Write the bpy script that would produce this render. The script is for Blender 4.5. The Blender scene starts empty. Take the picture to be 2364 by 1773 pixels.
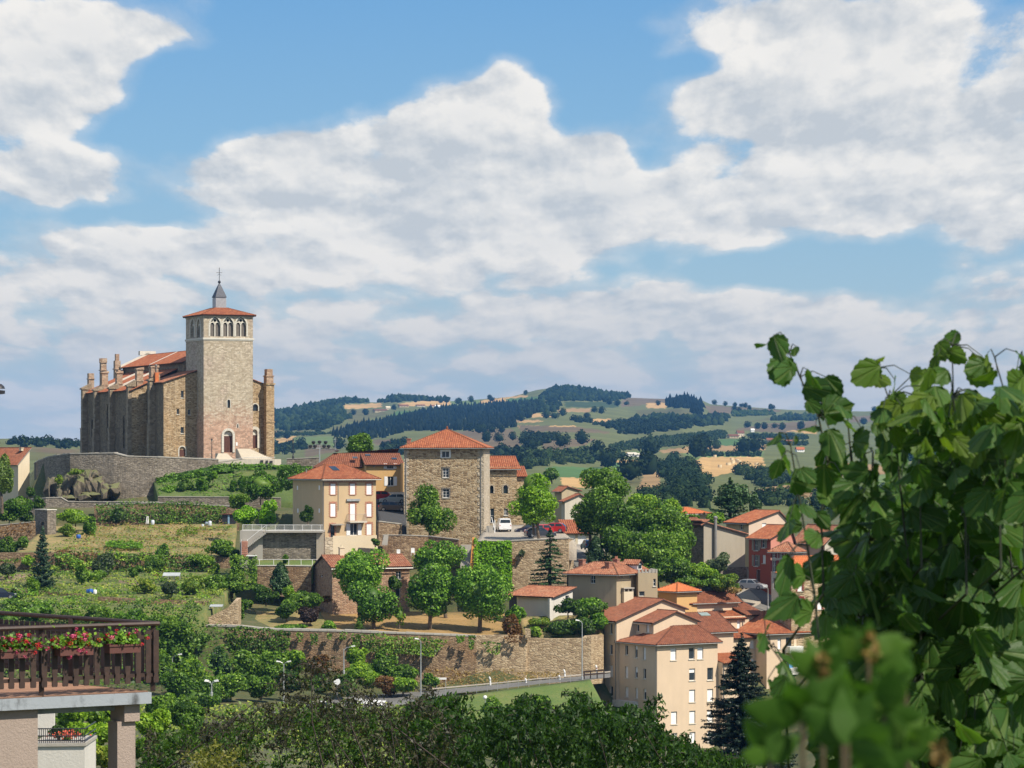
import bpy,math,random
import numpy as np
from mathutils import Vector,noise as mnoise
# camera, light, exposure
SC=bpy.context.scene
COL=SC.collection
F,CX,VH=7000.0,1182.0,1050.0
cam_d=bpy.data.cameras.new('camera')
cam=bpy.data.objects.new('camera',cam_d)
COL.objects.link(cam)
cam.location=(0,0,0)
cam.rotation_euler=(math.radians(90),0,0)
cam_d.sensor_width=36.0
cam_d.lens=F/2364.0*36.0
cam_d.shift_y=(VH-886.5)/2364.0
cam_d.clip_start=0.3
cam_d.clip_end=40000
cam_d.dof.use_dof=True
cam_d.dof.focus_distance=420
cam_d.dof.aperture_fstop=15.0
SC.camera=cam
SC.view_settings.view_transform='Standard'
SC.view_settings.look='None'
SC.view_settings.exposure=0.35
SC.view_settings.gamma=1.0
SC.view_settings.use_curve_mapping=False
SC.render.engine='CYCLES'
SC.cycles.use_denoising=True
SC.cycles.max_bounces=6
SC.cycles.diffuse_bounces=2
SC.cycles.glossy_bounces=2
SC.cycles.transmission_bounces=3
SC.cycles.transparent_max_bounces=6
SC.cycles.volume_bounces=0
SC.cycles.caustics_reflective=False
SC.cycles.caustics_refractive=False
SUN_H=Vector((0.80,-0.60))
SUN_EL=math.radians(49)
sun_d=bpy.data.lights.new('sun','SUN')
sun_d.energy=5.0
sun_d.angle=math.radians(0.5)
sun_d.color=(1.0,0.915,0.78)
sun=bpy.data.objects.new('sun',sun_d)
COL.objects.link(sun)
sdir=Vector((SUN_H.x*math.cos(SUN_EL),SUN_H.y*math.cos(SUN_EL),math.sin(SUN_EL)))
sun.rotation_euler=sdir.to_track_quat('Z','Y').to_euler()
# node helpers
class NG:
 "a node tree with arithmetic on sockets"
 def __init__(s,tree):
  s.t=tree
  s.n=tree.nodes
  s.l=tree.links
 def put(s,sock,val):
  if isinstance(val,X):s.l.new(val.s,sock)
  elif isinstance(val,bpy.types.NodeSocket):s.l.new(val,sock)
  elif val is not None:sock.default_value=val
 def math(s,op,*a,clamp=False):
  n=s.n.new('ShaderNodeMath');n.operation=op;n.use_clamp=clamp
  for i,v in enumerate(a):s.put(n.inputs[i],v)
  return X(s,n.outputs[0])
 def node(s,typ,out=0,ins=None,**props):
  n=s.n.new(typ)
  for k,v in props.items():setattr(n,k,v)
  for k,v in(ins or{}).items():s.put(n.inputs[k],v)
  return X(s,n.outputs[out]),n
 def xyz(s,a,b,c):
  return s.node('ShaderNodeCombineXYZ',0,{0:a,1:b,2:c})[0]
 def mix(s,f,a,b,mode='MIX'):
  n=s.n.new('ShaderNodeMix');n.data_type='RGBA';n.blend_type=mode
  s.put(n.inputs[0],f)
  for i,v in((6,a),(7,b)):
   if isinstance(v,tuple)and len(v)==3:v=(*v,1)
   s.put(n.inputs[i],v)
  return X(s,n.outputs[2])
 def noise(s,vec,scale,detail=4,rough=0.5,out=0,dist=0.0):
  return s.node('ShaderNodeTexNoise',out,{'Vector':vec,'Scale':scale,'Detail':detail,'Roughness':rough,'Distortion':dist})[0]
 def smooth(s,x,lo,hi,a=0.0,b=1.0):
  n=s.n.new('ShaderNodeMapRange');n.interpolation_type='SMOOTHSTEP'
  s.put(n.inputs[0],x);n.inputs[1].default_value=lo;n.inputs[2].default_value=hi
  n.inputs[3].default_value=a;n.inputs[4].default_value=b
  return X(s,n.outputs[0])
 def ramp(s,x,stops,interp='LINEAR'):
  n=s.n.new('ShaderNodeValToRGB');r=n.color_ramp;r.interpolation=interp
  while len(r.elements)<len(stops):r.elements.new(0.5)
  for e,(p,c)in zip(r.elements,stops):
   e.position=p;e.color=(*c,1)if len(c)==3 else c
  s.put(n.inputs[0],x)
  return X(s,n.outputs[0])
class X:
 def __init__(s,g,sock):s.g=g;s.s=sock
 def __add__(s,o):return s.g.math('ADD',s,o)
 __radd__=__add__
 def __mul__(s,o):return s.g.math('MULTIPLY',s,o)
 __rmul__=__mul__
 def __sub__(s,o):return s.g.math('SUBTRACT',s,o)
 def __rsub__(s,o):return s.g.math('SUBTRACT',o,s)
 def __truediv__(s,o):return s.g.math('DIVIDE',s,o)
# sky: Nishita with a deck of cumulus
def make_world():
 w=bpy.data.worlds.new('World');SC.world=w;w.use_nodes=True
 t=w.node_tree;t.nodes.clear();g=NG(t)
 out=t.nodes.new('ShaderNodeOutputWorld')
 bg=t.nodes.new('ShaderNodeBackground');bg.inputs[1].default_value=0.1
 t.links.new(bg.outputs[0],out.inputs[0])
 sky,sn=g.node('ShaderNodeTexSky',0,sky_type='NISHITA')
 sn.sun_disc=False
 sn.sun_elevation=SUN_EL
 sn.sun_rotation=math.atan2(SUN_H.x,SUN_H.y)
 sn.altitude=500;sn.air_density=1.0;sn.dust_density=0.6;sn.ozone_density=1.5
 gen=t.nodes.new('ShaderNodeTexCoord').outputs['Generated']
 sp=t.nodes.new('ShaderNodeSeparateXYZ');t.links.new(gen,sp.inputs[0])
 x,y,z=(X(g,sp.outputs[i])for i in range(3))
 az=g.math('ARCTAN2',x,y)
 hyp=g.math('SQRT',x*x+y*y)
 te=z/g.math('MAXIMUM',hyp,0.02)
 U=az*7.0+1.182
 V=te*-7.0+1.05
 h=g.math('MAXIMUM',te,0.0)
 lh=g.math('LOGARITHM',h+0.035,math.e)
 px=az/(h*0.55+0.13)
 def coord(dx=0.0,dy=0.0):return g.xyz(px+dx,lh*1.15+dy,0.37)
 def n2d(pp,sc,det,rough=0.5,out=0):
  return g.node('ShaderNodeTexNoise',out,{'Vector':pp,'Scale':sc,'Detail':det,'Roughness':rough},noise_dimensions='2D')[0]
 def field(pp):
  wv=g.node('ShaderNodeMixRGB',0,{0:0.10,1:pp,2:n2d(pp,6.0,2,0.6,1)},blend_type='ADD')[0]
  def puff(sc,sm=True):
   n=g.node('ShaderNodeTexVoronoi',0,{'Vector':wv,'Scale':sc,'Randomness':1.0},feature='SMOOTH_F1' if sm else 'F1',voronoi_dimensions='2D')
   if sm:n[1].inputs['Smoothness'].default_value=0.35
   return 1.0-n[0]
  return n2d(pp,1.9,1)*0.50+(puff(5.0)-0.52)*0.40+(puff(12.0,False)-0.62)*0.17+0.24
 def blob(u,v,ru,rv,amp):
  dx=(U-u/1000.0)*(1000.0/ru);dy=(V-v/1000.0)*(1000.0/rv)
  return g.math('EXPONENT',(dx*dx+dy*dy)*-1.0)*amp
 def total(bl):
  r=None
  for b in bl:
   q=blob(*b);r=q if r is None else r+q
  return r
 bias=total([(900,60,420,120,-.66),(640,225,290,85,-.6),(380,315,260,38,-.34),(1390,190,150,100,-.5),(560,20,80,60,-.2),(1490,375,45,50,-.38),(1900,625,470,52,-.55),(230,500,330,26,-.26),(1300,285,45,35,-.25),(430,170,100,50,-.3),(1600,150,70,25,-.3),(210,80,300,85,.50),(110,220,190,70,.44),(960,290,260,110,.46),(1200,190,100,60,.42),(630,335,130,55,.36),(1900,60,420,70,.36),(1720,240,200,90,.40),(2100,270,350,180,.40),(1350,375,170,90,.42),(110,400,170,45,.40),(1750,480,520,70,.38),(850,470,640,62,.32),(90,640,180,60,.30),(1560,710,400,60,.22),(2250,650,120,90,.34),(620,610,500,60,.24),(1200,560,300,40,.30),(300,560,250,40,.2),(900,535,130,50,.35)])
 low=g.smooth(V,0.55,0.95,0.0,0.16)
 f1=field(coord());f2=field(coord(0.04,0.085))
 n1=f1+bias+low+(n2d(coord(),7.0,7,0.64)-0.5)*0.40
 d=g.smooth(n1,0.49,0.64)
 soft=g.smooth(n1,0.34,0.66)
 lit=g.math('ADD',(f1-f2)*2.6+(n2d(coord(),9.0,6,0.6)-n2d(coord(0.012,0.028),9.0,6,0.6))*1.9,0.57,clamp=True)
 thick=g.smooth(n1,0.62,1.25)
 shade=g.math('MULTIPLY',lit,1.0-thick*0.30,clamp=True)
 under=total([(2200,310,330,50,0.35),(880,395,230,34,0.294),(1330,345,90,50,0.175),(60,275,190,26,0.21),(150,150,200,26,0.175),(1250,455,330,18,0.21),(1000,545,500,12,0.154),(1950,320,300,40,0.154),(1700,420,260,22,0.126),(300,470,300,14,0.14)])
 shade=g.math('SUBTRACT',shade,under,clamp=True)
 cc=g.mix(shade,(4.5,4.8,5.1),(7.4,7.15,6.75))
 lowc=g.mix(shade,(4.25,4.55,4.85),(6.1,5.8,5.5))
 cc=g.mix(g.smooth(V,0.42,0.95),cc,lowc)
 blue=g.mix(1.0,sky,(0.62,0.86,1.02),'MULTIPLY')
 clear=g.ramp(h*2.0,[(0.0,(3.3,3.95,4.6)),(0.10,(3.0,4.2,5.05)),(0.20,(2.0,3.65,5.35)),(0.32,(1.22,2.95,5.35)),(1.0,(0.75,2.1,4.6))])
 blue=g.mix(0.82,blue,clear)
 dens=g.math('MAXIMUM',d,soft*g.smooth(V,0.3,0.7,0.38,0.66))
 col=g.mix(dens*0.97,blue,cc)
 col=g.mix(g.smooth(V,0.62,1.02,0.0,0.62),col,(3.75,4.15,4.55))
 col=g.mix(g.smooth(te,-0.012,0.004),(3.5,3.9,4.3),col)
 t.links.new(col.s,bg.inputs[0])
 w.cycles.sampling_method='MANUAL';w.cycles.sample_map_resolution=512
make_world()
# scene helpers
rng=np.random.default_rng(7)
random.seed(7)
def P(u,v,D):return Vector(((u-CX)*D/F,D,(VH-v)*D/F))
def RG(ox,oy,sc):
 return lambda x,y:(ox+x/sc,oy+y/sc)
R1=RG(160,600,3.456);R2=RG(0,980,3.95);R3=RG(540,960,3.16);R4=RG(1160,1040,3.16);R5=RG(1360,1340,3.8315)
R6=RG(0,1380,3.95);R7=RG(400,1380,3.16);R8=RG(1700,760,1.637);RE=RG(900,1380,4.221);RF=RG(1600,1120,2.895)
RI=RG(620,860,3.568);RJ=RG(1200,860,3.352);RL=RG(0,860,4.366);RH=RG(540,1160,5.267)
def meta(o,label=None,cat=None,group=None,kind=None):
 if label:o['label']=label
 if cat:o['category']=cat
 if group:o['group']=group
 if kind:o['kind']=kind
 return o
def thing(name,label,cat,loc,group=None):
 o=bpy.data.objects.new(name,None);COL.objects.link(o)
 o.location=loc;o.empty_display_size=0.5
 o['org']=tuple(loc)
 return meta(o,label,cat,group,'thing')
def org_of(o):
 return Vector(o['org'])if o is not None and 'org' in o else Vector((0,0,0))
def link_mesh(name,me,parent=None,org=None):
 o=bpy.data.objects.new(name,me);COL.objects.link(o)
 if parent is not None:
  o.parent=parent;o['org']=tuple(org_of(parent))
 elif org is not None:
  o.location=org;o['org']=tuple(org)
 return o
def np_mesh(name,V,Q,mat,uv=None,smooth=False,tint=None):
 "mesh from numpy arrays: V (n,3), Q (m,3 or 4)"
 V=np.asarray(V,dtype=np.float32);Q=np.asarray(Q,dtype=np.int32)
 me=bpy.data.meshes.new(name)
 k=Q.shape[1]
 me.vertices.add(len(V));me.vertices.foreach_set('co',V.ravel())
 me.loops.add(Q.size);me.loops.foreach_set('vertex_index',Q.ravel())
 me.polygons.add(len(Q));me.polygons.foreach_set('loop_start',np.arange(0,Q.size,k,dtype=np.int32))
 if uv is not None:
  l=me.uv_layers.new(name='UVMap');l.data.foreach_set('uv',np.asarray(uv,dtype=np.float32)[Q.ravel()].ravel())
 if tint is not None:
  a=me.color_attributes.new('tint','FLOAT_COLOR','POINT');a.data.foreach_set('color',np.asarray(tint,dtype=np.float32).ravel())
 me.update(calc_edges=True)
 if smooth:me.polygons.foreach_set('use_smooth',np.ones(len(Q),dtype=bool))
 if mat:me.materials.append(mat)
 return me
class MB:
 "collects faces in world space, builds them as one object"
 def __init__(s):s.v=[];s.f=[];s.uv=[]
 def poly(s,pts,uv=None):
  i=len(s.v);s.v+=[tuple(p)for p in pts];s.f.append(tuple(range(i,i+len(pts))))
  s.uv+=uv if uv else[(0,0)]*len(pts)
  return s
 def hexa(s,p):
  "p: 4 bottom points (ccw from above) + 4 top points"
  for q in((0,3,2,1),(4,5,6,7),(0,1,5,4),(1,2,6,5),(2,3,7,6),(3,0,4,7)):
   s.poly([p[k]for k in q])
  return s
 def box(s,o,a,b,c):
  "corner o and three edge vectors"
  o,a,b,c=Vector(o),Vector(a),Vector(b),Vector(c)
  if a.cross(b).dot(c)<0:a,b=b,a
  return s.hexa([o,o+a,o+a+b,o+b,o+c,o+a+c,o+a+b+c,o+b+c])
 def cbox(s,c,x,y,z):
  return s.box((c[0]-x/2,c[1]-y/2,c[2]),(x,0,0),(0,y,0),(0,0,z))
 def tube(s,pts,rad,n=6,caps=True):
  pts=[Vector(p)for p in pts]
  rad=rad if isinstance(rad,(list,tuple))else[rad]*len(pts)
  rings=[]
  for i,p in enumerate(pts):
   d=(pts[min(i+1,len(pts)-1)]-pts[max(i-1,0)])
   d=d.normalized()if d.length>1e-9 else Vector((0,0,1))
   a=d.cross(Vector((0,0,1))if abs(d.z)<0.9 else Vector((1,0,0))).normalized();b=d.cross(a)
   rings.append([p+(a*math.cos(k*math.tau/n)+b*math.sin(k*math.tau/n))*rad[i]for k in range(n)])
  for i in range(len(pts)-1):
   for k in range(n):
    s.poly([rings[i][k],rings[i][(k+1)%n],rings[i+1][(k+1)%n],rings[i+1][k]])
  if caps:
   s.poly(rings[0][::-1]);s.poly(rings[-1])
  return s
 def lathe(s,c,prof,n=10):
  c=Vector(c)
  rings=[[c+Vector((r*math.cos(k*math.tau/n),r*math.sin(k*math.tau/n),z))for k in range(n)]for r,z in prof]
  for i in range(len(prof)-1):
   for k in range(n):
    s.poly([rings[i][k],rings[i][(k+1)%n],rings[i+1][(k+1)%n],rings[i+1][k]])
  s.poly(rings[0][::-1]);s.poly(rings[-1])
  return s
 def build(s,name,mat,parent=None,org=None,smooth=False):
  o_=org_of(parent)if parent is not None else(Vector(org)if org is not None else Vector((0,0,0)))
  me=bpy.data.meshes.new(name)
  ox,oy,oz=o_
  me.from_pydata([(a-ox,b-oy,c-oz)for a,b,c in s.v],[],s.f)
  l=me.uv_layers.new(name='UVMap')
  idx=np.empty(len(me.loops),dtype=np.int32);me.loops.foreach_get('vertex_index',idx)
  l.data.foreach_set('uv',np.asarray(s.uv,dtype=np.float32)[idx].ravel())
  if smooth:me.polygons.foreach_set('use_smooth',np.ones(len(me.polygons),dtype=bool))
  me.materials.append(mat)
  return link_mesh(name,me,parent,o_ if parent is None else None)
# materials
def new_mat(name):
 m=bpy.data.materials.new(name);m.use_nodes=True
 t=m.node_tree;g=NG(t)
 b=t.nodes['Principled BSDF']
 return m,g,b
def pos(g):return g.n.new('ShaderNodeNewGeometry').outputs['Position']
def bump(g,b,hgt,dist,strength=1.0):
 n=g.n.new('ShaderNodeBump');n.inputs['Distance'].default_value=dist;n.inputs['Strength'].default_value=strength
 g.put(n.inputs['Height'],hgt);g.l.new(n.outputs[0],b.inputs['Normal'])
def scaled(g,vec,s,off=(0,0,0)):
 n=g.n.new('ShaderNodeMapping');n.inputs['Scale'].default_value=s;n.inputs['Location'].default_value=off
 g.put(n.inputs['Vector'],vec);return n.outputs[0]
def plain(name,c,rough=0.6,metal=0.0,var=0.12,scale=2.0):
 m,g,b=new_mat(name)
 n=g.noise(pos(g),scale,5,0.6)
 lo=tuple(k*(1-var*1.6)for k in c);hi=tuple(min(1,k*(1+var))for k in c)
 g.put(b.inputs['Base Color'],g.ramp(n,[(0.3,lo),(0.7,hi)]))
 b.inputs['Roughness'].default_value=rough;b.inputs['Metallic'].default_value=metal
 return m
def plaster(name,c,dirt=(0.20,0.17,0.13),amt=0.45,streak=True,bscale=9.0):
 m,g,b=new_mat(name)
 p=pos(g)
 big=g.noise(p,0.35,6,0.62)
 st=g.noise(scaled(g,p,(1.6,1.6,0.12)),1.0,5,0.6)
 fine=g.noise(p,6.0,4,0.7)
 k=g.smooth(big*0.5+st*(0.5 if streak else 0.2)+fine*0.12,0.50,0.85)
 base=g.mix(g.smooth(big,0.3,0.7),tuple(x*0.9 for x in c),c)
 g.put(b.inputs['Base Color'],g.mix(k*amt,base,dirt))
 b.inputs['Roughness'].default_value=0.9
 bump(g,b,g.noise(p,bscale,4,0.7),0.03,0.6)
 return m
def stone(name,cols,mortar,size=(0.42,0.22),mw=0.06,patch=None,rough_bump=0.06,dirt=0.35,zband=None):
 "rubble masonry: cells with joints, each stone its own tone"
 m,g,b=new_mat(name)
 p=pos(g)
 v=scaled(g,p,(1/size[0],1/size[0],1/size[1]))
 wob=g.noise(p,1.5,2,0.5,out=1)
 vv=g.node('ShaderNodeMixRGB',0,{0:0.10,1:v,2:wob},blend_type='ADD')[0]
 cell,cn=g.node('ShaderNodeTexVoronoi',1,{'Vector':vv,'Scale':1.0,'Randomness':0.85},feature='F1')
 edge,en=g.node('ShaderNodeTexVoronoi',0,{'Vector':vv,'Scale':1.0,'Randomness':0.85},feature='DISTANCE_TO_EDGE')
 sep=g.n.new('ShaderNodeSeparateColor');g.put(sep.inputs[0],cell)
 tone=X(g,sep.outputs[0])
 n=len(cols)
 col=g.ramp(tone,[(i/(n-1),c)for i,c in enumerate(cols)])
 big=g.noise(p,0.22,5,0.6)
 if patch is not None:
  col=g.mix(g.smooth(big,0.48,0.66)*0.75,col,g.mix(tone,tuple(k*0.7 for k in patch),tuple(k*1.2 for k in patch)))
 if zband is not None:
  z0,z1,zc=zband
  spz=g.n.new('ShaderNodeSeparateXYZ');g.l.new(p,spz.inputs[0])
  zz=X(g,spz.outputs[2])+(big-0.5)*5.0+(tone-0.5)*2.2
  col=g.mix(g.smooth(zz,z0,z1,0.8,0.0),col,g.mix(tone,tuple(k*0.72 for k in zc),tuple(k*1.25 for k in zc)))
 j=g.smooth(edge,mw*0.5,mw*1.6,1.0,0.0)
 col=g.mix(j*0.8,col,mortar)
 st=g.noise(scaled(g,p,(1.3,1.3,0.15)),0.8,5,0.6)
 col=g.mix(g.smooth(st,0.5,0.8)*dirt,col,tuple(k*0.35 for k in mortar))
 g.put(b.inputs['Base Color'],col)
 b.inputs['Roughness'].default_value=0.92
 hgt=g.smooth(edge,0.0,mw*2.5)*0.7+g.noise(p,7.0,4,0.7)*0.5+tone*0.35
 bump(g,b,hgt,rough_bump)
 return m
def tiles(name,cols,lichen=(0.22,0.17,0.11),lich=0.35):
 "clay tiles: one tone per tile from the UV grid"
 m,g,b=new_mat(name)
 uv=g.n.new('ShaderNodeUVMap').outputs[0]
 fl,_=g.node('ShaderNodeVectorMath',0,{0:uv},operation='FLOOR')
 wn,wnn=g.node('ShaderNodeTexWhiteNoise',0,{'Vector':fl},noise_dimensions='2D')
 p=pos(g)
 big=g.noise(p,0.5,5,0.65);med=g.noise(p,2.4,4,0.6)
 n=len(cols)
 col=g.ramp(wn*0.62+big*0.45-0.03,[(i/(n-1),c)for i,c in enumerate(cols)])
 col=g.mix(g.smooth(big*0.5+med*0.5,0.48,0.72)*lich,col,lichen)
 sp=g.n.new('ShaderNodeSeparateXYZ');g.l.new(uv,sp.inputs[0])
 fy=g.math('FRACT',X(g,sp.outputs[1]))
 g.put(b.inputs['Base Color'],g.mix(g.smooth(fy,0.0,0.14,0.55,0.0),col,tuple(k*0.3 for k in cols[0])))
 b.inputs['Roughness'].default_value=0.85
 bump(g,b,fy*-0.5+g.noise(p,8.0,3,0.6)*0.4,0.05)
 return m
def leafy(name,c0,c1,c2=None,transl=0.35,rough=0.5,nscale=0.6,spec=0.35,veins=False):
 m,g,b=new_mat(name)
 geo=g.n.new('ShaderNodeNewGeometry')
 isl=X(g,geo.outputs['Random Per Island'])
 n=g.noise(geo.outputs['Position'],nscale,3,0.6)
 oi=g.n.new('ShaderNodeObjectInfo')
 k=isl*0.72+n*0.62-0.17+(X(g,oi.outputs['Random'])-0.5)*0.30
 stops=[(0.15,c0),(0.62,c1)]+([(0.95,c2)]if c2 else[])
 col=g.ramp(k,stops)
 if veins:
  sp=g.n.new('ShaderNodeSeparateXYZ');g.l.new(g.n.new('ShaderNodeUVMap').outputs[0],sp.inputs[0]);vx=X(g,sp.outputs[0])
  blot=g.smooth(g.noise(geo.outputs['Position'],38.0,4,0.6),0.60,0.72)
  col=g.mix(blot*0.35,col,(0.13,0.11,0.03))
  col=g.mix(g.smooth(vx,0.72,1.0)*0.55,col,(0.17,0.24,0.07))
  bump(g,b,g.smooth(vx,0.5,1.0)*-1.0+g.noise(geo.outputs['Position'],60.0,3,0.6)*0.5,0.004)
 g.put(b.inputs['Base Color'],col)
 b.inputs['Roughness'].default_value=rough
 b.inputs['Specular IOR Level'].default_value=spec
 if transl:
  tr=g.n.new('ShaderNodeBsdfTranslucent')
  g.put(tr.inputs[0],g.mix(1.0,col,(1.25,1.35,0.55),'MULTIPLY'))
  mx=g.n.new('ShaderNodeMixShader');mx.inputs[0].default_value=transl
  g.l.new(b.outputs[0],mx.inputs[1]);g.l.new(tr.outputs[0],mx.inputs[2])
  g.l.new(mx.outputs[0],g.n['Material Output'].inputs[0])
 return m
def ground_mat(name,cols,scale=0.25,fine=3.0,rough=0.95):
 m,g,b=new_mat(name)
 p=pos(g)
 a=g.noise(p,scale,6,0.62);f=g.noise(p,fine,5,0.7)
 n=len(cols)
 g.put(b.inputs['Base Color'],g.ramp(a*0.7+f*0.5-0.1,[(0.28+0.44*i/(n-1),c)for i,c in enumerate(cols)]))
 b.inputs['Roughness'].default_value=rough
 bump(g,b,f,0.12)
 return m
M={}
M['white']=plain('white_paint',(0.80,0.79,0.76),0.5,var=0.04)
M['shutter_white']=plain('white_shutter',(0.82,0.81,0.80),0.55,var=0.05)
M['dark']=plain('dark_interior',(0.02,0.02,0.022),0.8)
M['glass']=plain('window_glass',(0.03,0.04,0.05),0.06,var=0.2,scale=0.8)
M['brown_wood']=plain('brown_wood',(0.048,0.026,0.019),0.6,var=0.25,scale=9)
M['door_wood']=plain('door_wood',(0.10,0.035,0.02),0.6,var=0.25,scale=6)
M['grey_metal']=plain('grey_metal',(0.45,0.46,0.46),0.4,0.4)
M['zinc']=plain('zinc',(0.27,0.26,0.24),0.4,0.2)
M['dark_metal']=plain('dark_metal',(0.035,0.035,0.04),0.45,0.3)
M['slate']=plain('slate',(0.055,0.062,0.085),0.62,0.0,var=0.6,scale=9.0)
M['concrete']=plaster('concrete',(0.40,0.37,0.32),amt=0.5)
M['asphalt']=ground_mat('asphalt',[(0.10,0.095,0.09),(0.15,0.145,0.135),(0.19,0.18,0.165)],0.2,5)
M['asphalt_dark']=ground_mat('dark_asphalt',[(0.045,0.044,0.046),(0.06,0.06,0.06)],0.3,5)
M['pale_stone']=plaster('pale_stone',(0.62,0.55,0.44),amt=0.3)
M['trim']=plaster('white_trim_stone',(0.66,0.62,0.53),amt=0.35)
M['bark']=plain('bark',(0.13,0.095,0.065),0.9,var=0.4,scale=5)
M['bark_dark']=plain('dark_bark',(0.045,0.033,0.026),0.9,var=0.4,scale=9)
M['tile']=tiles('clay_tiles',[(0.16,0.048,0.018),(0.29,0.080,0.028),(0.36,0.11,0.04),(0.44,0.18,0.08)],lich=0.34)
M['tile_old']=tiles('weathered_tiles',[(0.15,0.06,0.032),(0.27,0.095,0.045),(0.36,0.14,0.07),(0.42,0.22,0.12)],lich=0.5)
M['tile_new']=tiles('new_orange_tiles',[(0.48,0.13,0.035),(0.58,0.165,0.05),(0.64,0.21,0.07)],lich=0.06)
M['tile_dark']=tiles('brown_tiles',[(0.14,0.046,0.022),(0.23,0.075,0.033),(0.30,0.105,0.05)],lich=0.3)
# the ground of the town and the hills beyond
COLS={-400:[(2,-2.4),(20,-6.5),(46,-9.5),(120,-20),(250,-30),(370,-31.5),(399.5,-29.8),(402.4,-22.9),(443.4,-19.4),(446,-15.6),(482,-12.8),(490,-12.0),(540,-8.6),(600,-6),(720,-5),(900,-17.4)],50:[(2,-2.4),(20,-6.5),(46,-9.5),(120,-20),(250,-30),(370,-31.5),(399.5,-29.8),(402.4,-22.9),(443.4,-19.4),(446,-15.6),(482,-12.8),(490,-12.0),(540,-8.6),(600,-6),(720,-5),(900,-17.4)],100:[(2,-2.4),(20,-6.5),(46,-9.5),(120,-20),(250,-30),(370,-31.5),(399.5,-29.8),(402.4,-22.9),(443.4,-19.4),(446,-15.6),(482,-12.8),(485.2,-12.2),(486.5,-9.4),(497,-8.2),(509,-7),(512,-1.4),(540,-0.9),(600,-0.6),(720,-4),(900,-17.4)],520:[(2,-2.4),(20,-6.5),(46,-9.5),(120,-20),(250,-30),(370,-31.5),(399.5,-29.8),(402.4,-22.9),(430,-20.2),(443.4,-19),(446,-15.2),(480,-12.8),(485,-12.4),(486.5,-9.4),(497,-8),(503,-5.5),(510,-2.5),(540,-1.0),(600,-0.9),(720,-4),(900,-17.4)],800:[(2,-2.4),(20,-6.5),(46,-11),(120,-20),(250,-31),(370,-31.8),(390,-32.4),(401,-31.6),(404,-24.4),(426,-23.4),(431,-17.4),(436,-17),(450,-14.2),(480,-11.5),(520,-4.3),(560,-3.5),(640,-6),(720,-9),(900,-17.4)],1060:[(2,-2.4),(20,-6.5),(46,-11),(120,-22),(250,-34),(370,-36),(385,-35),(396,-31.4),(402,-31),(405,-25),(427,-23.9),(432,-16),(460,-12.9),(500,-11),(560,-8),(640,-9),(720,-11),(900,-17.4)],1150:[(2,-2.4),(20,-6.5),(46,-11),(120,-22),(250,-34),(370,-37),(385,-36),(396,-31),(402,-30.9),(405,-25),(427.3,-23.7),(429,-13.6),(460,-12.9),(500,-13),(560,-12.6),(640,-13),(720,-14),(900,-17.4)],1500:[(2,-2.4),(20,-6.5),(46,-11),(120,-24),(250,-36),(370,-40),(405,-38.4),(412,-30),(416,-26),(430,-22.2),(450,-16.8),(480,-15),(520,-13.5),(600,-13),(700,-15),(900,-17.4)],1800:[(2,-2.4),(20,-6.5),(46,-11),(120,-24),(250,-37),(370,-41),(405,-40),(418,-31),(430,-25),(455,-22),(480,-20),(520,-17.5),(600,-15),(700,-15),(900,-17.4)],1990:[(2,-2.4),(20,-6.5),(46,-11),(120,-24),(250,-35),(370,-37.5),(398,-35),(412,-27),(420,-25.2),(440,-22.6),(460,-21),(480,-20),(520,-17.5),(600,-15),(700,-15),(900,-17.4)],2700:[(2,-2.4),(20,-6.5),(46,-11),(120,-22),(250,-31),(370,-33),(398,-29),(412,-26),(420,-25),(440,-22.6),(460,-21),(480,-20),(520,-17.5),(600,-15),(700,-15),(900,-17.4)],}
CU=sorted(COLS)
def zbase(u,D):
 u=min(max(u,CU[0]),CU[-1])
 for a,b in zip(CU,CU[1:]):
  if a<=u<=b:
   k=(u-a)/(b-a)
   za=np.interp(D,*zip(*COLS[a]));zb=np.interp(D,*zip(*COLS[b]))
   return za*(1-k)+zb*k
def gz(x,y):
 "height of the base ground under a point"
 return float(zbase(CX+F*x/max(y,1),y))
M['scrub']=ground_mat('rough_grass',[(0.035,0.055,0.016),(0.075,0.085,0.028),(0.16,0.115,0.05)],0.3,2.5)
def town_ground():
 us=np.unique(np.concatenate([np.arange(-3200,5600,60.0),np.array(CU[1:-1],float)]))
 ds=sorted(set([d for c in COLS.values()for d,z in c]+list(np.arange(60,360,20))+list(np.arange(360,900,6))))
 V=[]
 for d in ds:
  for u in us:
   x=(u-CX)*d/F if d>100 else(u-CX)*(d+40)/F
   z=zbase(u,d)+mnoise.noise((x*.12,d*.12,0))*(0.25 if d>60 else 0.05)
   V.append((x,d,z))
 n=len(us)
 Q=[(j*n+i,j*n+i+1,(j+1)*n+i+1,(j+1)*n+i)for j in range(len(ds)-1)for i in range(n-1)]
 meta(link_mesh('ground',np_mesh('ground',V,Q,M['scrub'],smooth=True)),kind='structure')
town_ground()
RU=[-2600,-400,0,60,190,300,500,600,630,680,730,780,830,870,900,930,960,1000,1040,1060,1120,1180,1210,1240,1270,1300,1340,1380,1420,1450,1500,1540,1575,1620,1640,1700,1760,1820,1900,2000,2100,2200,2364,2700,5200]
RV=[1020,1016,1013,1012,1020,1000,965,956,951,940,930,926,928,929,922,917,919,922,926,926,921,916,908,900,896,897,902,907,912,918,920,921,913,924,933,938,942,946,948,950,944,936,930,950,1000]
V0=1186.0
def ridge(u):return float(np.interp(u,RU,RV))
def dfar(u):return float(np.interp(u,[150,620],[2300,5200]))
def far_pt(u,v):
 r=ridge(u)
 t=(V0-v)/(V0-r)
 t_=min(max(t,0),1)
 wob=1+0.10*mnoise.noise((u*.004,v*.012,3.1))*math.sin(t_*math.pi)
 D=900.0*(dfar(u)/900.0)**t_*wob
 return P(u,v,D)
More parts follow.
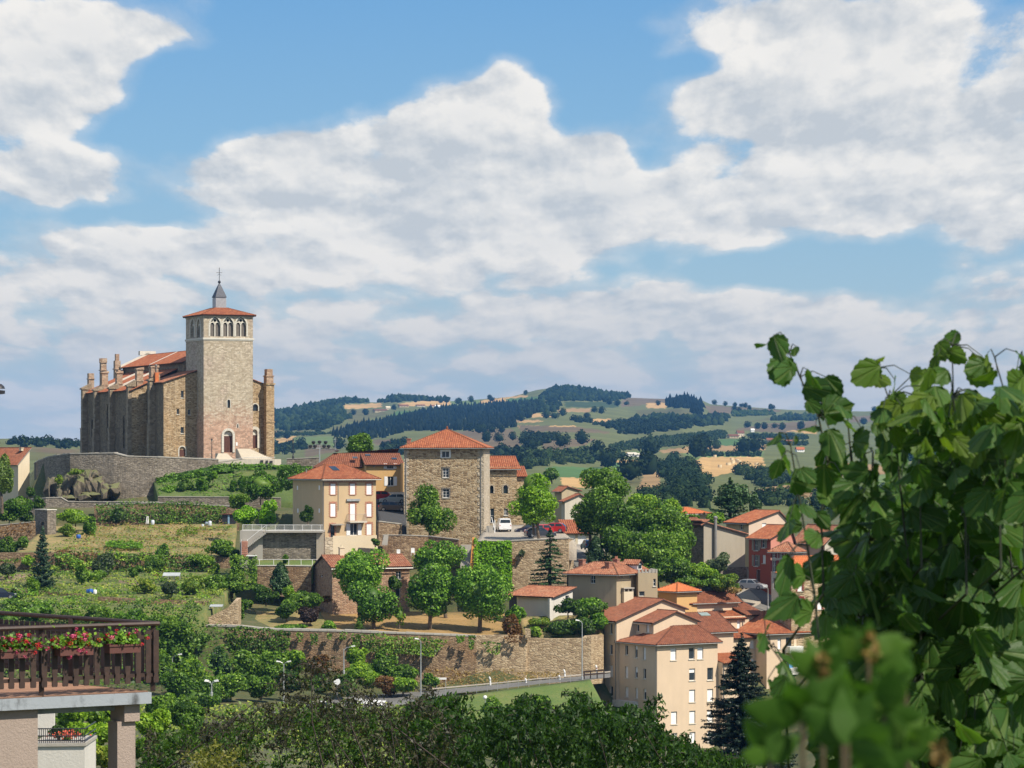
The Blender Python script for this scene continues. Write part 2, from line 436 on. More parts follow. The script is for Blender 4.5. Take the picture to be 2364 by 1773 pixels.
def inside(poly,u,v):
 c=False;n=len(poly)
 for i in range(n):
  x1,y1=poly[i];x2,y2=poly[i-1]
  if(y1>v)!=(y2>v)and u<(x2-x1)*(v-y1)/(y2-y1)+x1:c=not c
 return c
STRAW,TAN,BROWN,GREEN,LGREEN,OLIVE,DKG=(0.46,0.29,0.12),(0.30,0.195,0.09),(0.14,0.105,0.06),(0.075,0.14,0.045),(0.12,0.165,0.055),(0.11,0.105,0.042),(0.045,0.068,0.028)
FI=[(STRAW,[(620,268),(930,252),(932,288),(630,301)]),(OLIVE,[(640,305),(900,300),(980,335),(760,412),(660,405)]),(STRAW,[(1050,258),(1190,240),(1500,226),(1500,272),(1200,278)]),(LGREEN,[(1500,226),(1740,222),(1740,270),(1500,275)]),(STRAW,[(1740,232),(2050,191),(2110,200),(1900,246),(1750,252)]),(GREEN,[(960,382),(1060,320),(1330,305),(1330,342),(1100,378)]),(LGREEN,[(60,560),(300,528),(560,528),(570,606),(60,604)]),(STRAW,[(60,548),(225,522),(190,560),(60,588)]),(TAN,[(50,480),(105,480),(105,500),(50,502)]),(OLIVE,[(500,458),(640,425),(640,440),(560,484)]),(OLIVE,[(250,480),(380,486),(380,500),(250,496)]),(BROWN,[(1550,485),(2000,458),(2100,600),(1800,642),(1600,560)]),(TAN,[(2020,392),(2230,388),(2230,410),(2040,412)]),(TAN,[(2040,436),(2230,436),(2230,490),(2090,486)]),(BROWN,[(860,555),(1040,550),(1000,600),(880,600)]),(BROWN,[(300,600),(420,595),(600,640),(300,700)]),(GREEN,[(1950,215),(2212,198),(2212,240),(1980,250)])]
FJ=[(STRAW,[(0,178),(60,178),(60,190),(0,195)]),(GREEN,[(40,190),(150,185),(140,205),(30,212)]),(BROWN,[(820,195),(1130,192),(1130,232),(780,270),(790,212)]),(STRAW,[(980,236),(1130,234),(1130,276),(980,276)]),(TAN,[(280,282),(550,275),(545,306),(300,306)]),(DKG,[(350,225),(780,230),(760,272),(350,268)]),(STRAW,[(80,306),(275,342),(90,346)]),(STRAW,[(0,362),(190,376),(0,392)]),(STRAW,[(545,360),(700,357),(690,390),(550,396)]),(BROWN,[(0,410),(430,416),(700,460),(690,472),(0,452)]),(STRAW,[(230,410),(430,413),(430,421),(230,419)]),(BROWN,[(170,522),(600,514),(500,560),(300,600),(180,592)]),(OLIVE,[(900,292),(1300,280),(1330,322),(950,362)]),(BROWN,[(1420,252),(2040,292),(1960,312),(1480,322)]),(OLIVE,[(1720,382),(2060,335),(2300,300),(2300,360)]),(BROWN,[(1650,442),(1900,396),(2300,372),(2300,440),(2050,472)]),(STRAW,[(2050,452),(2300,440),(2300,478)]),(GREEN,[(1450,535),(1600,514),(1820,514),(1850,560),(1500,571),(1340,562)]),(LGREEN,[(850,612),(1340,565),(1100,590),(1000,622),(850,632)]),(TAN,[(1080,602),(1340,570),(1910,560),(1900,602),(1560,612),(1380,622),(1100,622)]),(LGREEN,[(1250,622),(1900,605),(1870,662),(1340,682)]),(STRAW,[(1400,655),(1880,652),(1900,740),(1640,772),(1450,820),(1350,700)]),(STRAW,[(640,690),(1020,666),(1030,696),(700,712)]),(GREEN,[(190,745),(270,725),(640,738),(640,802),(560,816),(320,810)]),(GREEN,[(720,700),(1000,698),(900,762),(720,762)]),(STRAW,[(315,810),(560,822),(560,896),(330,882)]),(TAN,[(960,782),(1080,760),(1090,922),(900,902),(920,800)]),(OLIVE,[(780,790),(960,790),(920,892),(780,852)]),(TAN,[(1840,900),(2300,840),(2300,960),(1850,982)]),(BROWN,[(1040,390),(1290,372),(1240,392),(1080,440),(1050,450)]),(STRAW,[(740,640),(850,612),(850,645),(760,650)])]  # the single dark green field has cloud shade put into its colour
FL=[(BROWN,[(240,760),(420,752),(840,786),(840,830),(240,830)]),(OLIVE,[(300,800),(480,800),(380,1000),(300,1000)])]
FR8=[(TAN,[(300,520),(420,505),(600,520),(600,545),(300,560)]),(STRAW,[(820,510),(1087,505),(1087,530),(820,535)]),(LGREEN,[(450,560),(600,545),(640,600),(450,615)]),(BROWN,[(430,330),(540,325),(540,350),(430,352)]),(TAN,[(860,390),(1087,400),(1087,440),(860,432)])]
FIELDS=[(c,[f(*q)for q in pl])for L,f in((FI,RI),(FJ,RJ),(FL,RL),(FR8,R8))for c,pl in L]
def hills():
 us=np.concatenate([np.arange(-2600,300,60.0),np.arange(300,590,12.0),np.arange(590,1990,3.0),np.arange(1990,2400,8.0),np.arange(2400,5200,60.0)])
 NV=230
 V=np.zeros((NV,len(us),3));C=np.ones((NV,len(us),4))
 T=np.linspace(0,1,NV)
 for i,u in enumerate(us):
  r=ridge(u)
  for j,t in enumerate(T):
   V[j,i]=far_pt(u,V0+(r-V0)*t)
 UU=np.repeat(us[None],NV,0)
 VV=V0+(np.array([ridge(u)for u in us])[None]-V0)*T[:,None]
 C[...,:3]=(0.118,0.13,0.048)
 ju=UU+1.6*np.sin(VV*0.9+UU*.05);jv=VV+0.7*np.sin(UU*0.31)+0.5*np.sin(UU*.11+1)
 for c,pl in FIELDS:
  a=np.array(pl);n=len(a)
  m=np.zeros(UU.shape,bool)
  for k in range(n):
   x1,y1=a[k];x2,y2=a[k-1]
   if y1==y2:continue
   cond=(y1>jv)!=(y2>jv)
   m^=cond&(ju<(x2-x1)*(jv-y1)/(y2-y1)+x1)
  C[m,:3]=c
 n=len(us)
 back=np.stack([np.array(P(u,ridge(u),dfar(u)*1.02))*(1,1.0,1)+(0,900,-45)for u in us])
 Vv=np.concatenate([V.reshape(-1,3),back]);Cc=np.concatenate([C.reshape(-1,4),C[-1]])
 NR=NV+1
 idx=np.arange(NR*n).reshape(NR,n)
 Q=np.stack([idx[:-1,:-1],idx[:-1,1:],idx[1:,1:],idx[1:,:-1]],-1).reshape(-1,4)
 m,g,b=new_mat('hill_fields')
 at=g.n.new('ShaderNodeAttribute');at.attribute_name='tint'
 p=pos(g)
 nn=g.noise(p,0.012,6,0.6);f2=g.noise(scaled(g,p,(0.02,0.16,0.02)),1.0,3,0.6)
 k=g.smooth(nn*0.6+f2*0.4,0.3,0.7,0.74,1.18)
 g.put(b.inputs['Base Color'],g.mix(1.0,at.outputs[0],g.xyz(k,k,k),'MULTIPLY'))
 b.inputs['Roughness'].default_value=1.0;b.inputs['Specular IOR Level'].default_value=0.1
 meta(link_mesh('hills',np_mesh('hills',Vv,Q,m,smooth=True,tint=Cc)),kind='structure')
hills()
# woods and single trees on the hills
def ico(sub):
 import bmesh
 bm=bmesh.new();bmesh.ops.create_icosphere(bm,subdivisions=sub,radius=1.0)
 v=np.array([x.co for x in bm.verts]);f=np.array([[q.index for q in x.verts]for x in bm.faces]);bm.free()
 return v,f
ICO1,ICO2=ico(1),ico(2)
ICO3=ico(3)
def lumpy(base,seed,amp,kz=1.0,kxy=1.0,freq=2.2):
 v,f=base
 o=np.array([[1+amp*mnoise.noise(Vector(p)*freq+Vector((seed*7.3,seed,0)))]for p in v])
 return v*o*np.array([kxy,kxy,kz]),f
BLOBS=[lumpy(ICO2,s,0.55,1.0+0.25*(s%3))for s in range(8)]
BLOBS1=[lumpy(ICO1,s,0.5,1.0+0.25*(s%3),freq=1.8)for s in range(8)]
def shaggy(i,n,sz,core=.80):
 "a crown of leaf sprays round a lumpy core, radius about 1"
 r=np.random.default_rng(900+i);v,f=BLOBS1[i%8]
 cs=r.normal(size=(14,3));cs/=np.linalg.norm(cs,axis=1)[:,None];cs[:,2]=np.abs(cs[:,2])*1.1-.25;cs*=.62
 k=r.integers(0,14,n);d=r.normal(size=(n,3));d/=np.linalg.norm(d,axis=1)[:,None]
 p=cs[k]+d*.46;nn=d+np.array([0,0,.3])+r.normal(size=(n,3))*.4;nn/=np.linalg.norm(nn,axis=1)[:,None]
 t=np.cross(nn,r.normal(size=(n,3)));t/=np.linalg.norm(t,axis=1)[:,None];s_=np.cross(nn,t)
 L=sz*r.uniform(.6,1.3,(n,1))
 a,b,c=p-t*L*.5-s_*L*.4,p+t*L*.5-s_*L*.35,p+s_*L*.55
 V=np.stack([a,b,c],1).reshape(-1,3)
 return np.concatenate([v*core*np.array([.9,.9,.72]),V]),np.concatenate([f,np.arange(3*n).reshape(n,3)+len(v)])
SHAG3=[shaggy(i,330,.22)for i in range(8)]
SHAG=[shaggy(i+8,80,.42)for i in range(8)]
M['far_wood']=leafy('far_wood',(0.006,0.012,0.006),(0.016,0.029,0.011),(0.036,0.056,0.018),transl=0,rough=0.9,nscale=0.03,spec=0.05)
M['far_conifer']=leafy('far_conifers',(0.003,0.006,0.004),(0.006,0.011,0.007),(0.012,0.019,0.010),transl=0,rough=0.9,nscale=0.02,spec=0.05)
M['mid_wood']=leafy('mid_wood',(0.010,0.022,0.010),(0.026,0.048,0.016),(0.055,0.080,0.026),transl=0,rough=0.9,nscale=0.05,spec=0.05)
WI=[(1,[(50,330),(300,286),(430,252),(620,222),(760,226),(850,246),(620,262),(610,300),(640,370),(690,372),(560,440),(400,492),(50,472)]),(0,[(880,250),(1000,215),(1050,196),(1250,210),(1490,224),(1490,236),(1200,240),(1010,250)]),(2,[(1330,312),(1500,290),(2212,240),(2230,330),(2100,372),(2020,400),(2050,462),(1600,482),(1150,482),(950,542),(700,560),(500,522),(700,440),(950,402)]),(0,[(50,605),(320,602),(330,640),(60,690)]),(1,[(920,605),(1120,562),(1120,690),(920,690)]),(0,[(1820,645),(2230,650),(2230,760),(1830,760)]),(4,[(50,500),(300,505),(560,505),(300,525),(50,525)])]
WJ=[(1,[(150,185),(240,130),(380,108),(500,128),(700,160),(850,180),(850,200),(700,230),(350,222),(150,218)]),(1,[(0,235),(330,238),(280,312),(0,300)]),(2,[(1130,215),(1250,185),(1330,195),(1420,240),(1430,332),(1330,332),(1320,282),(1130,276)]),(1,[(560,402),(820,385),(1060,330),(1320,350),(1620,330),(1600,402),(1320,430),(1100,470),(800,492),(700,442)]),(4,[(700,562),(1000,512),(1450,470),(1600,450),(1600,508),(1300,562),(900,600),(700,622)]),(0,[(0,478),(300,486),(280,532),(150,582),(0,562)]),(3,[(0,640),(600,612),(690,660),(560,715),(250,722),(0,770)]),(3,[(1080,720),(1200,660),(1290,700),(1380,770),(1450,850),(1440,930),(1100,920),(1080,790)]),(3,[(1640,790),(1760,750),(1900,760),(2100,820),(2110,890),(1850,895)]),(3,[(880,940),(1300,930),(1480,1010),(1480,1060),(1000,1050),(880,1000)]),(4,[(1820,535),(2230,545),(2230,572),(1880,558)]),(4,[(1380,625),(1500,625),(1870,635),(1870,655),(1560,658),(1400,655)]),(4,[(1740,480),(2230,490),(2230,524),(1800,518)]),(4,[(1640,300),(1960,300),(1980,330),(1640,345)]),(4,[(780,745),(960,735),(960,790),(860,800),(780,780)]),(0,[(0,300),(90,310),(80,350),(0,360)]),(0,[(400,365),(540,360),(550,400),(420,400)]),(3,[(1850,980),(2212,960),(2212,1060),(1880,1060)]),(4,[(560,640),(760,620),(820,650),(700,690),(600,690)]),(1,[(1900,380),(2070,330),(2300,350),(2300,378)])]
WL=[(1,[(-60,735),(400,700),(560,700),(835,742),(835,790),(400,750),(-60,745)])]
W8=[(1,[(830,330),(1087,300),(1087,390),(860,390)]),(3,[(600,420),(1087,440),(1087,500),(600,510)]),(3,[(300,610),(800,610),(1087,560),(1087,740),(300,740)])]
def wood(poly,kind,seed):
 r=np.random.default_rng(seed)
 us=[p[0]for p in poly];vs=[p[1]for p in poly]
 Vs,Qs,n0=[],[],0
 area=(max(us)-min(us))*(max(vs)-min(vs))
 pts=[]
 v=min(vs)
 while v<=max(vs)+0.1:
  D=far_pt((min(us)+max(us))/2,v).y
  size={2:6.6,4:4.4}.get(kind,7.6)*F/D
  step=size*0.56
  u=min(us)+r.uniform(0,step)
  while u<max(us):
   uu,vv=u+r.uniform(-.4,.4)*step,v+r.uniform(-.3,.3)*size*0.3
   if inside(poly,uu,vv):pts.append((uu,vv,size))
   u+=step
  v+=max(size*0.26,1.6)
 for uu,vv,size in pts:
  c=far_pt(uu,vv);px=c.y/F
  s=size*px*0.5*r.uniform(0.75,1.25)
  b=(SHAG3 if c.y<1900 else(SHAG if c.y<3600 and kind!=2 else BLOBS1))[r.integers(8)]
  a=r.uniform(0,6.28);ca,sa=math.cos(a),math.sin(a)
  v_=b[0]@np.array([[ca,sa,0],[-sa,ca,0],[0,0,1]])
  if kind==2:
   tap=1.0-0.42*np.clip(v_[:,2:3],-1,1.3)
   v_=np.concatenate([v_[:,:2]*0.75*tap,v_[:,2:3]*1.5],1)
  Vs.append(v_*s+np.array(c)+(0,0,s*0.42));Qs.append(b[1]+n0);n0+=len(v_)
 if not Vs:return
 return np.concatenate(Vs),np.concatenate(Qs)
wk={4:'mid_wood',0:'far_wood',1:'far_wood',2:'far_conifer',3:'mid_wood'}
sd=100
for L,f in((WI,RI),(WJ,RJ),(WL,RL),(W8,R8)):
 for kind,pl in L:
  sd+=1
  r_=wood([f(*q)for q in pl],kind,sd)
  if r_ is None:continue
  o=link_mesh('woods',np_mesh('woods',*r_,M[wk[kind]],smooth=True))
  meta(o,{4:'hedgerow trees between the far fields',0:'leafy wood along the far hillside',1:'dark leafy wood on the upper hill',2:'dark conifer wood on the hillside',3:'green wood on the lower slope beyond the town'}[kind],'wood',kind='stuff')
# building kit
class Face:
 "a vertical wall plane of a building; s runs along it, z is height"
 def __init__(s,o,e,n):s.o,s.e,s.n,s.holes=o,e,n,[]
 def p(s,a,z,out=0.0):q=s.o+s.e*a+s.n*out;return Vector((q.x,q.y,z))
 def s(s_,u):
  k=(u-CX)/F
  return(k*s_.o.y-s_.o.x)/(s_.e.x-k*s_.e.y)
 def z(s_,u,v):return(VH-v)*(s_.o.y+s_.e.y*s_.s(u))/F
 def px(s_,q):return s_.s(q[0]),s_.z(q[0],q[1])
 def rect(s_,q0,q1):
  "picture rectangle -> (a0, a1, z0, z1)"
  um=(q0[0]+q1[0])/2
  a,b=sorted((s_.s(q0[0]),s_.s(q1[0])))
  return a,b,s_.z(um,q1[1]),s_.z(um,q0[1])
class Bld:
 def __init__(s,name,label,cat,q,D,ang,zb,group=None):
  O=P(q[0],q[1],D);a=math.radians(ang)
  s.O=Vector((O.x,O.y,0));s.D=D
  s.e1=Vector((math.sin(a),math.cos(a),0));s.e2=Vector((-math.cos(a),math.sin(a),0))
  s.zb=zb
  s.T=thing(name,label,cat,(O.x,O.y,zb),group)
  s.walls=MB();s.up=Vector((0,0,1))
 def pt(s,a,b,z):q=s.O+s.e1*a+s.e2*b;return Vector((q.x,q.y,z))
 def R(s,t0=0.0):return Face(s.O+s.e2*t0,s.e1,-s.e2)
 def L(s,s0=0.0):return Face(s.O+s.e1*s0,s.e2,-s.e1)
 def B(s,t1):return Face(s.O+s.e2*t1,s.e1,s.e2)
 def E(s,s1):return Face(s.O+s.e1*s1,s.e2,s.e1)
 def zc(s,v,a=0.0,b=0.0):return(VH-v)*s.pt(a,b,0).y/F
 def box(s,mb,a0,a1,b0,b1,z0,z1):
  return mb.hexa([s.pt(a0,b0,z0),s.pt(a1,b0,z0),s.pt(a1,b1,z0),s.pt(a0,b1,z0),s.pt(a0,b0,z1),s.pt(a1,b0,z1),s.pt(a1,b1,z1),s.pt(a0,b1,z1)])
 def wall(s,f,a0,a1,z0,z1,depth=0.28,mb=None):
  "rectangular wall with the face's window holes and their reveals"
  mb=mb or s.walls
  H=[h for h in f.holes if h[1]>a0 and h[0]<a1 and h[3]>z0 and h[2]<z1]
  xs=sorted({a0,a1,*[min(max(h[i],a0),a1)for h in H for i in(0,1)]});zs=sorted({z0,z1,*[min(max(h[i],z0),z1)for h in H for i in(2,3)]})
  for x0,x1 in zip(xs,xs[1:]):
   for y0,y1 in zip(zs,zs[1:]):
    cx,cy=(x0+x1)/2,(y0+y1)/2
    if any(h[0]<cx<h[1]and h[2]<cy<h[3]for h in H):continue
    mb.poly([f.p(x0,y0),f.p(x1,y0),f.p(x1,y1),f.p(x0,y1)])
  for h in H:
   c=[(h[0],h[2]),(h[1],h[2]),(h[1],h[3]),(h[0],h[3])]
   for i in range(4):
    (x0,y0),(x1,y1)=c[i],c[(i+1)%4]
    mb.poly([f.p(x0,y0),f.p(x1,y1),f.p(x1,y1,-depth),f.p(x0,y0,-depth)])
 def gable(s,f,pts,mb=None):
  "wall polygon above the eaves: list of (a, z)"
  (mb or s.walls).poly([f.p(a,z)for a,z in pts])
 def finish(s,mat,name='wall'):
  return s.walls.build(name,mat,s.T)
 def window(s,f,q0,q1,style='glass',frame='white',sill=True,surround=None,shutters=None,depth=0.2,bars=(1,1),name='window',roll=0.0,rect=None):
  a0,a1,z0,z1=rect or f.rect(q0,q1)
  f.holes.append((a0,a1,z0,z1))
  w=MB();t=0.06
  def bar(m,x0,x1,y0,y1,o0,o1):m.box(f.p(x0,y0,o0),f.p(x1,y0,o0)-f.p(x0,y0,o0),(0,0,y1-y0),f.n*(o1-o0))
  d0,d1=-depth,-depth+0.07
  bar(w,a0,a0+t,z0,z1,d0,d1);bar(w,a1-t,a1,z0,z1,d0,d1)
  bar(w,a0+t,a1-t,z0,z0+t,d0,d1);bar(w,a0+t,a1-t,z1-t,z1,d0,d1)
  if style=='glass':
   for i in range(1,bars[0]+1):
    x=a0+(a1-a0)*i/(bars[0]+1);bar(w,x-t*.45,x+t*.45,z0+t,z1-t,d0+.005,d1-.005)
   for i in range(1,bars[1]+1):
    y=z0+(z1-z0)*i/(bars[1]+1);bar(w,a0+t,a1-t,y-t*.3,y+t*.3,d0+.01,d1-.01)
  W=w.build(name,M[frame],s.T)
  if style=='glass' or roll:
   g=MB();bar(g,a0+t*.5,a1-t*.5,z0+t*.5,z1-t*.5,d0+0.02,d0+0.035);g.build('pane',M['glass'],W)
  if style=='shut' or roll:
   zl=z0+0.02 if style=='shut' else z1-(z1-z0)*roll
   sh=MB();n=max(3,int((z1-zl)/0.16));hh=(z1-0.02-zl)/n
   for i in range(n):
    y=zl+i*hh
    sh.hexa([f.p(a0+.03,y,d1+.02),f.p(a1-.03,y,d1+.02),f.p(a1-.03,y,d1),f.p(a0+.03,y,d1),f.p(a0+.03,y+hh*.96,d1+.005),f.p(a1-.03,y+hh*.96,d1+.005),f.p(a1-.03,y+hh*.96,d1-.01),f.p(a0+.03,y+hh*.96,d1-.01)])
   sh.build('shutter',M['shutter_white'],W)
  if style=='dark':
   g=MB();bar(g,a0+t*.5,a1-t*.5,z0,z1,d0+0.0,d0+0.03);g.build('pane',M['glass'],W)
  if style=='door':
   g=MB();n=max(2,int((a1-a0)/0.3));ww=(a1-a0)/n
   for i in range(n):bar(g,a0+i*ww+.01,a0+(i+1)*ww-.01,z0,z1-.05,d0+0.0,d0+0.05)
   g.build('leaf',M['door_wood'],W)
  if sill:
   m=MB();bar(m,a0-.08,a1+.08,z0-.10,z0-.003,-depth,.09);m.build('sill',M['trim']if sill is True else M[sill],W)
  if shutters:
   for sgn,ed in((-1,a0),(1,a1)):
    m=MB();ww=(a1-a0)*0.5
    x0,x1=(ed-ww-.02,ed-.02)if sgn<0 else(ed+.02,ed+ww+.02)
    bar(m,x0,x1,z0+.02,z1-.02,.02,.06)
    for k in range(8):
     y=z0+.1+(z1-z0-.2)*k/8;bar(m,x0+.05,x1-.05,y,y+.05,.06,.075)
    m.build('shutter',M[shutters],W)
  if surround:
   m=MB();n=max(4,int((z1-z0)/0.16));hh=(z1-z0)/n
   for i in range(n):
    wd=0.13 if i%2 else 0.27
    bar(m,a0-wd,a0-.004,z0+i*hh+.006,z0+(i+1)*hh-.006,-.05,.035)
    bar(m,a1+.004,a1+wd,z0+i*hh+.006,z0+(i+1)*hh-.006,-.05,.035)
   k=7;ww=(a1-a0+.4)/k
   for i in range(k):
    x=a0-.2+i*ww;bar(m,x+.006,x+ww-.006,z1+.004,z1+(.24 if i%2 else.30)+(.1 if i==k//2 else 0),-.05,.04)
   m.build('surround',M[surround],W)
  return W
 def arch_fill(s,f,a0,a1,z1,rise,pointed=False,mat=None,ring=0.22,out=0.05,depth=0.28,jamb=None,name='arch'):
  "fills the square head of a hole down to an arch and frames it with a ring of voussoirs"
  c=(a0+a1)/2;r=(a1-a0)/2;zs=z1-rise
  def arc(k,rr=1.0,add=0.0):
   th=math.pi*k
   if pointed:
    t=k*2 if k<=.5 else(1-k)*2
    h=math.sin(t*math.pi/3);w=2*math.cos(t*math.pi/3)-1
    x=w*(r+add);y=h/math.sin(math.pi/3)*(rise+add)
    return(c+x if k<=.5 else c-x),zs+y
   return c+math.cos(th)*(r+add),zs+math.sin(th)*(rise+add)
  N=12
  for i in range(N):
   p0,p1=arc(i/N),arc((i+1)/N)
   s.walls.poly([f.p(p0[0],p0[1]),f.p(p1[0],p1[1]),f.p(p1[0],z1+.001),f.p(p0[0],z1+.001)])
   s.walls.poly([f.p(p0[0],p0[1]),f.p(p1[0],p1[1]),f.p(p1[0],p1[1],-depth),f.p(p0[0],p0[1],-depth)])
  if ring:
   m=MB();NV=11
   for i in range(NV):
    k0,k1=i/NV+.006,(i+1)/NV-.006
    A,B_,C_,D_=arc(k0),arc(k1),arc(k1,add=ring),arc(k0,add=ring)
    m.hexa([f.p(*A,-.1),f.p(*B_,-.1),f.p(*C_,-.1),f.p(*D_,-.1),f.p(*A,out),f.p(*B_,out),f.p(*C_,out),f.p(*D_,out)])
   if jamb is not None:
    for x0,x1 in((a0-ring,a0-.003),(a1+.003,a1+ring)):
     n=max(2,int((zs-jamb)/.5));hh=(zs-jamb)/n
     for i in range(n):
      m.box(f.p(x0,jamb+i*hh+.008,-.1),f.p(x1,jamb,0)-f.p(x0,jamb,0),(0,0,hh-.016),f.n*(.1+out))
   return m.build(name,mat or M['trim'],s.T)
 def roof(s,polys,tile='tile',caps=(),w=0.32,thick=0.14,name='roof',rib=0.10,fascia='brown_wood',gutter=(),course=0.34):
  "polys: convex planar polygons of (a, b, z), first edge the eave; caps: ridge and hip edges"
  slab=MB();tl=MB()
  for pl in polys:
   pts=[s.pt(*q)for q in pl]
   e=pts[1]-pts[0]
   n=e.cross(pts[2]-pts[1]).normalized()
   if n.z<0:n=-n
   e=e.normalized();up=n.cross(e)
   if up.dot(pts[2]-pts[0])<0:up=-up
   k=len(pts)
   low=[p-n*thick for p in pts];top=[p-n*.012 for p in pts]
   slab.poly(low);slab.poly(top)
   for i in range(k):slab.poly([low[i],low[(i+1)%k],top[(i+1)%k],top[i]])
   xy=[((p-pts[0]).dot(e),(p-pts[0]).dot(up))for p in pts]
   x0,x1=min(q[0]for q in xy),max(q[0]for q in xy)
   def span(x):
    ys=[]
    for i in range(k):
     (ax,ay),(bx,by)=xy[i],xy[(i+1)%k]
     if min(ax,bx)-1e-6<=x<=max(ax,bx)+1e-6:
      if abs(bx-ax)<1e-6:ys+=[ay,by]
      else:ys.append(ay+(by-ay)*(x-ax)/(bx-ax))
    return(min(ys),max(ys))if ys else(0,0)
   nr=max(2,int(round((x1-x0)/w)))
   ww=(x1-x0)/nr
   prof=[(0,0),(.22,.8),(.5,1),(.78,.8)]
   cols=[]
   for i in range(nr):
    for fx,h in prof:cols.append((x0+(i+fx)*ww,h*rib))
   cols.append((x1,0))
   for(xa,ha),(xb,hb)in zip(cols,cols[1:]):
    ya0,ya1=span(min(max(xa,x0+1e-4),x1-1e-4));yb0,yb1=span(min(max(xb,x0+1e-4),x1-1e-4))
    A=pts[0]+e*xa+n*ha;Bq=pts[0]+e*xb+n*hb
    q=[A+up*(ya0-.03),Bq+up*(yb0-.03),Bq+up*yb1,A+up*ya1]
    ua,ub=(xa-x0)/ww+.001,(xb-x0)/ww-.001
    tl.poly(q,[(ua,ya0/course),(ub,yb0/course),(ub,yb1/course),(ua,ya1/course)])
  R=slab.build(name,M[fascia],s.T)
  meta(tl.build('tiles',M[tile],R),kind='stuff')
  if caps:
   cp=MB()
   for a,b in caps:
    A,B_=s.pt(*a),s.pt(*b);L=(B_-A).length;k=max(1,int(L/.42))
    for i in range(k):
     cp.tube([A+(B_-A)*(i/k)+Vector((0,0,.05)),A+(B_-A)*((i+1.04)/k)+Vector((0,0,.03))],[.13,.10],6)
   meta(cp.build('ridge_cap',M[tile],R),kind='stuff')
  for a,b in gutter:
   g=MB();g.tube([s.pt(*a),s.pt(*b)],.07,6);g.build('gutter',M['zinc'],R)
  s.Rf=R
  return R
 def hip(s,a0,a1,b0,b1,ze,zr,oh=0.45,ridge=None,tile='tile',axis='a',gutters=True,**k):
  "hipped roof; ridge = (start, end) along the axis"
  A0,A1,B0,B1=a0-oh,a1+oh,b0-oh,b1+oh
  if axis=='a':
   m=(b0+b1)/2;r0,r1=ridge or(a0+(b1-b0)/2,a1-(b1-b0)/2)
   p,q=(r0,m,zr),(r1,m,zr)
   polys=[[(A0,B0,ze),(A1,B0,ze),q,p],[(A1,B0,ze),(A1,B1,ze),q],[(A1,B1,ze),(A0,B1,ze),p,q],[(A0,B1,ze),(A0,B0,ze),p]]
   caps=[((A0,B0,ze),p),((A1,B0,ze),q),((A1,B1,ze),q),((A0,B1,ze),p)]+([(p,q)]if abs(r1-r0)>.1 else[])
  else:
   m=(a0+a1)/2;r0,r1=ridge or(b0+(a1-a0)/2,b1-(a1-a0)/2)
   p,q=(m,r0,zr),(m,r1,zr)
   polys=[[(A0,B0,ze),(A1,B0,ze),p],[(A1,B0,ze),(A1,B1,ze),q,p],[(A1,B1,ze),(A0,B1,ze),q],[(A0,B1,ze),(A0,B0,ze),p,q]]
   caps=[((A0,B0,ze),p),((A1,B0,ze),p),((A1,B1,ze),q),((A0,B1,ze),q),(p,q)]
  polys=[pl if(len(pl)==3 or(Vector(pl[2])-Vector(pl[3])).length>.05)else pl[:3]for pl in polys]
  gt=[((A0,B0-.06,ze-.1),(A1,B0-.06,ze-.1)),((A0-.06,B1,ze-.1),(A0-.06,B0,ze-.1))]if gutters else()
  return s.roof(polys,tile,caps,gutter=gt,**k)
 def gabled(s,a0,a1,b0,b1,ze,zr,axis='a',oh=0.4,og=0.25,rp=None,ze2=None,tile='tile',**k):
  "two slopes; the ridge runs along the axis at rp across it; ze2 is the far eave"
  ze2=ze if ze2 is None else ze2
  if axis=='a':
   m=rp if rp is not None else(b0+b1)/2
   k0=(zr-ze)/(m-b0);k1=(zr-ze2)/(b1-m)
   A0,A1=a0-og,a1+og
   polys=[[(A0,b0-oh,ze-k0*oh),(A1,b0-oh,ze-k0*oh),(A1,m,zr),(A0,m,zr)],[(A1,b1+oh,ze2-k1*oh),(A0,b1+oh,ze2-k1*oh),(A0,m,zr),(A1,m,zr)]]
   caps=[((A0,m,zr),(A1,m,zr))]
  else:
   m=rp if rp is not None else(a0+a1)/2
   k0=(zr-ze)/(m-a0);k1=(zr-ze2)/(a1-m)
   B0,B1=b0-og,b1+og
   polys=[[(a0-oh,B1,ze-k0*oh),(a0-oh,B0,ze-k0*oh),(m,B0,zr),(m,B1,zr)],[(a1+oh,B0,ze2-k1*oh),(a1+oh,B1,ze2-k1*oh),(m,B1,zr),(m,B0,zr)]]
   caps=[((m,B0,zr),(m,B1,zr))]
  return s.roof(polys,tile,caps,**k)
 def chimney(s,a,b,z0,z1,w=0.6,d=0.6,mat='brick_red',parent=None,pots=0):
  m=MB();s.box(m,a-w/2,a+w/2,b-d/2,b+d/2,z0,z1);s.box(m,a-w/2-.07,a+w/2+.07,b-d/2-.07,b+d/2+.07,z1+.002,z1+.14)
  for i in range(pots):
   q=s.pt(a+(i-(pots-1)/2)*.35,b,0);m.lathe((q.x,q.y,z1+.14),[(.12,0),(.10,.35)],8)
  return m.build('chimney',M[mat],parent or s.Rf)
def downpipe(b,a,t,z0,z1,mat='zinc',r=0.06):
 m=MB();q=b.pt(a,t,0);m.tube([(q.x,q.y,z0),(q.x,q.y,z1)],r,6);return m.build('downpipe',M[mat],b.T)
M['brick_red']=stone('red_brick',[(0.27,0.08,0.045),(0.36,0.11,0.06),(0.42,0.15,0.08)],(0.4,0.32,0.25),size=(0.24,0.08),mw=0.05,rough_bump=0.02)
M['brick_trim']=plain('brick_trim',(0.44,0.20,0.13),0.85,var=0.2,scale=4)
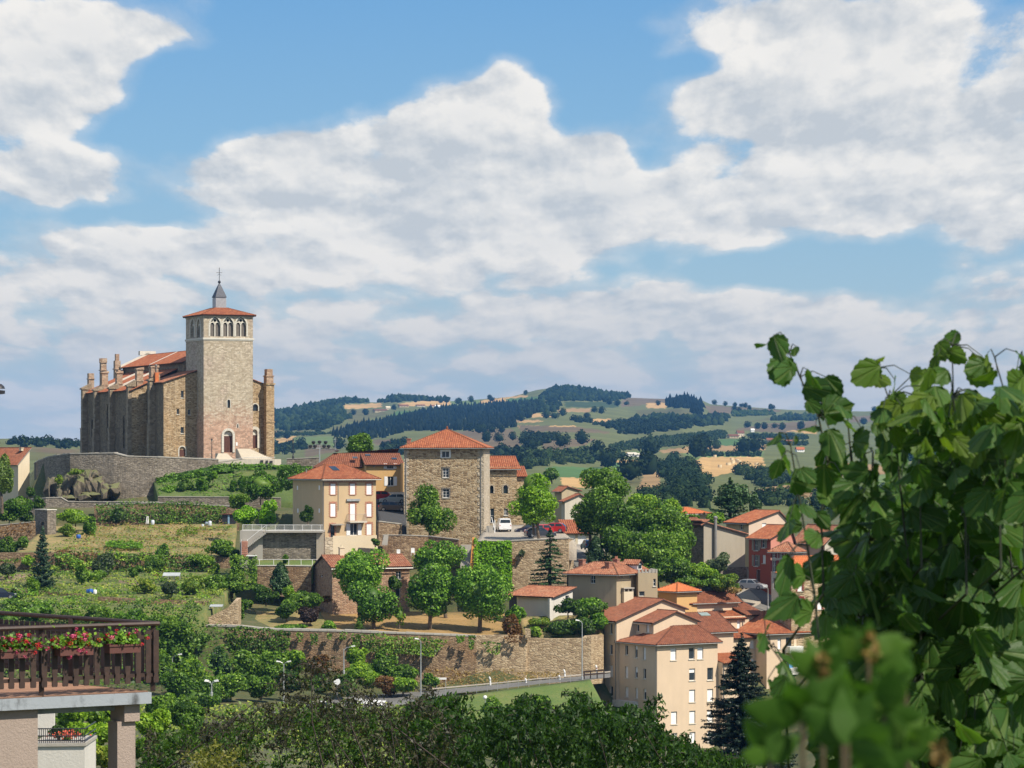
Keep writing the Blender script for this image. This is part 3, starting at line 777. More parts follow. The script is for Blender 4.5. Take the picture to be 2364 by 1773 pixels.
M['church_ashlar']=stone('church_ashlar',[(0.35,0.285,0.20),(0.43,0.355,0.255),(0.49,0.41,0.30),(0.56,0.48,0.365)],(0.37,0.33,0.26),size=(0.46,0.29),mw=0.03,rough_bump=0.045,dirt=0.34,patch=(0.46,0.36,0.28),zband=(4.5,9.5,(0.50,0.285,0.195)))
M['church_rubble']=stone('church_rubble',[(0.195,0.128,0.0633),(0.325,0.22,0.115),(0.429,0.305,0.172),(0.572,0.439,0.287)],(0.468,0.366,0.241),size=(0.40,0.20),mw=0.06,patch=(0.429,0.268,0.127),dirt=0.35)
M['church_side']=stone('church_side',[(0.15,0.11,0.07),(0.22,0.165,0.105),(0.29,0.22,0.14)],(0.23,0.175,0.115),size=(0.55,0.32),mw=0.04,dirt=0.5,patch=(0.16,0.12,0.08))
M['church_buttress']=stone('church_buttress',[(0.22,0.165,0.105),(0.30,0.23,0.155),(0.38,0.30,0.21)],(0.27,0.21,0.15),size=(0.6,0.4),mw=0.035,dirt=0.55)
M['pinnacle']=stone('pinnacle_stone',[(0.33,0.21,0.14),(0.41,0.28,0.19),(0.47,0.35,0.25)],(0.33,0.25,0.18),size=(0.7,0.4),mw=0.03,dirt=0.5)
M['keep']=stone('keep_rubble',[(0.15,0.093,0.0456),(0.3,0.205,0.108),(0.4,0.288,0.166),(0.48,0.372,0.232)],(0.47,0.372,0.241),size=(0.55,0.26),mw=0.07,dirt=0.25)
M['keep_quoin']=stone('keep_quoins',[(0.40,0.33,0.23),(0.50,0.42,0.31),(0.56,0.48,0.37)],(0.36,0.30,0.22),size=(0.7,0.4),mw=0.04,dirt=0.4)
M['retain']=stone('retaining_rubble',[(0.128,0.0805,0.045),(0.216,0.14,0.078),(0.288,0.196,0.114),(0.368,0.266,0.162)],(0.24,0.168,0.102),size=(0.42,0.2),mw=0.07,dirt=0.4,patch=(0.24,0.133,0.06))
M['retain_pale']=stone('pale_rubble',[(0.248,0.172,0.101),(0.368,0.267,0.156),(0.46,0.344,0.211),(0.515,0.404,0.257)],(0.368,0.267,0.164),size=(0.5,0.24),mw=0.07,dirt=0.3)
M['retain_grey']=stone('grey_rubble',[(0.13,0.11,0.085),(0.21,0.175,0.135),(0.28,0.235,0.185),(0.35,0.30,0.24)],(0.22,0.19,0.15),size=(0.4,0.17),mw=0.07,dirt=0.5,patch=(0.11,0.085,0.055))
M['slate_lead']=plain('lead',(0.35,0.36,0.38),0.35,0.3)
# the church
def church():
 b=Bld('church','big medieval stone church with a square belfry tower on the hilltop','church',R1(1072,1590),540,66,-0.8)
 zb=-1.5
 f=b.R(0);l=b.L(0)
 W=f.s(R1(1465,600)[0]);Dp=l.s(R1(930,600)[0])
 zE=f.z(*R1(1100,437));zC=f.z(*R1(1100,627))
 H=[]
 for cx in(1165,1268,1371):
  a0,a1,z0,z1=f.rect(R1(cx-41,455),R1(cx+41,611));f.holes.append((a0,a1,z0,z1));H.append((f,a0,a1,z0,z1))
 for cx in(983,1032):
  a0,a1,z0,z1=l.rect(R1(cx-16,468),R1(cx+16,618));l.holes.append((a0,a1,z0,z1));H.append((l,a0,a1,z0,z1))
 for ff,a0,a1,z0,z1 in H:
  w=a1-a0;rise=w*0.72;c=(a0+a1)/2
  ring=b.arch_fill(ff,a0,a1,z1,rise,pointed=True,mat=M['trim'],ring=0.30,out=0.06,depth=0.55,jamb=z0,name='window')
  t=MB()
  def bar(x0,x1,y0,y1,o0=-.40,o1=-.24):t.box(ff.p(x0,y0,o0),ff.p(x1,y0,o0)-ff.p(x0,y0,o0),(0,0,y1-y0),ff.n*(o1-o0))
  bar(c-.09,c+.09,z0,z1-rise-.05)
  for sgn in(-1,1):
   cc=c+sgn*w/4;r_=w/4
   for k in range(8):
    t0,t1=math.pi*k/8,math.pi*(k+1)/8
    zz=z1-rise-.1
    q=lambda th,rr:ff.p(cc+math.cos(th)*rr,zz+math.sin(th)*rr*1.25,-.24)
    q2=lambda th,rr:ff.p(cc+math.cos(th)*rr,zz+math.sin(th)*rr*1.25,-.40)
    t.hexa([q2(t0,r_-.1),q2(t1,r_-.1),q2(t1,r_+.05),q2(t0,r_+.05),q(t0,r_-.1),q(t1,r_-.1),q(t1,r_+.05),q(t0,r_+.05)])
  zo=z1-rise*.46;ro=w*.19
  for k in range(12):
   t0,t1=math.tau*k/12,math.tau*(k+1)/12
   q=lambda th,rr,o:ff.p(c+math.cos(th)*rr,zo+math.sin(th)*rr,o)
   t.hexa([q(t0,ro-.1,-.40),q(t1,ro-.1,-.40),q(t1,ro+.07,-.40),q(t0,ro+.07,-.40),q(t0,ro-.1,-.22),q(t1,ro-.1,-.22),q(t1,ro+.07,-.22),q(t0,ro+.07,-.22)])
  t.build('tracery',M['trim'],ring)
  lv=MB();n=13;zt=z1-rise*.85
  for i in range(n):
   y=z0+(zt-z0)*i/n
   lv.hexa([ff.p(a0,y,-.42),ff.p(a1,y,-.42),ff.p(a1,y+.16,-.62),ff.p(a0,y+.16,-.62),ff.p(a0,y+.03,-.42),ff.p(a1,y+.03,-.42),ff.p(a1,y+.19,-.62),ff.p(a0,y+.19,-.62)])
  lv.build('louvres',plainm('louvre',(0.24,0.21,0.18)),ring)
  bk=MB();bk.box(ff.p(a0-.3,z0-.2,-.75),ff.p(a1+.3,z0,0)-ff.p(a0-.3,z0,0),(0,0,z1-z0+.4),ff.n*.04);bk.build('backing',M['dark'],ring)
 for q0,q1,rise in((R1(1261,1114),R1(1284,1180),.35),(R1(1339,1310),R1(1349,1340),.1)):
  W_=b.window(f,q0,q1,'dark','dark',sill=False,depth=.35,name='slit_window')
  a0,a1,z0,z1=f.rect(q0,q1);b.arch_fill(f,a0,a1,z1,rise,ring=.12,out=.03,mat=M['trim'],jamb=z0,name='slit_surround')
 q0,q1=R1(1232,1362),R1(1302,1536)
 a0,a1,z0,z1=f.rect(q0,q1);zdo=f.z(1270/3.456+160,R1(0,1405)[1])
 f.holes.append((a0,a1,z0,z1))
 b.arch_fill(f,a0,a1,z1,(a1-a0)/2,ring=.42,out=.14,mat=M['trim'],jamb=z0,depth=.5,name='portal')
 d=MB()
 for i in range(6):
  ww=(a1-a0)/6;d.box(f.p(a0+i*ww+.012,z0,-.5),f.e*(ww-.024),(0,0,zdo-z0),f.n*.07)
 d.build('door',M['door_wood'],b.T)
 d=MB();d.box(f.p(a0,zdo,-.5),f.e*(a1-a0),(0,0,z1-zdo),f.n*.10);d.build('tympanum',M['trim'],b.T)
 q=f.rect(R1(1328,1455),R1(1342,1483));d=MB();d.box(f.p(q[0],q[2],0.02),f.e*(q[1]-q[0]),(0,0,q[3]-q[2]),f.n*.04);d.build('notice_board',M['white'],b.T)
 b.wall(f,0,W,zb,zE,depth=.55);b.wall(l,0,Dp,zb,zE,depth=.55)
 b.wall(b.B(Dp),0,W,zb,zE);b.wall(b.E(W),0,Dp,zb,zE)
 b.finish(M['church_ashlar'],'tower')
 m=MB();o=.16
 b.box(m,-o,W+o,-o,Dp+o,zC-.12,zC+.16);b.box(m,-o*.5,W+o*.5,-o*.5,Dp+o*.5,zC-.30,zC-.124);b.box(m,-.1,W+.1,-.1,Dp+.1,zE-.32,zE-.02)
 m.build('cornice',M['trim'],b.T)
 zr=b.R(Dp/2).z(*R1(1210,386));r=1.05;cs,ct=W/2,Dp/2;A0,A1,B0,B1,oh=-.45,W+.45,-.45,Dp+.45,0
 c4=[(cs-r,ct-r,zr),(cs+r,ct-r,zr),(cs+r,ct+r,zr),(cs-r,ct+r,zr)]
 e4=[(A0,B0,zE),(A1,B0,zE),(A1,B1,zE),(A0,B1,zE)]
 b.roof([[e4[i],e4[(i+1)%4],c4[(i+1)%4],c4[i]]for i in range(4)],'tile',[(e4[i],c4[i])for i in range(4)],thick=.22)
 rf=b.Rf
 g=b.R(ct)
 zt0,zt1=zr-.3,g.z(*R1(1197,300));r=(g.s(R1(1240,340)[0])-g.s(R1(1157,340)[0]))/2;cs=g.s(R1(1197,340)[0])
 m=MB();b.box(m,cs-r+.05,cs+r-.05,ct-r+.05,ct+r-.05,zt0,zt1)
 tur=m.build('turret',plainm('lead_cladding',(0.30,0.30,0.31),.45),rf)
 m=MB()
 for i in range(9):
  y=zt0+.35+(zt1-zt0-.5)*i/9;b.box(m,cs-r,cs+r,ct-r,ct+r,y,y+.17)
 m.build('cladding_boards',plainm('grey_boards',(0.42,0.42,0.43),.4,.2),b.T)
 m=MB();zs=g.z(*R1(1197,186));rr=r+.08;k=8
 prof=[(rr*1.03,zt1-.02),(rr*.95,zt1+.25),(rr*.62,zt1+(zs-zt1)*.45),(rr*.30,zt1+(zs-zt1)*.78),(.06,zs)]
 c=b.pt(cs,ct,0)
 rings=[[b.pt(cs+q*math.cos(math.pi/4+j*math.pi/2)*1.38,ct+q*math.sin(math.pi/4+j*math.pi/2)*1.38,z)for j in range(4)]for q,z in prof]
 for i in range(len(prof)-1):
  for j in range(4):m.poly([rings[i][j],rings[i][(j+1)%4],rings[i+1][(j+1)%4],rings[i+1][j]])
 m.build('spire',M['slate'],b.T)
 m=MB();m.lathe((c.x,c.y,zs-.1),[(.05,0),(.24,.18),(.28,.34),(.2,.52),(.05,.62)],10)
 zx=g.z(*R1(1197,62));m.tube([(c.x,c.y,zs),(c.x,c.y,zx)],.055,6)
 zh=g.z(*R1(1197,102));a=b.e1*.55
 m.tube([Vector((c.x,c.y,zh))-a,Vector((c.x,c.y,zh))+a],.05,6);m.tube([Vector((c.x,c.y,zh-.5))-a*.6,Vector((c.x,c.y,zh-.2)),Vector((c.x,c.y,zh-.5))+a*.6],.03,5)
 m.build('cross',M['dark_metal'],b.T)
# front block to the left of the tower
 tA=3.9;fa=b.R(tA)
 sA=fa.s(R1(752,1200)[0])
 zl=fa.z(*R1(752,972));zr_=fa.z(*R1(1000,888));s1=fa.s(R1(1000,900)[0])
 for q0,q1,stl in((R1(891,1043),R1(913,1101),'dark'),(R1(857,1189),R1(877,1232),'dark'),(R1(946,1192),R1(968,1236),'dark'),(R1(889,1333),R1(914,1384),'dark')):
  b.window(fa,q0,q1,stl,'trim',sill=True,depth=.3,name='window')
 q=fa.rect(R1(877,1490),R1(926,1569));fa.holes.append(q);zz=fa.z(*R1(900,1514))
 b.arch_fill(fa,*q[:2],q[3],(q[1]-q[0])/2,ring=.2,out=.05,jamb=q[2],depth=.3,name='doorway')
 d=MB();d.box(fa.p(q[0],q[2],-.3),fa.e*(q[1]-q[0]),(0,0,zz-q[2]),fa.n*.05);d.build('door',M['door_wood'],b.T)
 d=MB();d.box(fa.p(q[0],zz,-.3),fa.e*(q[1]-q[0]),(0,0,q[3]-zz),fa.n*.08);d.build('tympanum',M['church_rubble'],b.T)
 b.walls=MB();b.wall(fa,sA,0.0,zb,zl);b.gable(fa,[(sA,zl),(0.0,zl),(0.0,zr_+(0-s1)*(zr_-zl)/(s1-sA))])
 b.finish(M['church_rubble'],'wall')
 tB=13.0;la=b.L(sA)
 b.walls=MB();b.wall(la,tA,tB,zb,zl);b.finish(M['church_side'],'wall')
 k=(zr_-zl)/(s1-sA)
 b.roof([[(sA-.4,tB,zl-.4*k),(sA-.4,tA-.3,zl-.4*k),(0.2,tA-.3,zl+(0.2-sA)*k),(0.2,tB,zl+(.2-sA)*k)]],'tile_old')
# chapels further back, standing further out
 lb0=None
 tC=14.5;fc=b.R(tC);sB=fc.s(R1(497,1300)[0]);zcl=fc.z(*R1(505,1035));zcr=fc.z(*R1(607,985));sr=fc.s(R1(607,1000)[0])
 kc=(zcr-zcl)/(sr-sB)
 b.walls=MB();b.wall(fc,sB,sA+.2,zb,zcl);b.gable(fc,[(sB,zcl),(sA+.2,zcl),(sA+.2,zcl+kc*(sA+.2-sB))]);b.finish(M['church_rubble'],'wall')
 tE=b.L(sB).s(R1(118,1300)[0])
 lw=b.L(sB)
 for cx,y0,y1,hw in((185,1265,1410,9),(312,1150,1440,13),(436,1240,1500,8)):
  q=lw.rect(R1(cx-hw,y0),R1(cx+hw,y1));lw.holes.append(q)
  rg=b.arch_fill(lw,*q[:2],q[3],(q[1]-q[0])*.8,pointed=True,ring=.22,out=.06,mat=M['church_buttress'],jamb=q[2],name='window')
  d=MB();d.box(lw.p(q[0],q[2],-.3),lw.e*(q[1]-q[0]),(0,0,q[3]-q[2]),lw.n*.05);d.build('pane',M['glass'],rg)
 b.walls=MB();b.wall(lw,tC,tE,zb,zcl)
 p0,p1,p2=(sB,tE),(sB+5,tE+6),(12,tE+7)
 for(x0,y0),(x1,y1)in((p0,p1),(p1,p2)):
  b.walls.poly([b.pt(x0,y0,zb),b.pt(x1,y1,zb),b.pt(x1,y1,zcl),b.pt(x0,y0,zcl)])
 b.finish(M['church_side'],'wall')
 nv0=-0.3
 b.roof([[(sB-.35,tE+.3,zcl-.35*kc),(sB-.35,tC-.3,zcl-.35*kc),(nv0,tC-.3,zcl+kc*(nv0-sB)),(nv0,tE+.3,zcl+kc*(nv0-sB))]],'tile',[])
 m=MB()
 for t in(tC+(tE-tC)*.36,tC+(tE-tC)*.68):
  m.hexa([b.pt(sB-.3,t,zcl-.1),b.pt(nv0,t,zcl+kc*(nv0-sB)-.1),b.pt(nv0,t+.6,zcl+kc*(nv0-sB)-.1),b.pt(sB-.3,t+.6,zcl-.1),b.pt(sB-.3,t,zcl+.35),b.pt(nv0,t,zcl+kc*(nv0-sB)+.35),b.pt(nv0,t+.6,zcl+kc*(nv0-sB)+.35),b.pt(sB-.3,t+.6,zcl+.35)])
 m.build('coping',M['trim'],b.T)
# nave
 n0,n1=nv0,W+1.0;ln=b.L(n0)
 zne=ln.z(*R1(760,822));tN=ln.s(R1(425,860)[0]);rt=b.L(W/2)
 znr=rt.z(*R1(900,733))
 b.walls=MB();b.wall(ln,Dp,tN,zb,zne);b.wall(b.E(n1),Dp,tN,zb,zne);b.wall(b.B(tN),n0,n1,zb,zne);b.gable(b.B(tN),[(n0,zne),(n1,zne),(W/2,znr)]);b.wall(b.R(Dp),n0,n1,zb,zne)
 b.finish(M['church_side'],'wall')
 b.gabled(n0,n1,Dp,tN-.4,zne,znr,axis='b',rp=W/2,oh=.5,og=0)
 m=MB();tm=Dp+(tN-Dp)*.5
 for t,hh in((tm,.16),(tN-.5,.5)):
  for(x0,z0),(x1,z1)in(((n0-.5,zne-.25),(W/2,znr)),((W/2,znr),(n1+.5,zne-.25))):
   m.hexa([b.pt(x0,t,z0-.1),b.pt(x1,t,z1-.1),b.pt(x1,t+.5,z1-.1),b.pt(x0,t+.5,z0-.1),b.pt(x0,t,z0+hh),b.pt(x1,t,z1+hh),b.pt(x1,t+.5,z1+hh),b.pt(x0,t+.5,z0+hh)])
 b.box(m,W/2-1.6,W/2+1.6,tN-.5,tN+.5,znr,znr+.8)
 m.build('coping',M['trim'],b.T)
# buttresses with weathered heads and pinnacles
 def buttress(t,w,out,ztop,zpin=None,sface=sB,pin=None):
  m=MB();s_=sface
  zst=zb+(ztop-zb)*.46
  b.box(m,s_-out,s_+.2,t-w/2,t+w/2,zb,zst)
  b.box(m,s_-out+.12,s_+.2,t-w/2+.06,t+w/2-.06,zst+.16,ztop)
  b.box(m,s_-out-.08,s_+.2,t-w/2-.06,t+w/2+.06,zst+.002,zst+.158)
  m.hexa([b.pt(s_-out-.1,t-w/2-.1,ztop),b.pt(s_+.8,t-w/2-.1,ztop),b.pt(s_+.8,t+w/2+.1,ztop),b.pt(s_-out-.1,t+w/2+.1,ztop),b.pt(s_-out-.1,t-w/2-.1,ztop+.25),b.pt(s_+.8,t-w/2-.1,ztop+1.2),b.pt(s_+.8,t+w/2+.1,ztop+1.2),b.pt(s_-out-.1,t+w/2+.1,ztop+.25)])
  B_=m.build('buttress',M['church_buttress'],b.T)
  if pin:
   zt,w2,off=pin;m=MB()
   x0,x1=s_+off,s_+off+w2
   b.box(m,x0,x1,t-w2/2,t+w2/2,ztop-.5,zt);b.box(m,x0-.12,x1+.12,t-w2/2-.12,t+w2/2+.12,ztop+(zt-ztop)*.30,ztop+(zt-ztop)*.36)
   m.hexa([b.pt(x0-.15,t-w2/2-.15,zt),b.pt(x1+.15,t-w2/2-.15,zt),b.pt(x1+.15,t+w2/2+.15,zt),b.pt(x0-.15,t+w2/2+.15,zt),b.pt(x0-.1,t-w2/2-.1,zt+.2),b.pt(x1+.1,t-w2/2-.1,zt+.45),b.pt(x1+.1,t+w2/2+.1,zt+.45),b.pt(x0-.1,t+w2/2+.1,zt+.2)])
   m.build('pinnacle',M['pinnacle'],B_)
 for cx,y,pin in((137,1035,None),(233,1045,(905,1.2,.5)),(356,1030,(905,1.1,.4))):
  t=lw.s(R1(cx,1200)[0]);zt=lw.z(*R1(cx,y));p=None
  if pin:p=(lw.z(*R1(cx,pin[0])),pin[1],pin[2])
  buttress(t,1.25,1.05,zt,sface=sB,pin=p)
 buttress(tC+.6,1.2,.8,fc.z(*R1(490,1010)),sface=sB,pin=(fc.z(*R1(520,875)),1.2,1.0))
 buttress(tA+5.5,1.5,1.2,b.L(sA-1).z(*R1(645,965)),sface=sA,pin=(b.L(sA).z(*R1(645,862)),1.35,-.8))
 lv_=b.L(-1.2)
 for x0,x1,y0,y1,cap in((145,197,905,1010,0),(250,290,822,960,2),(352,410,805,960,1),(366,440,878,1000,0)):
  a,c_,z0,z1=lv_.rect(R1(x0,y0),R1(x1,y1));tm_=(a+c_)/2;wv=1.1
  m=MB();b.box(m,-1.2-wv/2,-1.2+wv/2,tm_-wv/2,tm_+wv/2,z0-4,z1);b.box(m,-1.2-wv/2-.15,-1.2+wv/2+.15,tm_-wv/2-.15,tm_+wv/2+.15,z0+(z1-z0)*.55,z0+(z1-z0)*.6)
  if cap==2:
   for dx in(-.5,.5):b.box(m,-1.2-.6,-1.2+.6,tm_+dx-.2,tm_+dx+.2,z1,z1+.9)
  if cap==1:b.box(m,-1.2-.35,-1.2+.35,tm_-.35,tm_+.35,z1,z1+1.3)
  m.build('pinnacle',M['pinnacle'],b.T)
 ff=b.R(tA+4.2);q=ff.rect(R1(686,898),R1(714,965));m=MB();b.box(m,q[0],q[1],tA+4.2,tA+5.4,q[2]-.5,q[3]);m.build('chimney',plainm('orange_render',(0.55,0.16,0.05),.8),b.T)
 m=MB();pc=ff.p((q[0]+q[1])/2,0,-.5);zt=ff.z(*R1(690,832));m.tube([(pc.x,pc.y,q[3]),(pc.x,pc.y,zt)],.08,6);m.lathe((pc.x,pc.y,zt-.4),[(.05,0),(.2,.1),(.2,.3),(.05,.4)],8);m.build('flue',M['zinc'],b.T)
# the wall on the far side of the tower
 tD=6.5;fd=b.R(tD);x0,x1=W-.2,fd.s(R1(1545,1200)[0]);x2=fd.s(R1(1612,1200)[0])
 z0,z1=fd.z(*R1(1468,945)),fd.z(*R1(1545,985))
 q=fd.rect(R1(1462,1150),R1(1506,1205));fd.holes.append(q)
 rg=b.arch_fill(fd,*q[:2],q[3],(q[1]-q[0])/2,ring=.2,out=.05,jamb=q[2],depth=.4,name='window');d=MB();d.box(fd.p(q[0],q[2],-.4),fd.e*(q[1]-q[0]),(0,0,q[3]-q[2]),fd.n*.05);d.build('pane',M['glass'],rg)
 q=fd.rect(R1(1455,1352),R1(1500,1502));fd.holes.append(q);zz=fd.z(*R1(1480,1398))
 b.walls=MB();b.arch_fill(fd,*q[:2],q[3],(q[1]-q[0])/2,ring=.55,out=.10,jamb=q[2],depth=.4,name='doorway')
 d=MB();d.box(fd.p(q[0],q[2],-.4),fd.e*(q[1]-q[0]),(0,0,zz-q[2]),fd.n*.05);d.build('door',M['door_wood'],b.T)
 d=MB();d.box(fd.p(q[0],zz,-.4),fd.e*(q[1]-q[0]),(0,0,q[3]-zz),fd.n*.09);d.build('tympanum',M['trim'],b.T)
 b.wall(fd,x0,x1+.1,zb,z1);b.gable(fd,[(x0,z1),(x1+.1,z1),(x1+.1,z1+.01),(x0,z0)])
 b.wall(b.E(x1+.1),tD,tN,zb,z1)
 b.finish(M['church_rubble'],'wall')
 b.roof([[(x1+.5,tD-.2,z1-.2),(x1+.5,tN,z1-.2),(W,tN,z0+.6),(W,tD-.2,z0+.6)]],'tile_old')
 m=MB();zc_=fd.z(*R1(1580,985))
 b.box(m,x1+.1,x2,tD-1.6,tD+1.2,zb,zc_-.3);b.box(m,x1,x2+.15,tD-1.75,tD+1.3,zc_-.298,zc_)
 zst=fd.z(*R1(1580,1294));b.box(m,x1+.02,x2+.1,tD-1.7,tD+1.3,zst-.12,zst+.12)
 B_=m.build('buttress',M['church_rubble'],b.T)
 m=MB();a0=fd.s(R1(1557,0)[0]);a1=fd.s(R1(1611,0)[0]);zp=fd.z(*R1(1580,872));zq=fd.z(*R1(1580,932))
 b.box(m,a0,a1,tD-1.2,tD+.4,zc_,zq);b.box(m,a0-.12,a1+.12,tD-1.3,tD+.5,zq+.002,zq+.2);b.box(m,a0+.1,a1-.1,tD-1.1,tD+.3,zq+.2,zp)
 m.build('pinnacle',M['pinnacle'],B_)
 m=MB();a0=fd.s(R1(1468,0)[0]);a1=fd.s(R1(1491,0)[0]);zp=fd.z(*R1(1480,880));b.box(m,a0,a1,tD+3,tD+4,zc_,zp);m.build('pinnacle',M['pinnacle'],b.T)
 return b
PM={}
def plainm(n,c,r=.6,mt=0.0):
 if n not in PM:PM[n]=plain(n,c,r,mt)
 return PM[n]
CH=church()
# houses of the town
M['ochre']=plaster('ochre_render',(0.60,0.37,0.15),amt=0.25)
M['beige']=plaster('beige_render',(0.56,0.41,0.24),amt=0.35)
M['cream']=plaster('cream_render',(0.66,0.56,0.40),amt=0.25)
M['peach']=plaster('peach_render',(0.66,0.51,0.36),amt=0.30,dirt=(0.36,0.28,0.21))
M['grey_render']=plaster('grey_render',(0.40,0.35,0.27),amt=0.45)
M['tan_render']=plaster('tan_render',(0.43,0.345,0.22),amt=0.5)
M['white_render']=plaster('white_render',(0.62,0.59,0.53),amt=0.3)
M['offwhite']=plaster('offwhite_render',(0.55,0.50,0.41),amt=0.3)
M['red_render']=plaster('red_render',(0.40,0.085,0.05),amt=0.3,dirt=(0.2,0.05,0.03))
M['pink_render']=plaster('pink_render',(0.60,0.25,0.18),amt=0.2)
M['palepink']=plaster('pale_pink_render',(0.66,0.50,0.38),amt=0.2)
M['red_paint']=plain('red_paint',(0.22,0.03,0.03),0.5)
M['orange_board']=plain('orange_board',(0.58,0.25,0.05),0.7,var=0.2)
def yellow_house():
 b=Bld('house','beige house with white closed shutters and red brick window surrounds beside the raised terrace','house',R3(657,1000),437,61,P(*R3(657,1010),437).z)
 f,l=b.R(0),b.L(0);W,Dp=f.s(R3(1036,600)[0]),l.s(R3(430,600)[0])
 ze=f.z(*R3(660,463));zb=f.z(*R3(700,1010))
 for x0,x1 in((704,741),(847,884),(967,1004)):
  b.window(f,R3(x0,495),R3(x1,574),'shut',sill='brick_trim',surround='brick_trim',depth=.1)
  if x0!=847:b.window(f,R3(x0,640),R3(x1,735),'shut',sill='brick_trim',surround='brick_trim',depth=.1)
 b.window(f,R3(847,640),R3(884,764),'shut',sill=False,surround='brick_trim',depth=.1,name='balcony_door')
 b.window(f,R3(968,788),R3(1004,868),'shut',sill='brick_trim',surround='brick_trim',depth=.1)
 b.window(f,R3(848,785),R3(902,872),'glass',bars=(1,0),sill=True,shutters='shutter_white',name='french_window')
 b.window(f,R3(704,796),R3(734,893),'glass',frame='dark_metal',bars=(0,0),sill=False,surround='brick_trim',name='door')
 for x,y0,y1 in((463,510,540),(622,508,540),(466,676,706),(622,676,706)):
  b.window(l,R3(x-4,y0),R3(x+5,y1),'shut',sill=False,depth=.08,name='slit_window')
 b.wall(f,0,W,zb,ze);b.wall(l,0,Dp,zb,ze);b.wall(b.B(Dp),0,W,zb,ze);b.wall(b.E(W),0,Dp,zb,ze)
 b.finish(M['beige'])
 m=MB();zp=f.z(*R3(860,873));x0=f.s(R3(720,0)[0])
 b.box(m,x0,W+.25,-.10,-.003,zb-1,zp);m.build('base',M['cream'],b.T)
 m=MB();b.box(m,-.12,x0-.02,-.16,-.003,zb-1,zp-.2);m.build('corner_buttress',M['keep_quoin'],b.T)
 fr=b.R(Dp/2)
 b.hip(0,W,0,Dp,ze,fr.z(*R3(730,356)),oh=.55,ridge=(fr.s(R3(660,0)[0])+.2,fr.s(R3(802,0)[0])))
 rf=b.Rf
 m=MB()
 for i in range(int(W/.3)):b.box(m,i*.3+.05,i*.3+.2,-.10,-.003,ze-.32,ze-.14)
 for i in range(int(Dp/.3)):b.box(m,-.10,-.003,i*.3+.05,i*.3+.2,ze-.32,ze-.14)
 meta(m.build('dentils',M['trim'],b.T),kind='stuff')
 m=MB();b.box(m,0,W,-.06,-.003,ze-.45,ze-.33);m.build('eave_band',M['brick_trim'],b.T)
 zr=fr.z(*R3(730,356));pt=lambda a,k:b.pt(a,-.55+(Dp/2+.55)*k,ze+(zr-ze)*k+.09)
 a0=W*.33;m=MB();m.hexa([pt(a0,.55),pt(a0+1.1,.55),pt(a0+1.1,.82),pt(a0,.82)]+[p_+Vector((0,0,.07))for p_ in(pt(a0,.55),pt(a0+1.1,.55),pt(a0+1.1,.82),pt(a0,.82))])
 m.build('roof_light',M['glass'],rf)
 m=MB();q=b.pt(.8,Dp*.72,ze+.9);m.lathe(q,[(.09,-.3),(.09,.5),(.15,.52),(.15,.6)],8);m.build('vent',M['zinc'],rf)
 m=MB();q=b.pt(W*.52,Dp/2,zr);m.tube([q,q+Vector((0,0,.55))],[.1,.05],6);m.build('finial',M['brick_trim'],rf)
 a0,a1=f.s(R3(826,0)[0]),f.s(R3(950,0)[0]);z0=f.z(*R3(880,770));z1=f.z(*R3(880,716))
 m=MB();b.box(m,a0,a1,-1.0,-.003,z0-.16,z0);bl=m.build('balcony',M['trim'],b.T)
 m=MB()
 for(p0,p1)in(((a0,-.95),(a1,-.95)),((a0,-.95),(a0,-.02)),((a1,-.95),(a1,-.02))):
  for z in(z1,z0+.12):m.tube([b.pt(*p0,z),b.pt(*p1,z)],.025,5)
  n=int(((p1[0]-p0[0])**2+(p1[1]-p0[1])**2)**.5/.13)
  for i in range(n+1):
   k=i/n;x,y=p0[0]+(p1[0]-p0[0])*k,p0[1]+(p1[1]-p0[1])*k;m.tube([b.pt(x,y,z0),b.pt(x,y,z1)],.014,4,caps=False)
 m.build('railing',plainm('rusty_white',(0.50,0.40,0.33)),bl)
 q=f.rect(R3(820,606),R3(915,622));m=MB();m.box(f.p(q[0],q[2],.003),f.e*(q[1]-q[0]),(0,0,q[3]-q[2]),f.n*.25);m.build('awning_case',M['grey_metal'],b.T)
 q=f.rect(R3(700,776),R3(788,790));m=MB();m.hexa([f.p(q[0],q[2],.003),f.p(q[1],q[2],.003),f.p(q[1],q[2]-.15,.9),f.p(q[0],q[2]-.15,.9)]+[f.p(q[0],q[2]+.06,.003),f.p(q[1],q[2]+.06,.003),f.p(q[1],q[2]-.09,.9),f.p(q[0],q[2]-.09,.9)]);m.build('door_canopy',M['zinc'],b.T)
 downpipe(b,-.08,.12,f.z(*R3(657,870)),ze-.2)
 downpipe(b,W*.27,-.08,f.z(*R3(770,690)),ze-.45,r=.035)
 return b
yellow_house()
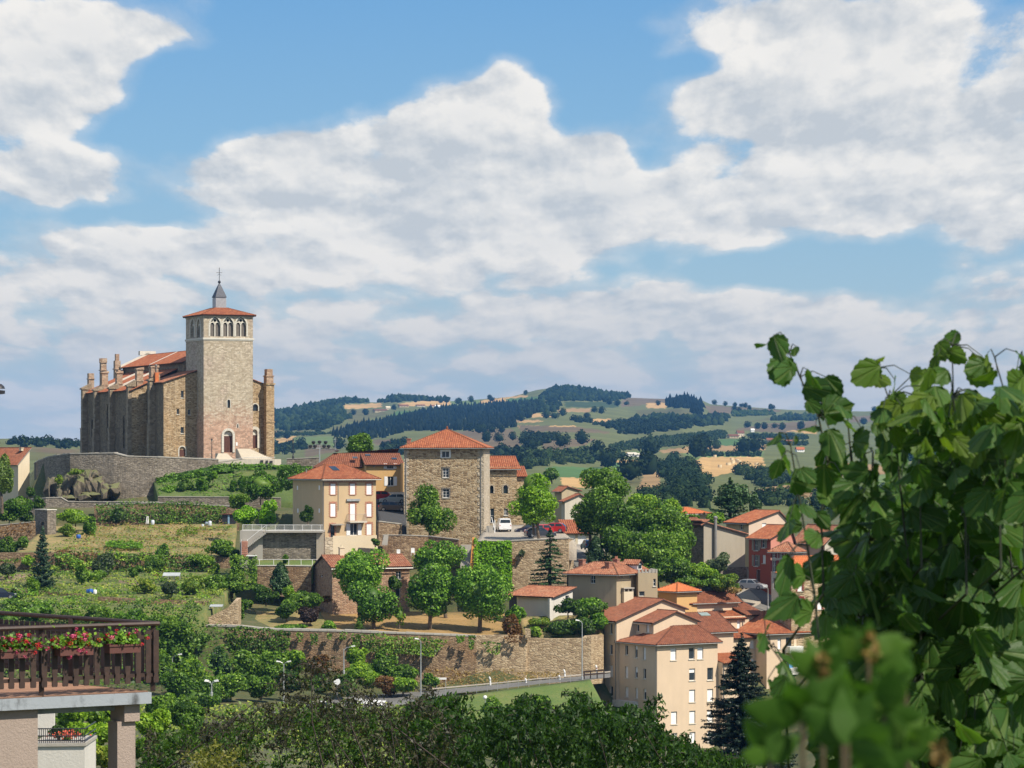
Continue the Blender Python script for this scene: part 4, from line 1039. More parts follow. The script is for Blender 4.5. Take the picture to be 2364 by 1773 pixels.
def keep_house():
 D=452
 b=Bld('stone_tower_house','tall square rubble stone house under a pyramid tiled roof','house',R3(1815,912),D,4.5,P(*R3(1815,930),D).z)
 f,l=b.R(0),b.L(0);W=f.s(R3(1861,600)[0]);Dp=l.s(R3(1243,600)[0])
 W=min(W,11.0)
 ze=l.z(*R3(1500,234));zb=l.z(*R3(1500,945))
 b.window(l,R3(1516,258),R3(1572,304),'glass',bars=(1,0),sill=True)
 b.window(l,R3(1523,381),R3(1567,450),'glass',bars=(1,2),sill=True)
 b.window(l,R3(1523,533),R3(1571,597),'glass',bars=(1,2),sill=True)
 b.wall(l,0,Dp,zb,ze);b.wall(f,0,W,zb,ze);b.wall(b.B(Dp),0,W,zb,ze);b.wall(b.E(W),0,Dp,zb,ze)
 b.finish(M['keep'])
 m=MB();b.box(m,-.06,W*.98,-.14,-.004,zb,ze-.1);m.build('side_render',M['keep_quoin'],b.T)
 m=MB();n=26;hh=(ze-.3-zb)/n
 for i in range(n):
  w=.75 if i%2 else.45;b.box(m,-.05,.3,-.20,w,zb+i*hh+.015,zb+(i+1)*hh-.015)
 for i in range(n):
  w=.7 if i%2 else.45;b.box(m,-.05,.3,Dp-w,Dp+.05,zb+i*hh+.015,zb+(i+1)*hh-.015)
 meta(m.build('quoins',M['keep_quoin'],b.T),kind='stuff')
 for q0,q1 in((R3(1516,258),R3(1572,304)),(R3(1523,381),R3(1567,450)),(R3(1523,533),R3(1571,597))):
  r=l.rect(q0,q1);m=MB()
  mat=M['white']if q0[1]<R3(0,300)[1]else M['retain_grey']
  for x0,x1,y0,y1 in((r[0]-.2,r[0]-.005,r[2],r[3]),(r[1]+.005,r[1]+.2,r[2],r[3]),(r[0]-.2,r[1]+.2,r[3]+.005,r[3]+.22)):
   m.box(l.p(x0,y0,-.05),l.e*(x1-x0),(0,0,y1-y0),l.n*.085)
  m.build('window_surround',mat,b.T)
 za=l.z(*R3(1543,98))
 b.hip(0,W,0,Dp,ze,za,oh=.62,axis='b',ridge=(Dp/2-.05,Dp/2+.05))
 m=MB();q=b.pt(W/2,Dp/2,za);m.lathe(q,[(.2,0),(.14,.2),(.18,.3),(.05,.55)],8);m.build('finial',M['tile'],b.Rf)
 xa=l.s(R3(1272,0)[0]);b.chimney(.9,xa,ze-.2,l.z(*R3(1272,172)),.75,.55)
 downpipe(b,-.09,.25,zb,ze-.2);downpipe(b,-.09,Dp-.25,zb+3,ze-.2)
 return b
keep_house()
def ochre_house():
 D=476
 b=Bld('ochre_house','long ochre rendered house with white open shutters behind the beige house','house',R3(965,620),D,80,P(*R3(965,640),D).z)
 f=b.R(0);W=f.s(R3(1245,0)[0]);ze=f.z(*R3(1100,352));zb=f.z(*R3(1100,640))
 b.window(f,R3(1117,346),R3(1163,387),'glass',bars=(2,1),sill=True,shutters='shutter_white')
 b.window(f,R3(1121,442),R3(1166,511),'glass',bars=(1,0),sill=True,shutters='shutter_white')
 b.window(f,R3(1015,352),R3(1030,374),'glass',bars=(0,0),sill=False)
 Dp=8.5
 b.wall(f,0,W,zb,ze);b.wall(b.L(0),0,Dp,zb,ze);b.wall(b.E(W),0,Dp,zb,ze);b.wall(b.B(Dp),0,W,zb,ze)
 fw=b.R(2.6);x0=fw.s(R3(640,0)[0]);zw=ze-.5
 b.wall(fw,x0,-.02,zb,zw);b.wall(b.L(x0),2.6,Dp+2,zb,zw)
 b.finish(M['ochre'])
 zr=b.R(5.5).z(*R3(1000,277));xr=b.R(5.5).s(R3(730,0)[0])
 k=(zr-ze)/5.5
 b.roof([[(-.3,-.5,ze-.5*k),(W,-.5,ze-.5*k),(W,5.5,zr),(-.3,5.5,zr)],[(x0-.5,2.1,ze-.5),(-.31,2.1,ze-.5),(-.31,5.5,zr),(xr,5.5,zr)],[(x0-.5,9.5,ze-.5),(x0-.5,2.1,ze-.5),(xr,5.5,zr)],[(W,11,ze),(x0-.5,9.5,ze-.5),(xr,5.5,zr),(W,5.5,zr)]],'tile_dark',[((x0-.5,2.1,ze-.5),(xr,5.5,zr)),((xr,5.5,zr),(W,5.5,zr))])
 R=b.Rf
 for a,k2 in((-1.8,.55),(W*.72,.45),(.4,.8)):
  m=MB();y0,y1=5.5*k2-.4,5.5*k2+.4;z0,z1=ze+k*y0+.1,ze+k*y1+.1
  m.hexa([b.pt(a,y0,z0),b.pt(a+.8,y0,z0),b.pt(a+.8,y1,z1),b.pt(a,y1,z1),b.pt(a,y0,z0+.08),b.pt(a+.8,y0,z0+.08),b.pt(a+.8,y1,z1+.08),b.pt(a,y1,z1+.08)]);m.build('roof_light',M['glass'],R)
 m=MB();q=b.pt(xr+.2,5.5,zr);m.tube([q,q+Vector((0,0,2.6))],.035,5)
 for h,w in((2.5,.5),(2.2,.7),(1.9,.6)):m.tube([q+Vector((-w/2,0,h)),q+Vector((w/2,0,h))],.02,4)
 m.build('aerial',M['grey_metal'],R)
 m=MB();m.lathe(q+Vector((.3,-.3,.3)),[(.05,0),(.3,.08),(.45,.25),(.43,.26),(.05,.05)],12);m.build('dish',M['zinc'],R)
 m=MB();a0=f.s(R3(1200,0)[0]);fs=b.R(-3.0);a1=fs.s(R3(1262,0)[0]);zt=fs.z(*R3(1245,345));b.box(m,a0+.3,a1,-3.0,-.01,zb,zt);m.build('side_wing',M['ochre'],b.T)
 return b
ochre_house()
def stone_annexe():
 D=470
 b=Bld('stone_house','lower rubble stone house with arched windows joined behind the square tower house','house',R3(1856,830),D,85,P(*R3(1856,840),D).z)
 f=b.R(0);W=f.s(R3(2064,0)[0]);ze=f.z(*R3(1960,372));zb=f.z(*R3(1960,850))
 for x0,x1,y0,y1 in((1868,1893,508,566),(1966,1999,505,567)):
  q=f.rect(R3(x0,y0),R3(x1,y1));f.holes.append(q)
  rg=b.arch_fill(f,*q[:2],q[3],(q[1]-q[0])/2,ring=.22,out=.04,jamb=q[2],mat=M['keep_quoin'],name='window')
  m=MB();m.box(f.p(q[0],q[2],-.3),f.e*(q[1]-q[0]),(0,0,q[3]-q[2]),f.n*.05);m.build('pane',M['glass'],rg)
 b.window(f,R3(1870,676),R3(1899,782),'glass',bars=(0,1),sill=False,name='door')
 b.window(f,R3(1970,676),R3(1999,726),'glass',bars=(1,1))
 b.wall(f,0,W,zb,ze);b.wall(b.E(W),0,9,zb,ze);b.wall(b.L(0),0,9,zb,ze)
 b.finish(M['keep'])
 zr=b.R(4.5).z(*R3(1960,297))
 b.roof([[(-.3,-.5,ze-.35),(W+.6,-.5,ze-.35),(W+.2,4.5,zr),(-.3,4.5,zr)],[(W+.6,9.5,ze-.35),(-.3,9.5,ze-.35),(-.3,4.5,zr),(W+.2,4.5,zr)]],'tile',[((-.3,4.5,zr),(W+.2,4.5,zr))],gutter=[((-.3,-.58,ze-.45),(W+.6,-.58,ze-.45))])
 f2=b.R(1.0);x1=f2.s(R3(2130,0)[0]);zt=f2.z(*R3(2090,440));m=MB();b.box(m,W+.02,x1,1.0,7,zb,zt);m.build('side_wall',M['keep'],b.T)
 b.roof([[(W+.02,.6,zt-.1),(x1+.3,.6,zt-.1),(x1+.3,7,zt+1.5),(W+.02,7,zt+1.5)]],'tile')
 return b
stone_annexe()
def gable_house():
 D=420
 b=Bld('stone_cottage','low rubble stone cottage with a tiled gable roof behind the plane trees','house',R3(718,1290),D,68,P(*R3(718,1330),D).z)
 f,l=b.R(0),b.L(0);W=f.s(R3(1282,0)[0]);Dp=l.s(R3(537,0)[0])
 ze=f.z(*R3(1200,1090));zb=b.T.location.z-4.0;lr=l
 zr=l.z(*R3(655,1018));tr=l.s(R3(655,0)[0]);ze2=l.z(*R3(537,1150))
 b.window(f,R3(1181,1133),R3(1221,1193),'glass',bars=(1,0),shutters=None)
 b.window(l,R3(630,1135),R3(648,1175),'dark',sill=False)
 b.window(f,R3(1168,1250),R3(1215,1330),'dark',sill=False,name='door')
 b.wall(f,0,W,zb,ze);b.wall(b.E(W),0,Dp,zb,ze2);b.wall(b.B(Dp),0,W,zb,ze2)
 b.wall(l,0,Dp,zb,ze2-.01);b.walls.poly([l.p(0,ze2-.01),l.p(Dp,ze2-.01),l.p(tr,zr),l.p(0,ze)]);b.walls.poly([b.E(W).p(0,ze2),b.E(W).p(Dp,ze2),b.E(W).p(tr,zr),b.E(W).p(0,ze)])
 b.finish(stone('cottage_stone',[(0.22,0.13,0.085),(0.36,0.21,0.13),(0.45,0.30,0.19)],(0.40,0.29,0.20),size=(0.45,0.25),mw=0.07,dirt=0.4))
 k0,k1=(zr-ze)/tr,(zr-ze2)/(Dp-tr)
 b.roof([[(-.35,-.5,ze-k0*.5),(W+.3,-.5,ze-k0*.5),(W+.3,tr,zr),(-.35,tr,zr)],[(W+.3,Dp+.4,ze2-k1*.4),(-.35,Dp+.4,ze2-k1*.4),(-.35,tr,zr),(W+.3,tr,zr)]],'tile_old',[((-.35,tr,zr),(W+.3,tr,zr))],gutter=[((-.35,-.6,ze-.4),(W+.3,-.6,ze-.4))])
 ft=b.R(tr);xc=ft.s(R3(785,0)[0]);b.chimney(xc,tr,zr-.6,ft.z(*R3(785,965)),.7,.6,'cream',pots=1)
 downpipe(b,-.08,Dp-.1,zb+1,ze2-.3)
 return b
gable_house()
def crenel_house():
 D=414
 b=Bld('tan_house','tan rendered house with red chimneys, a dormer and a battlemented stair tower','house',R4(832,1140),D,33,P(*R4(832,1150),D).z)
 f,l=b.R(0),b.L(0);W=f.s(R4(986,0)[0]);Dp=l.s(R4(480,0)[0]);ze=l.z(*R4(832,906));zb=l.z(*R4(832,1180))
 b.window(l,R4(641,911),R4(677,970),'glass',bars=(1,1),sill=False)
 b.window(f,R4(863,907),R4(874,931),'dark',sill=False);b.window(f,R4(926,900),R4(938,925),'dark',sill=False)
 b.window(f,R4(896,1020),R4(914,1090),'glass',frame='dark_metal',bars=(0,1),sill=True)
 b.wall(f,0,W,zb,ze);b.wall(l,0,Dp,zb,ze);b.wall(b.E(W),0,Dp,zb,ze);b.wall(b.B(Dp),0,W,zb,ze)
 b.finish(M['tan_render'])
 lm=b.L(W/2);zr=lm.z(*R4(740,815))
 b.hip(0,W,0,Dp,ze,zr,oh=.6,axis='b',ridge=(W*.42,Dp-W*.45),tile='tile_old')
 for x,y0,y1,s in((580,802,850,W*.75),(772,820,890,W*.22),(830,797,836,W*.7)):
  ll=b.L(s);t=ll.s(R4(x,0)[0]);b.chimney(s,t,ll.z(*R4(x,y1))-.4,ll.z(*R4(x,y0)),.75,.7,pots=2 if x==830 else 0)
 fb=b.R(2.2);x0,x1=fb.s(R4(880,0)[0]),fb.s(R4(1060,0)[0]);zw=fb.z(*R4(1000,875));m=MB();b.box(m,W*.8,x1,2.2,7,zb,zw);m.build('rear_wing',M['tan_render'],b.T)
 zt=b.R(4.5).z(*R4(950,812));b.roof([[(W*.7,1.8,zw-.1),(x1+.3,1.8,zw-.1),(x1+.3,4.6,zt),(W*.7,4.6,zt)],[(x1+.3,7.4,zw-.1),(W*.7,7.4,zw-.1),(W*.7,4.6,zt),(x1+.3,4.6,zt)]],'tile_old',[((W*.7,4.6,zt),(x1+.3,4.6,zt))])
 q=fb.rect(R4(972,826),R4(1003,868));m=MB();b.box(m,q[0],q[1],1.9,4.2,q[2],q[3]);dm=m.build('dormer',M['white'],b.T)
 m=MB();m.box(fb.p(q[0]+.15,q[2]+.15,.31),fb.e*(q[1]-q[0]-.3),(0,0,(q[3]-q[2])*.7),fb.n*.03);m.build('pane',M['glass'],dm)
 c=(q[0]+q[1])/2;zt_=q[3]+.55;b.roof([[(q[0]-.2,4.4,q[3]-.1),(q[0]-.2,1.7,q[3]-.1),(c,1.7,zt_),(c,4.4,zt_)],[(q[1]+.2,1.7,q[3]-.1),(q[1]+.2,4.4,q[3]-.1),(c,4.4,zt_),(c,1.7,zt_)]],'tile_old',name='dormer_roof')
 b2=Bld('stair_tower','square tan stair tower with battlements beside the tan house','tower',R4(990,1140),416.5,80,zb)
 g=b2.R(0);W2=g.s(R4(1131,0)[0]);z1=g.z(*R4(1060,893));z2=g.z(*R4(1060,867))
 b2.window(g,R4(1100,936),R4(1119,990),'glass',bars=(0,1));b2.window(g,R4(996,1027),R4(1037,1063),'dark',sill=False)
 b2.wall(g,0,W2,zb,z1);b2.wall(b2.L(0),0,4,zb,z1);b2.wall(b2.E(W2),0,4,zb,z1);b2.wall(b2.B(4),0,W2,zb,z1)
 b2.finish(M['tan_render'])
 n=6;ww=W2/(2*n-1)
 for i in range(n):
  m=MB();b2.box(m,i*2*ww,(i*2+1)*ww,0,.3,z1+.002,z2);m.build('merlon',M['concrete'],b2.T)
 for j in range(3):
  m=MB();b2.box(m,W2-.3,W2,.8+j*1.1,1.3+j*1.1,z1+.002,z2);m.build('merlon',M['concrete'],b2.T)
 m=MB();b2.box(m,.3,W2-.3,.31,3.9,z1-.3,z1+.02);m.build('flat_roof',M['concrete'],b2.T)
crenel_house()
def white_garage():
 D=411
 b=Bld('white_outbuilding','small white outbuilding with a weathered tile roof below the stone terrace','house',R4(372,1215),D,42,P(*R4(372,1230),D).z)
 f,l=b.R(0),b.L(0);W=f.s(R4(512,0)[0]);Dp=l.s(R4(108,0)[0]);ze=l.z(*R4(240,1058));zb=b.T.location.z-.5
 f_top=f.z(*R4(505,1003))
 b.window(f,R4(459,1050),R4(486,1102),'glass',bars=(0,0),sill=False)
 b.wall(f,0,W,zb,ze);b.walls.poly([f.p(0,ze),f.p(W,ze),f.p(W,f_top)]);b.wall(l,0,Dp,zb,ze);b.wall(b.E(W),0,Dp,zb,f_top);b.wall(b.B(Dp),0,W,zb,ze)
 b.finish(M['white_render'])
 k=(f_top-ze)/W
 b.roof([[(-.5,Dp+1.8,ze-.5*k),(-.5,-.4,ze-.5*k),(W+.3,-.4,f_top+.3*k),(W+.3,Dp+1.8,f_top+.3*k)]],'tile_old',[((W+.3,-.4,f_top+.3*k),(W+.3,Dp+1.8,f_top+.3*k))],w=.27)
 m=MB();b.box(m,.1,.25,Dp+.3,Dp+1.6,zb,ze-.1);m.build('store_door',plainm('blue_grey_door',(0.05,0.06,0.08)),b.T)
 m=MB();b.box(m,-.9,-.15,-.12,.2,zb,ze-.3);m.build('pier',M['white_render'],b.T)
white_garage()
# the big apartment building below, one thing with many blocks
def apartments():
 D=400
 b=Bld('apartment_building','large peach apartment building of stepped blocks with many tiled roofs','apartment building',R5(601,1500),D,56,P(*R5(601,1640),D).z)
 zb=b.T.location.z
 f,l=b.R(0),b.L(0)
 W=f.s(R5(1137,0)[0]);Dp=l.s(R5(266,0)[0]);ze=f.z(*R5(601,570))
 for x0,x1,y0,y1,st,rl in((720,772,599,706,'shut',0),(882,933,596,697,'glass',.0),(958,1010,592,695,'shut',0),(885,938,779,886,'glass',.35),(1045,1097,772,882,'glass',0),(885,938,966,1076,'shut',0),(1045,1097,960,1070,'shut',0),(725,778,1160,1272,'shut',0),(887,940,1153,1265,'shut',0),(1045,1097,1148,1250,'shut',0),(727,780,1350,1445,'glass',.45),(887,940,1341,1440,'shut',0),(1047,1098,1335,1432,'shut',0)):
  b.window(f,R5(x0,y0),R5(x1,y1),st,bars=(0,0),roll=rl,depth=.24)
 for x0,x1,y0,y1,st,rl in((318,345,572,660,'glass',0),(404,429,580,684,'glass',.3),(476,502,594,700,'shut',0),(318,345,760,862,'shut',0),(405,430,766,862,'glass',.5),(478,504,780,870,'glass',0),(318,348,940,1030,'shut',0),(408,432,950,1045,'shut',0),(480,506,960,1055,'glass',.3)):
  b.window(l,R5(x0,y0),R5(x1,y1),st,bars=(0,0),roll=rl,depth=.24)
 q=l.rect(R5(258,1120),R5(432,1235));l.holes.append(q)
 b.wall(f,0,W,zb,ze,.25);b.wall(l,0,Dp,zb,ze,.9);b.wall(b.E(W),0,Dp,zb,ze);b.finish(M['peach'])
 m=MB();m.box(l.p(q[0],q[2],-.9),l.e*(q[1]-q[0]),(0,0,q[3]-q[2]),l.n*.05);m.build('loggia',plainm('dark_red',(0.10,0.035,0.03)),b.T)
 q=l.rect(R5(254,1062),R5(433,1120));m=MB();m.box(l.p(q[0],q[2],.003),l.e*(q[1]-q[0]),(0,0,q[3]-q[2]),l.n*.9);m.build('balcony',plainm('balcony_panel',(0.62,0.60,0.58)),b.T)
 rm=b.R(Dp/2);zr=rm.z(*R5(850,402));ra,rb_=rm.s(R5(742,0)[0]),rm.s(R5(962,0)[0])
 b.hip(0,W,0,Dp,ze,zr,oh=.45,ridge=(ra,rb_),tile='tile_dark')
 downpipe(b,-.09,.12,zb,ze-.2)
 def block(t0,s0,s1,depth,z1,wins,roof,left_wins=(),z0=zb,mat='peach',lmat=None,right=True):
  ff=b.R(t0);ll=b.L(s0)
  for w in wins:b.window(ff,R5(w[0],w[2]),R5(w[1],w[3]),w[4],bars=(0,0),depth=.22)
  for w in left_wins:b.window(ll,R5(w[0],w[2]),R5(w[1],w[3]),w[4],bars=(0,0),depth=.22)
  b.walls=MB();b.wall(ff,s0,s1,z0,z1);b.wall(ll,t0,t0+depth,z0,z1)
  if right:b.wall(b.E(s1),t0,t0+depth,z0,z1)
  b.wall(b.B(t0+depth),s0,s1,z0,z1)
  roof(ff,ll)
  return ff,ll
 t3=Dp/2+.2;g3=b.R(t3);s3,s3b,s3p=g3.s(R5(570,0)[0]),g3.s(R5(960,0)[0]),g3.s(R5(765,0)[0]);z3=g3.z(*R5(570,366));z3b=g3.z(*R5(960,352));z3p=g3.z(*R5(765,272))
 l3=b.L(s3);d3=l3.s(R5(362,0)[0])-t3
 def r3(ff,ll):
  b.gable(ff,[(s3,z3),(s3b,z3),(s3b,z3b),(s3p,z3p)]);b.finish(M['peach'])
  b.gabled(s3,s3b,t3,t3+d3,z3,z3p,'b',.4,.35,s3p,z3b,'tile_dark',gutter=[((s3-.5,t3+d3,z3-.35),(s3-.5,t3,z3-.35))])
 block(t3,s3,s3b,d3,z3,(),r3,((420,443,390,452,'glass'),(506,532,392,460,'shut')),z0=ze-1)
 t2=Dp+.02;g2=b.R(t2);s2,s2b,s2p=g2.s(R5(243,0)[0]),g2.s(R5(850,0)[0]),g2.s(R5(645,0)[0]);z2,z2b,z2p=g2.z(*R5(243,352)),g2.z(*R5(850,244)),g2.z(*R5(645,166))
 l2=b.L(s2);d2=l2.s(R5(136,0)[0])-t2
 def r2(ff,ll):
  b.gable(ff,[(s2,z2),(s2b,z2),(s2b,z2b),(s2p,z2p)]);b.finish(M['peach'])
  b.gabled(s2,s2b,t2,t2+d2+6,z2,z2p,'b',.4,.35,s2p,z2b,'tile_dark',gutter=[((s2-.5,t2+d2,z2-.35),(s2-.5,t2,z2-.35))])
 block(t2,s2,s2b,d2,z2,(),r2,((183,207,383,474,'glass'),(183,208,567,655,'glass'),(184,210,750,850,'shut'),(185,211,934,1022,'glass')))
 downpipe(b,s2-.09,t2+.15,zb,z2-.3)
 m=MB();a,c_=g2.s(R5(574,0)[0]),g2.z(*R5(574,146));b.box(m,a-.8,a+.8,t2+d2+3,t2+d2+4.2,z2p-1.2,c_+.5);ch=m.build('chimney',M['cream'],b.T)
 m=MB();b.box(m,a-.9,a+.9,t2+d2+2.9,t2+d2+4.3,c_+.9,c_+1.05)
 for k in(-.7,0,.7):b.box(m,a+k-.06,a+k+.06,t2+d2+3,t2+d2+4.2,c_+.5,c_+.9)
 m.build('chimney_cap',M['concrete'],ch)
 t4=3.2;g4=b.R(t4);s4,s4b=g4.s(R5(900,0)[0]),g4.s(R5(1277,0)[0]);z4=g4.z(*R5(1180,456));d4=11
 def r4(ff,ll):
  b.finish(M['peach']);zr4=b.R(t4+d4/2).z(*R5(1000,285));b.hip(s4-3,s4b,t4,t4+d4,z4,zr4,.4,(s4-1,b.R(t4+d4/2).s(R5(1130,0)[0])),'tile_dark')
  k=.62;p=lambda a,kk:b.pt(a,t4-.4+(d4/2+.4)*kk,z4+(zr4-z4)*kk+.1);a0=b.R(t4+d4/2*.8).s(R5(990,0)[0])
  m=MB();q=[p(a0,.80),p(a0+1.6,.80),p(a0+1.6,.94),p(a0,.94)];m.hexa(q+[x+Vector((0,0,.1))for x in q]);m.build('roof_light',plainm('roof_glass',(0.25,0.30,0.27),.1),b.Rf)
 block(t4,s4,s4b,d4,z4,(),r4)
 t8=-1.0;g8=b.R(t8);s8,s8b=W+.05,g8.s(R5(1420,0)[0]);z8=g8.z(*R5(1200,726));zt8=b.R(t4).z(*R5(1210,643))
 def r8(ff,ll):
  b.finish(M['peach']);b.roof([[(s8,t8-.4,z8-.1),(s8b+.3,t8-.4,z8-.1),(s8b+.3,t4-.01,zt8),(s8,t4-.01,zt8)]],'tile')
 block(t8,s8,s8b,t4-t8-.02,z8,((1330,1390,800,900,'shut'),(1330,1390,985,1085,'shut')),r8)
 downpipe(b,s8+.15,t8-.08,zb,z8-.2)
 t5=13.5;g5=b.R(t5);s5,s5b=g5.s(R5(898,0)[0]),g5.s(R5(1318,0)[0]);z5=g5.z(*R5(1100,184));l5=b.L(s5);d5=l5.s(R5(742,0)[0])-t5
 z5p=b.R(t5+d5*.5).z(*R5(1000,104))
 def r5(ff,ll):
  b.gable(ll,[(t5,z5),(t5+d5,z5),(t5+d5*.5,z5p)]);b.finish(M['peach'])
  b.gabled(s5,s5b,t5,t5+d5,z5,z5p,'a',.45,.5,tile='tile_dark',gutter=[((s5,t5-.5,z5-.3),(s5b,t5-.5,z5-.3))])
 block(t5,s5,s5b,d5,z5,(),r5)
 b.chimney(s5+.5,t5+d5*.55,z5p-.6,z5p+.5,.9,.7,'cream')
 t6=10.5;g6=b.R(t6);s6,s6b=g6.s(R5(1150,0)[0]),g6.s(R5(1542,0)[0]);z6=g6.z(*R5(1450,297));d6=10
 def r6(ff,ll):
  b.finish(M['peach']);zr6=b.R(t6+5).z(*R5(1350,190));xm=b.R(t6).s(R5(1384,0)[0]);zt=b.R(t6+2.2).z(*R5(1200,272))
  b.roof([[(xm,t6-.4,z6-.15),(s6b+.4,t6-.4,z6-.15),(b.R(t6+5).s(R5(1330,0)[0])+.6,t6+5,zr6),(xm,t6+5,zr6)],[(s6b+.4,t6-.4,z6-.15),(s6b+.4,t6+d6,z6-.15),(b.R(t6+5).s(R5(1330,0)[0])+.6,t6+5,zr6)]],'tile_dark',[])
  b.roof([[(s6-.4,t6-.4,z6-.55),(xm-.02,t6-.4,z6-.55),(xm-.02,t5-.02,zt),(s6-.4,t5-.02,zt)]],'tile')
 block(t6,s6,s6b,d6,z6-.2,((1230,1256,360,412,'shut'),(1309,1338,350,420,'shut'),(1424,1476,344,416,'shut')),r6)
 downpipe(b,b.R(t6).s(R5(1357,0)[0]),t6-.08,z6-4,z6-.3)
 t7=4.0;g7=b.R(t7);s7,s7b=g7.s(R5(1570,0)[0]),g7.s(R5(1962,0)[0]);z7=g7.z(*R5(1700,470));d7=13
 def r7(ff,ll):
  b.finish(M['peach']);zr7=b.R(t7+d7/2).z(*R5(1620,272));b.hip(s7,s7b,t7,t7+d7,z7,zr7,.45,(b.R(t7+d7/2).s(R5(1545,0)[0]),b.R(t7+d7/2).s(R5(1705,0)[0])),'tile')
 w7=[(1667,1698,516,606,'shut'),(1835,1861,500,590,'shut'),(1835,1861,692,768,'shut'),(1825,1866,852,942,'shut'),(1667,1698,880,960,'shut'),(1740,1812,500,600,'dark'),(1745,1815,700,790,'dark'),(1745,1815,870,960,'dark'),(1665,1700,1060,1150,'shut'),(1835,1866,1040,1120,'shut'),(1745,1815,1050,1140,'dark')]
 block(t7,s7,s7b,d7,z7,w7,r7)
 for y in(600,790,965,1140):
  q=g7.rect(R5(1735,y-20),R5(1855,y+38));m=MB();m.box(g7.p(q[0],q[2],.003),g7.e*(q[1]-q[0]),(0,0,q[3]-q[2]),g7.n*1.0);m.build('balcony',M['white'],b.T)
 q=g7.rect(R5(1745,716),R5(1775,775));m=MB();m.box(g7.p(q[0],q[2],.6),g7.e*(q[1]-q[0]),(0,0,q[3]-q[2]),g7.n*.05);cl=m.build('blue_towel',plainm('blue_cloth',(0.10,0.30,0.55)),None)
 meta(cl,'blue towel hung over a white balcony of the apartment building','towel')
 t9=6.5;g9=b.R(t9);s9,s9b=s4b+.02,s7-.02;z9=g9.z(*R5(1430,500))
 def r9(ff,ll):
  b.finish(M['peach']);zt=b.R(t9+4).z(*R5(1360,436));b.roof([[(s9,t9-.4,z9-.1),(s9b+1.5,t9-.4,z9-.1),(s9b+1.5,t6-.02,zt),(s9,t6-.02,zt)]],'tile')
 block(t9,s9,s9b,t6-t9-.04,z9,((1425,1460,530,600,'shut'),(1425,1460,690,770,'shut')),r9)
 for y in(600,690):
  q=g9.rect(R5(1470,y),R5(1600,y+75));m=MB();m.box(g9.p(q[0],q[2],.003),g9.e*(q[1]-q[0]),(0,0,q[3]-q[2]),g9.n*1.4);m.build('balcony',M['white'],b.T)
 b2=Bld('boundary_wall','low peach boundary wall with a white coping in front of the apartments','wall',R5(612,1480),396,100,zb)
 w0=RE(1605,0)[0]
 g=b2.R(0)
 m=MB();s0=g.s(w0);z1=g.z(*R5(400,1258));b2.box(m,s0,-.05,0,.3,zb,z1);m.build('wall',M['peach'],b2.T)
 m=MB();b2.box(m,s0-.05,0,-.08,.38,z1+.002,z1+.2);m.build('coping',M['white'],b2.T)
apartments()
# village on the right
def simple_house(name,label,q,D,ang,qR,qL,y_eave,y_base,mat,kind,RR,lmat=None,wins=(),lwins=(),**k):
 "kind: gableR (gable in the right face), gableL, hip"
 b=Bld(name,label,'house',RR(*q),D,ang,P(*RR(q[0],y_base),D).z)
 f,l=b.R(0),b.L(0);W,Dp=f.s(RR(qR,0)[0]),l.s(RR(qL,0)[0]);ze=f.z(*RR(q[0],y_eave));zb=b.T.location.z-4.0
 for w in wins:b.window(f,RR(w[0],w[1]),RR(w[2],w[3]),*w[4:5],**(w[5]if len(w)>5 else{}))
 for w in lwins:b.window(l,RR(w[0],w[1]),RR(w[2],w[3]),*w[4:5],**(w[5]if len(w)>5 else{}))
 b.wall(f,0,W,zb,ze)
 if lmat:b.finish(M[mat]);b.walls=MB()
 b.wall(l,0,Dp,zb,ze)
 if lmat:b.finish(M[lmat]);b.walls=MB()
 b.wall(b.E(W),0,Dp,zb,ze);b.wall(b.B(Dp),0,W,zb,ze)
 zr=k.get('zr')or f.z(*RR(*k['peak']))
 tile=k.get('tile','tile')
 if kind=='gableR':
  sp=f.s(RR(*k['peak'])[0])
  b.gable(f,[(0,ze),(W,ze),(sp,zr)]);b.gable(b.B(Dp),[(0,ze),(W,ze),(sp,zr)]);b.finish(M[mat]);b.gabled(0,W,0,Dp,ze,zr,'b',.45,.3,sp,tile=tile,gutter=[((-.5,Dp,ze-.3),(-.5,0,ze-.3))])
 elif kind=='gableL':
  b.gable(l,[(0,ze),(Dp,ze),(Dp/2,zr)]);b.gable(b.E(W),[(0,ze),(Dp,ze),(Dp/2,zr)]);b.finish(M[mat]);b.gabled(0,W,0,Dp,ze,zr,'a',.45,.3,tile=tile,gutter=[((0,-.5,ze-.3),(W,-.5,ze-.3))])
 else:
  b.finish(M[mat]);b.hip(0,W,0,Dp,ze,zr,.45,tile=tile,axis=k.get('axis','a'))
 b.W,b.Dp,b.ze,b.f,b.l=W,Dp,ze,f,l
 return b
SH=dict(sill=True)
simple_house('red_house','tall red rendered house with grey shutters beside the street',(1957,1000),436,58,2125,1797,636,1005,'pink_render','gableR',R4,lmat='red_render',peak=(2100,548),tile='tile',lwins=[(1832,652,1868,730,'glass',dict(shutters='grey_shutter',bars=(1,1)))if False else(1836,652,1864,730,'glass',dict(bars=(1,1),surround=None,shutters='zinc')),(1891,650,1917,710,'glass',dict(bars=(1,1),shutters='zinc')),(1836,762,1864,844,'glass',dict(bars=(1,1),shutters='zinc')),(1895,762,1920,824,'shut',dict()),(1850,868,1880,990,'door',dict(sill=False))])
simple_house('pink_house','pale pink house with a broad tiled gable above the red house',(1797,640),462,62,2090,1632,524,700,'palepink','gableR',R4,lmat='tan_render',peak=(2015,440),wins=[(1895,530,1925,572,'shut')],lwins=[(1732,532,1757,580,'glass',dict(bars=(1,1)))])
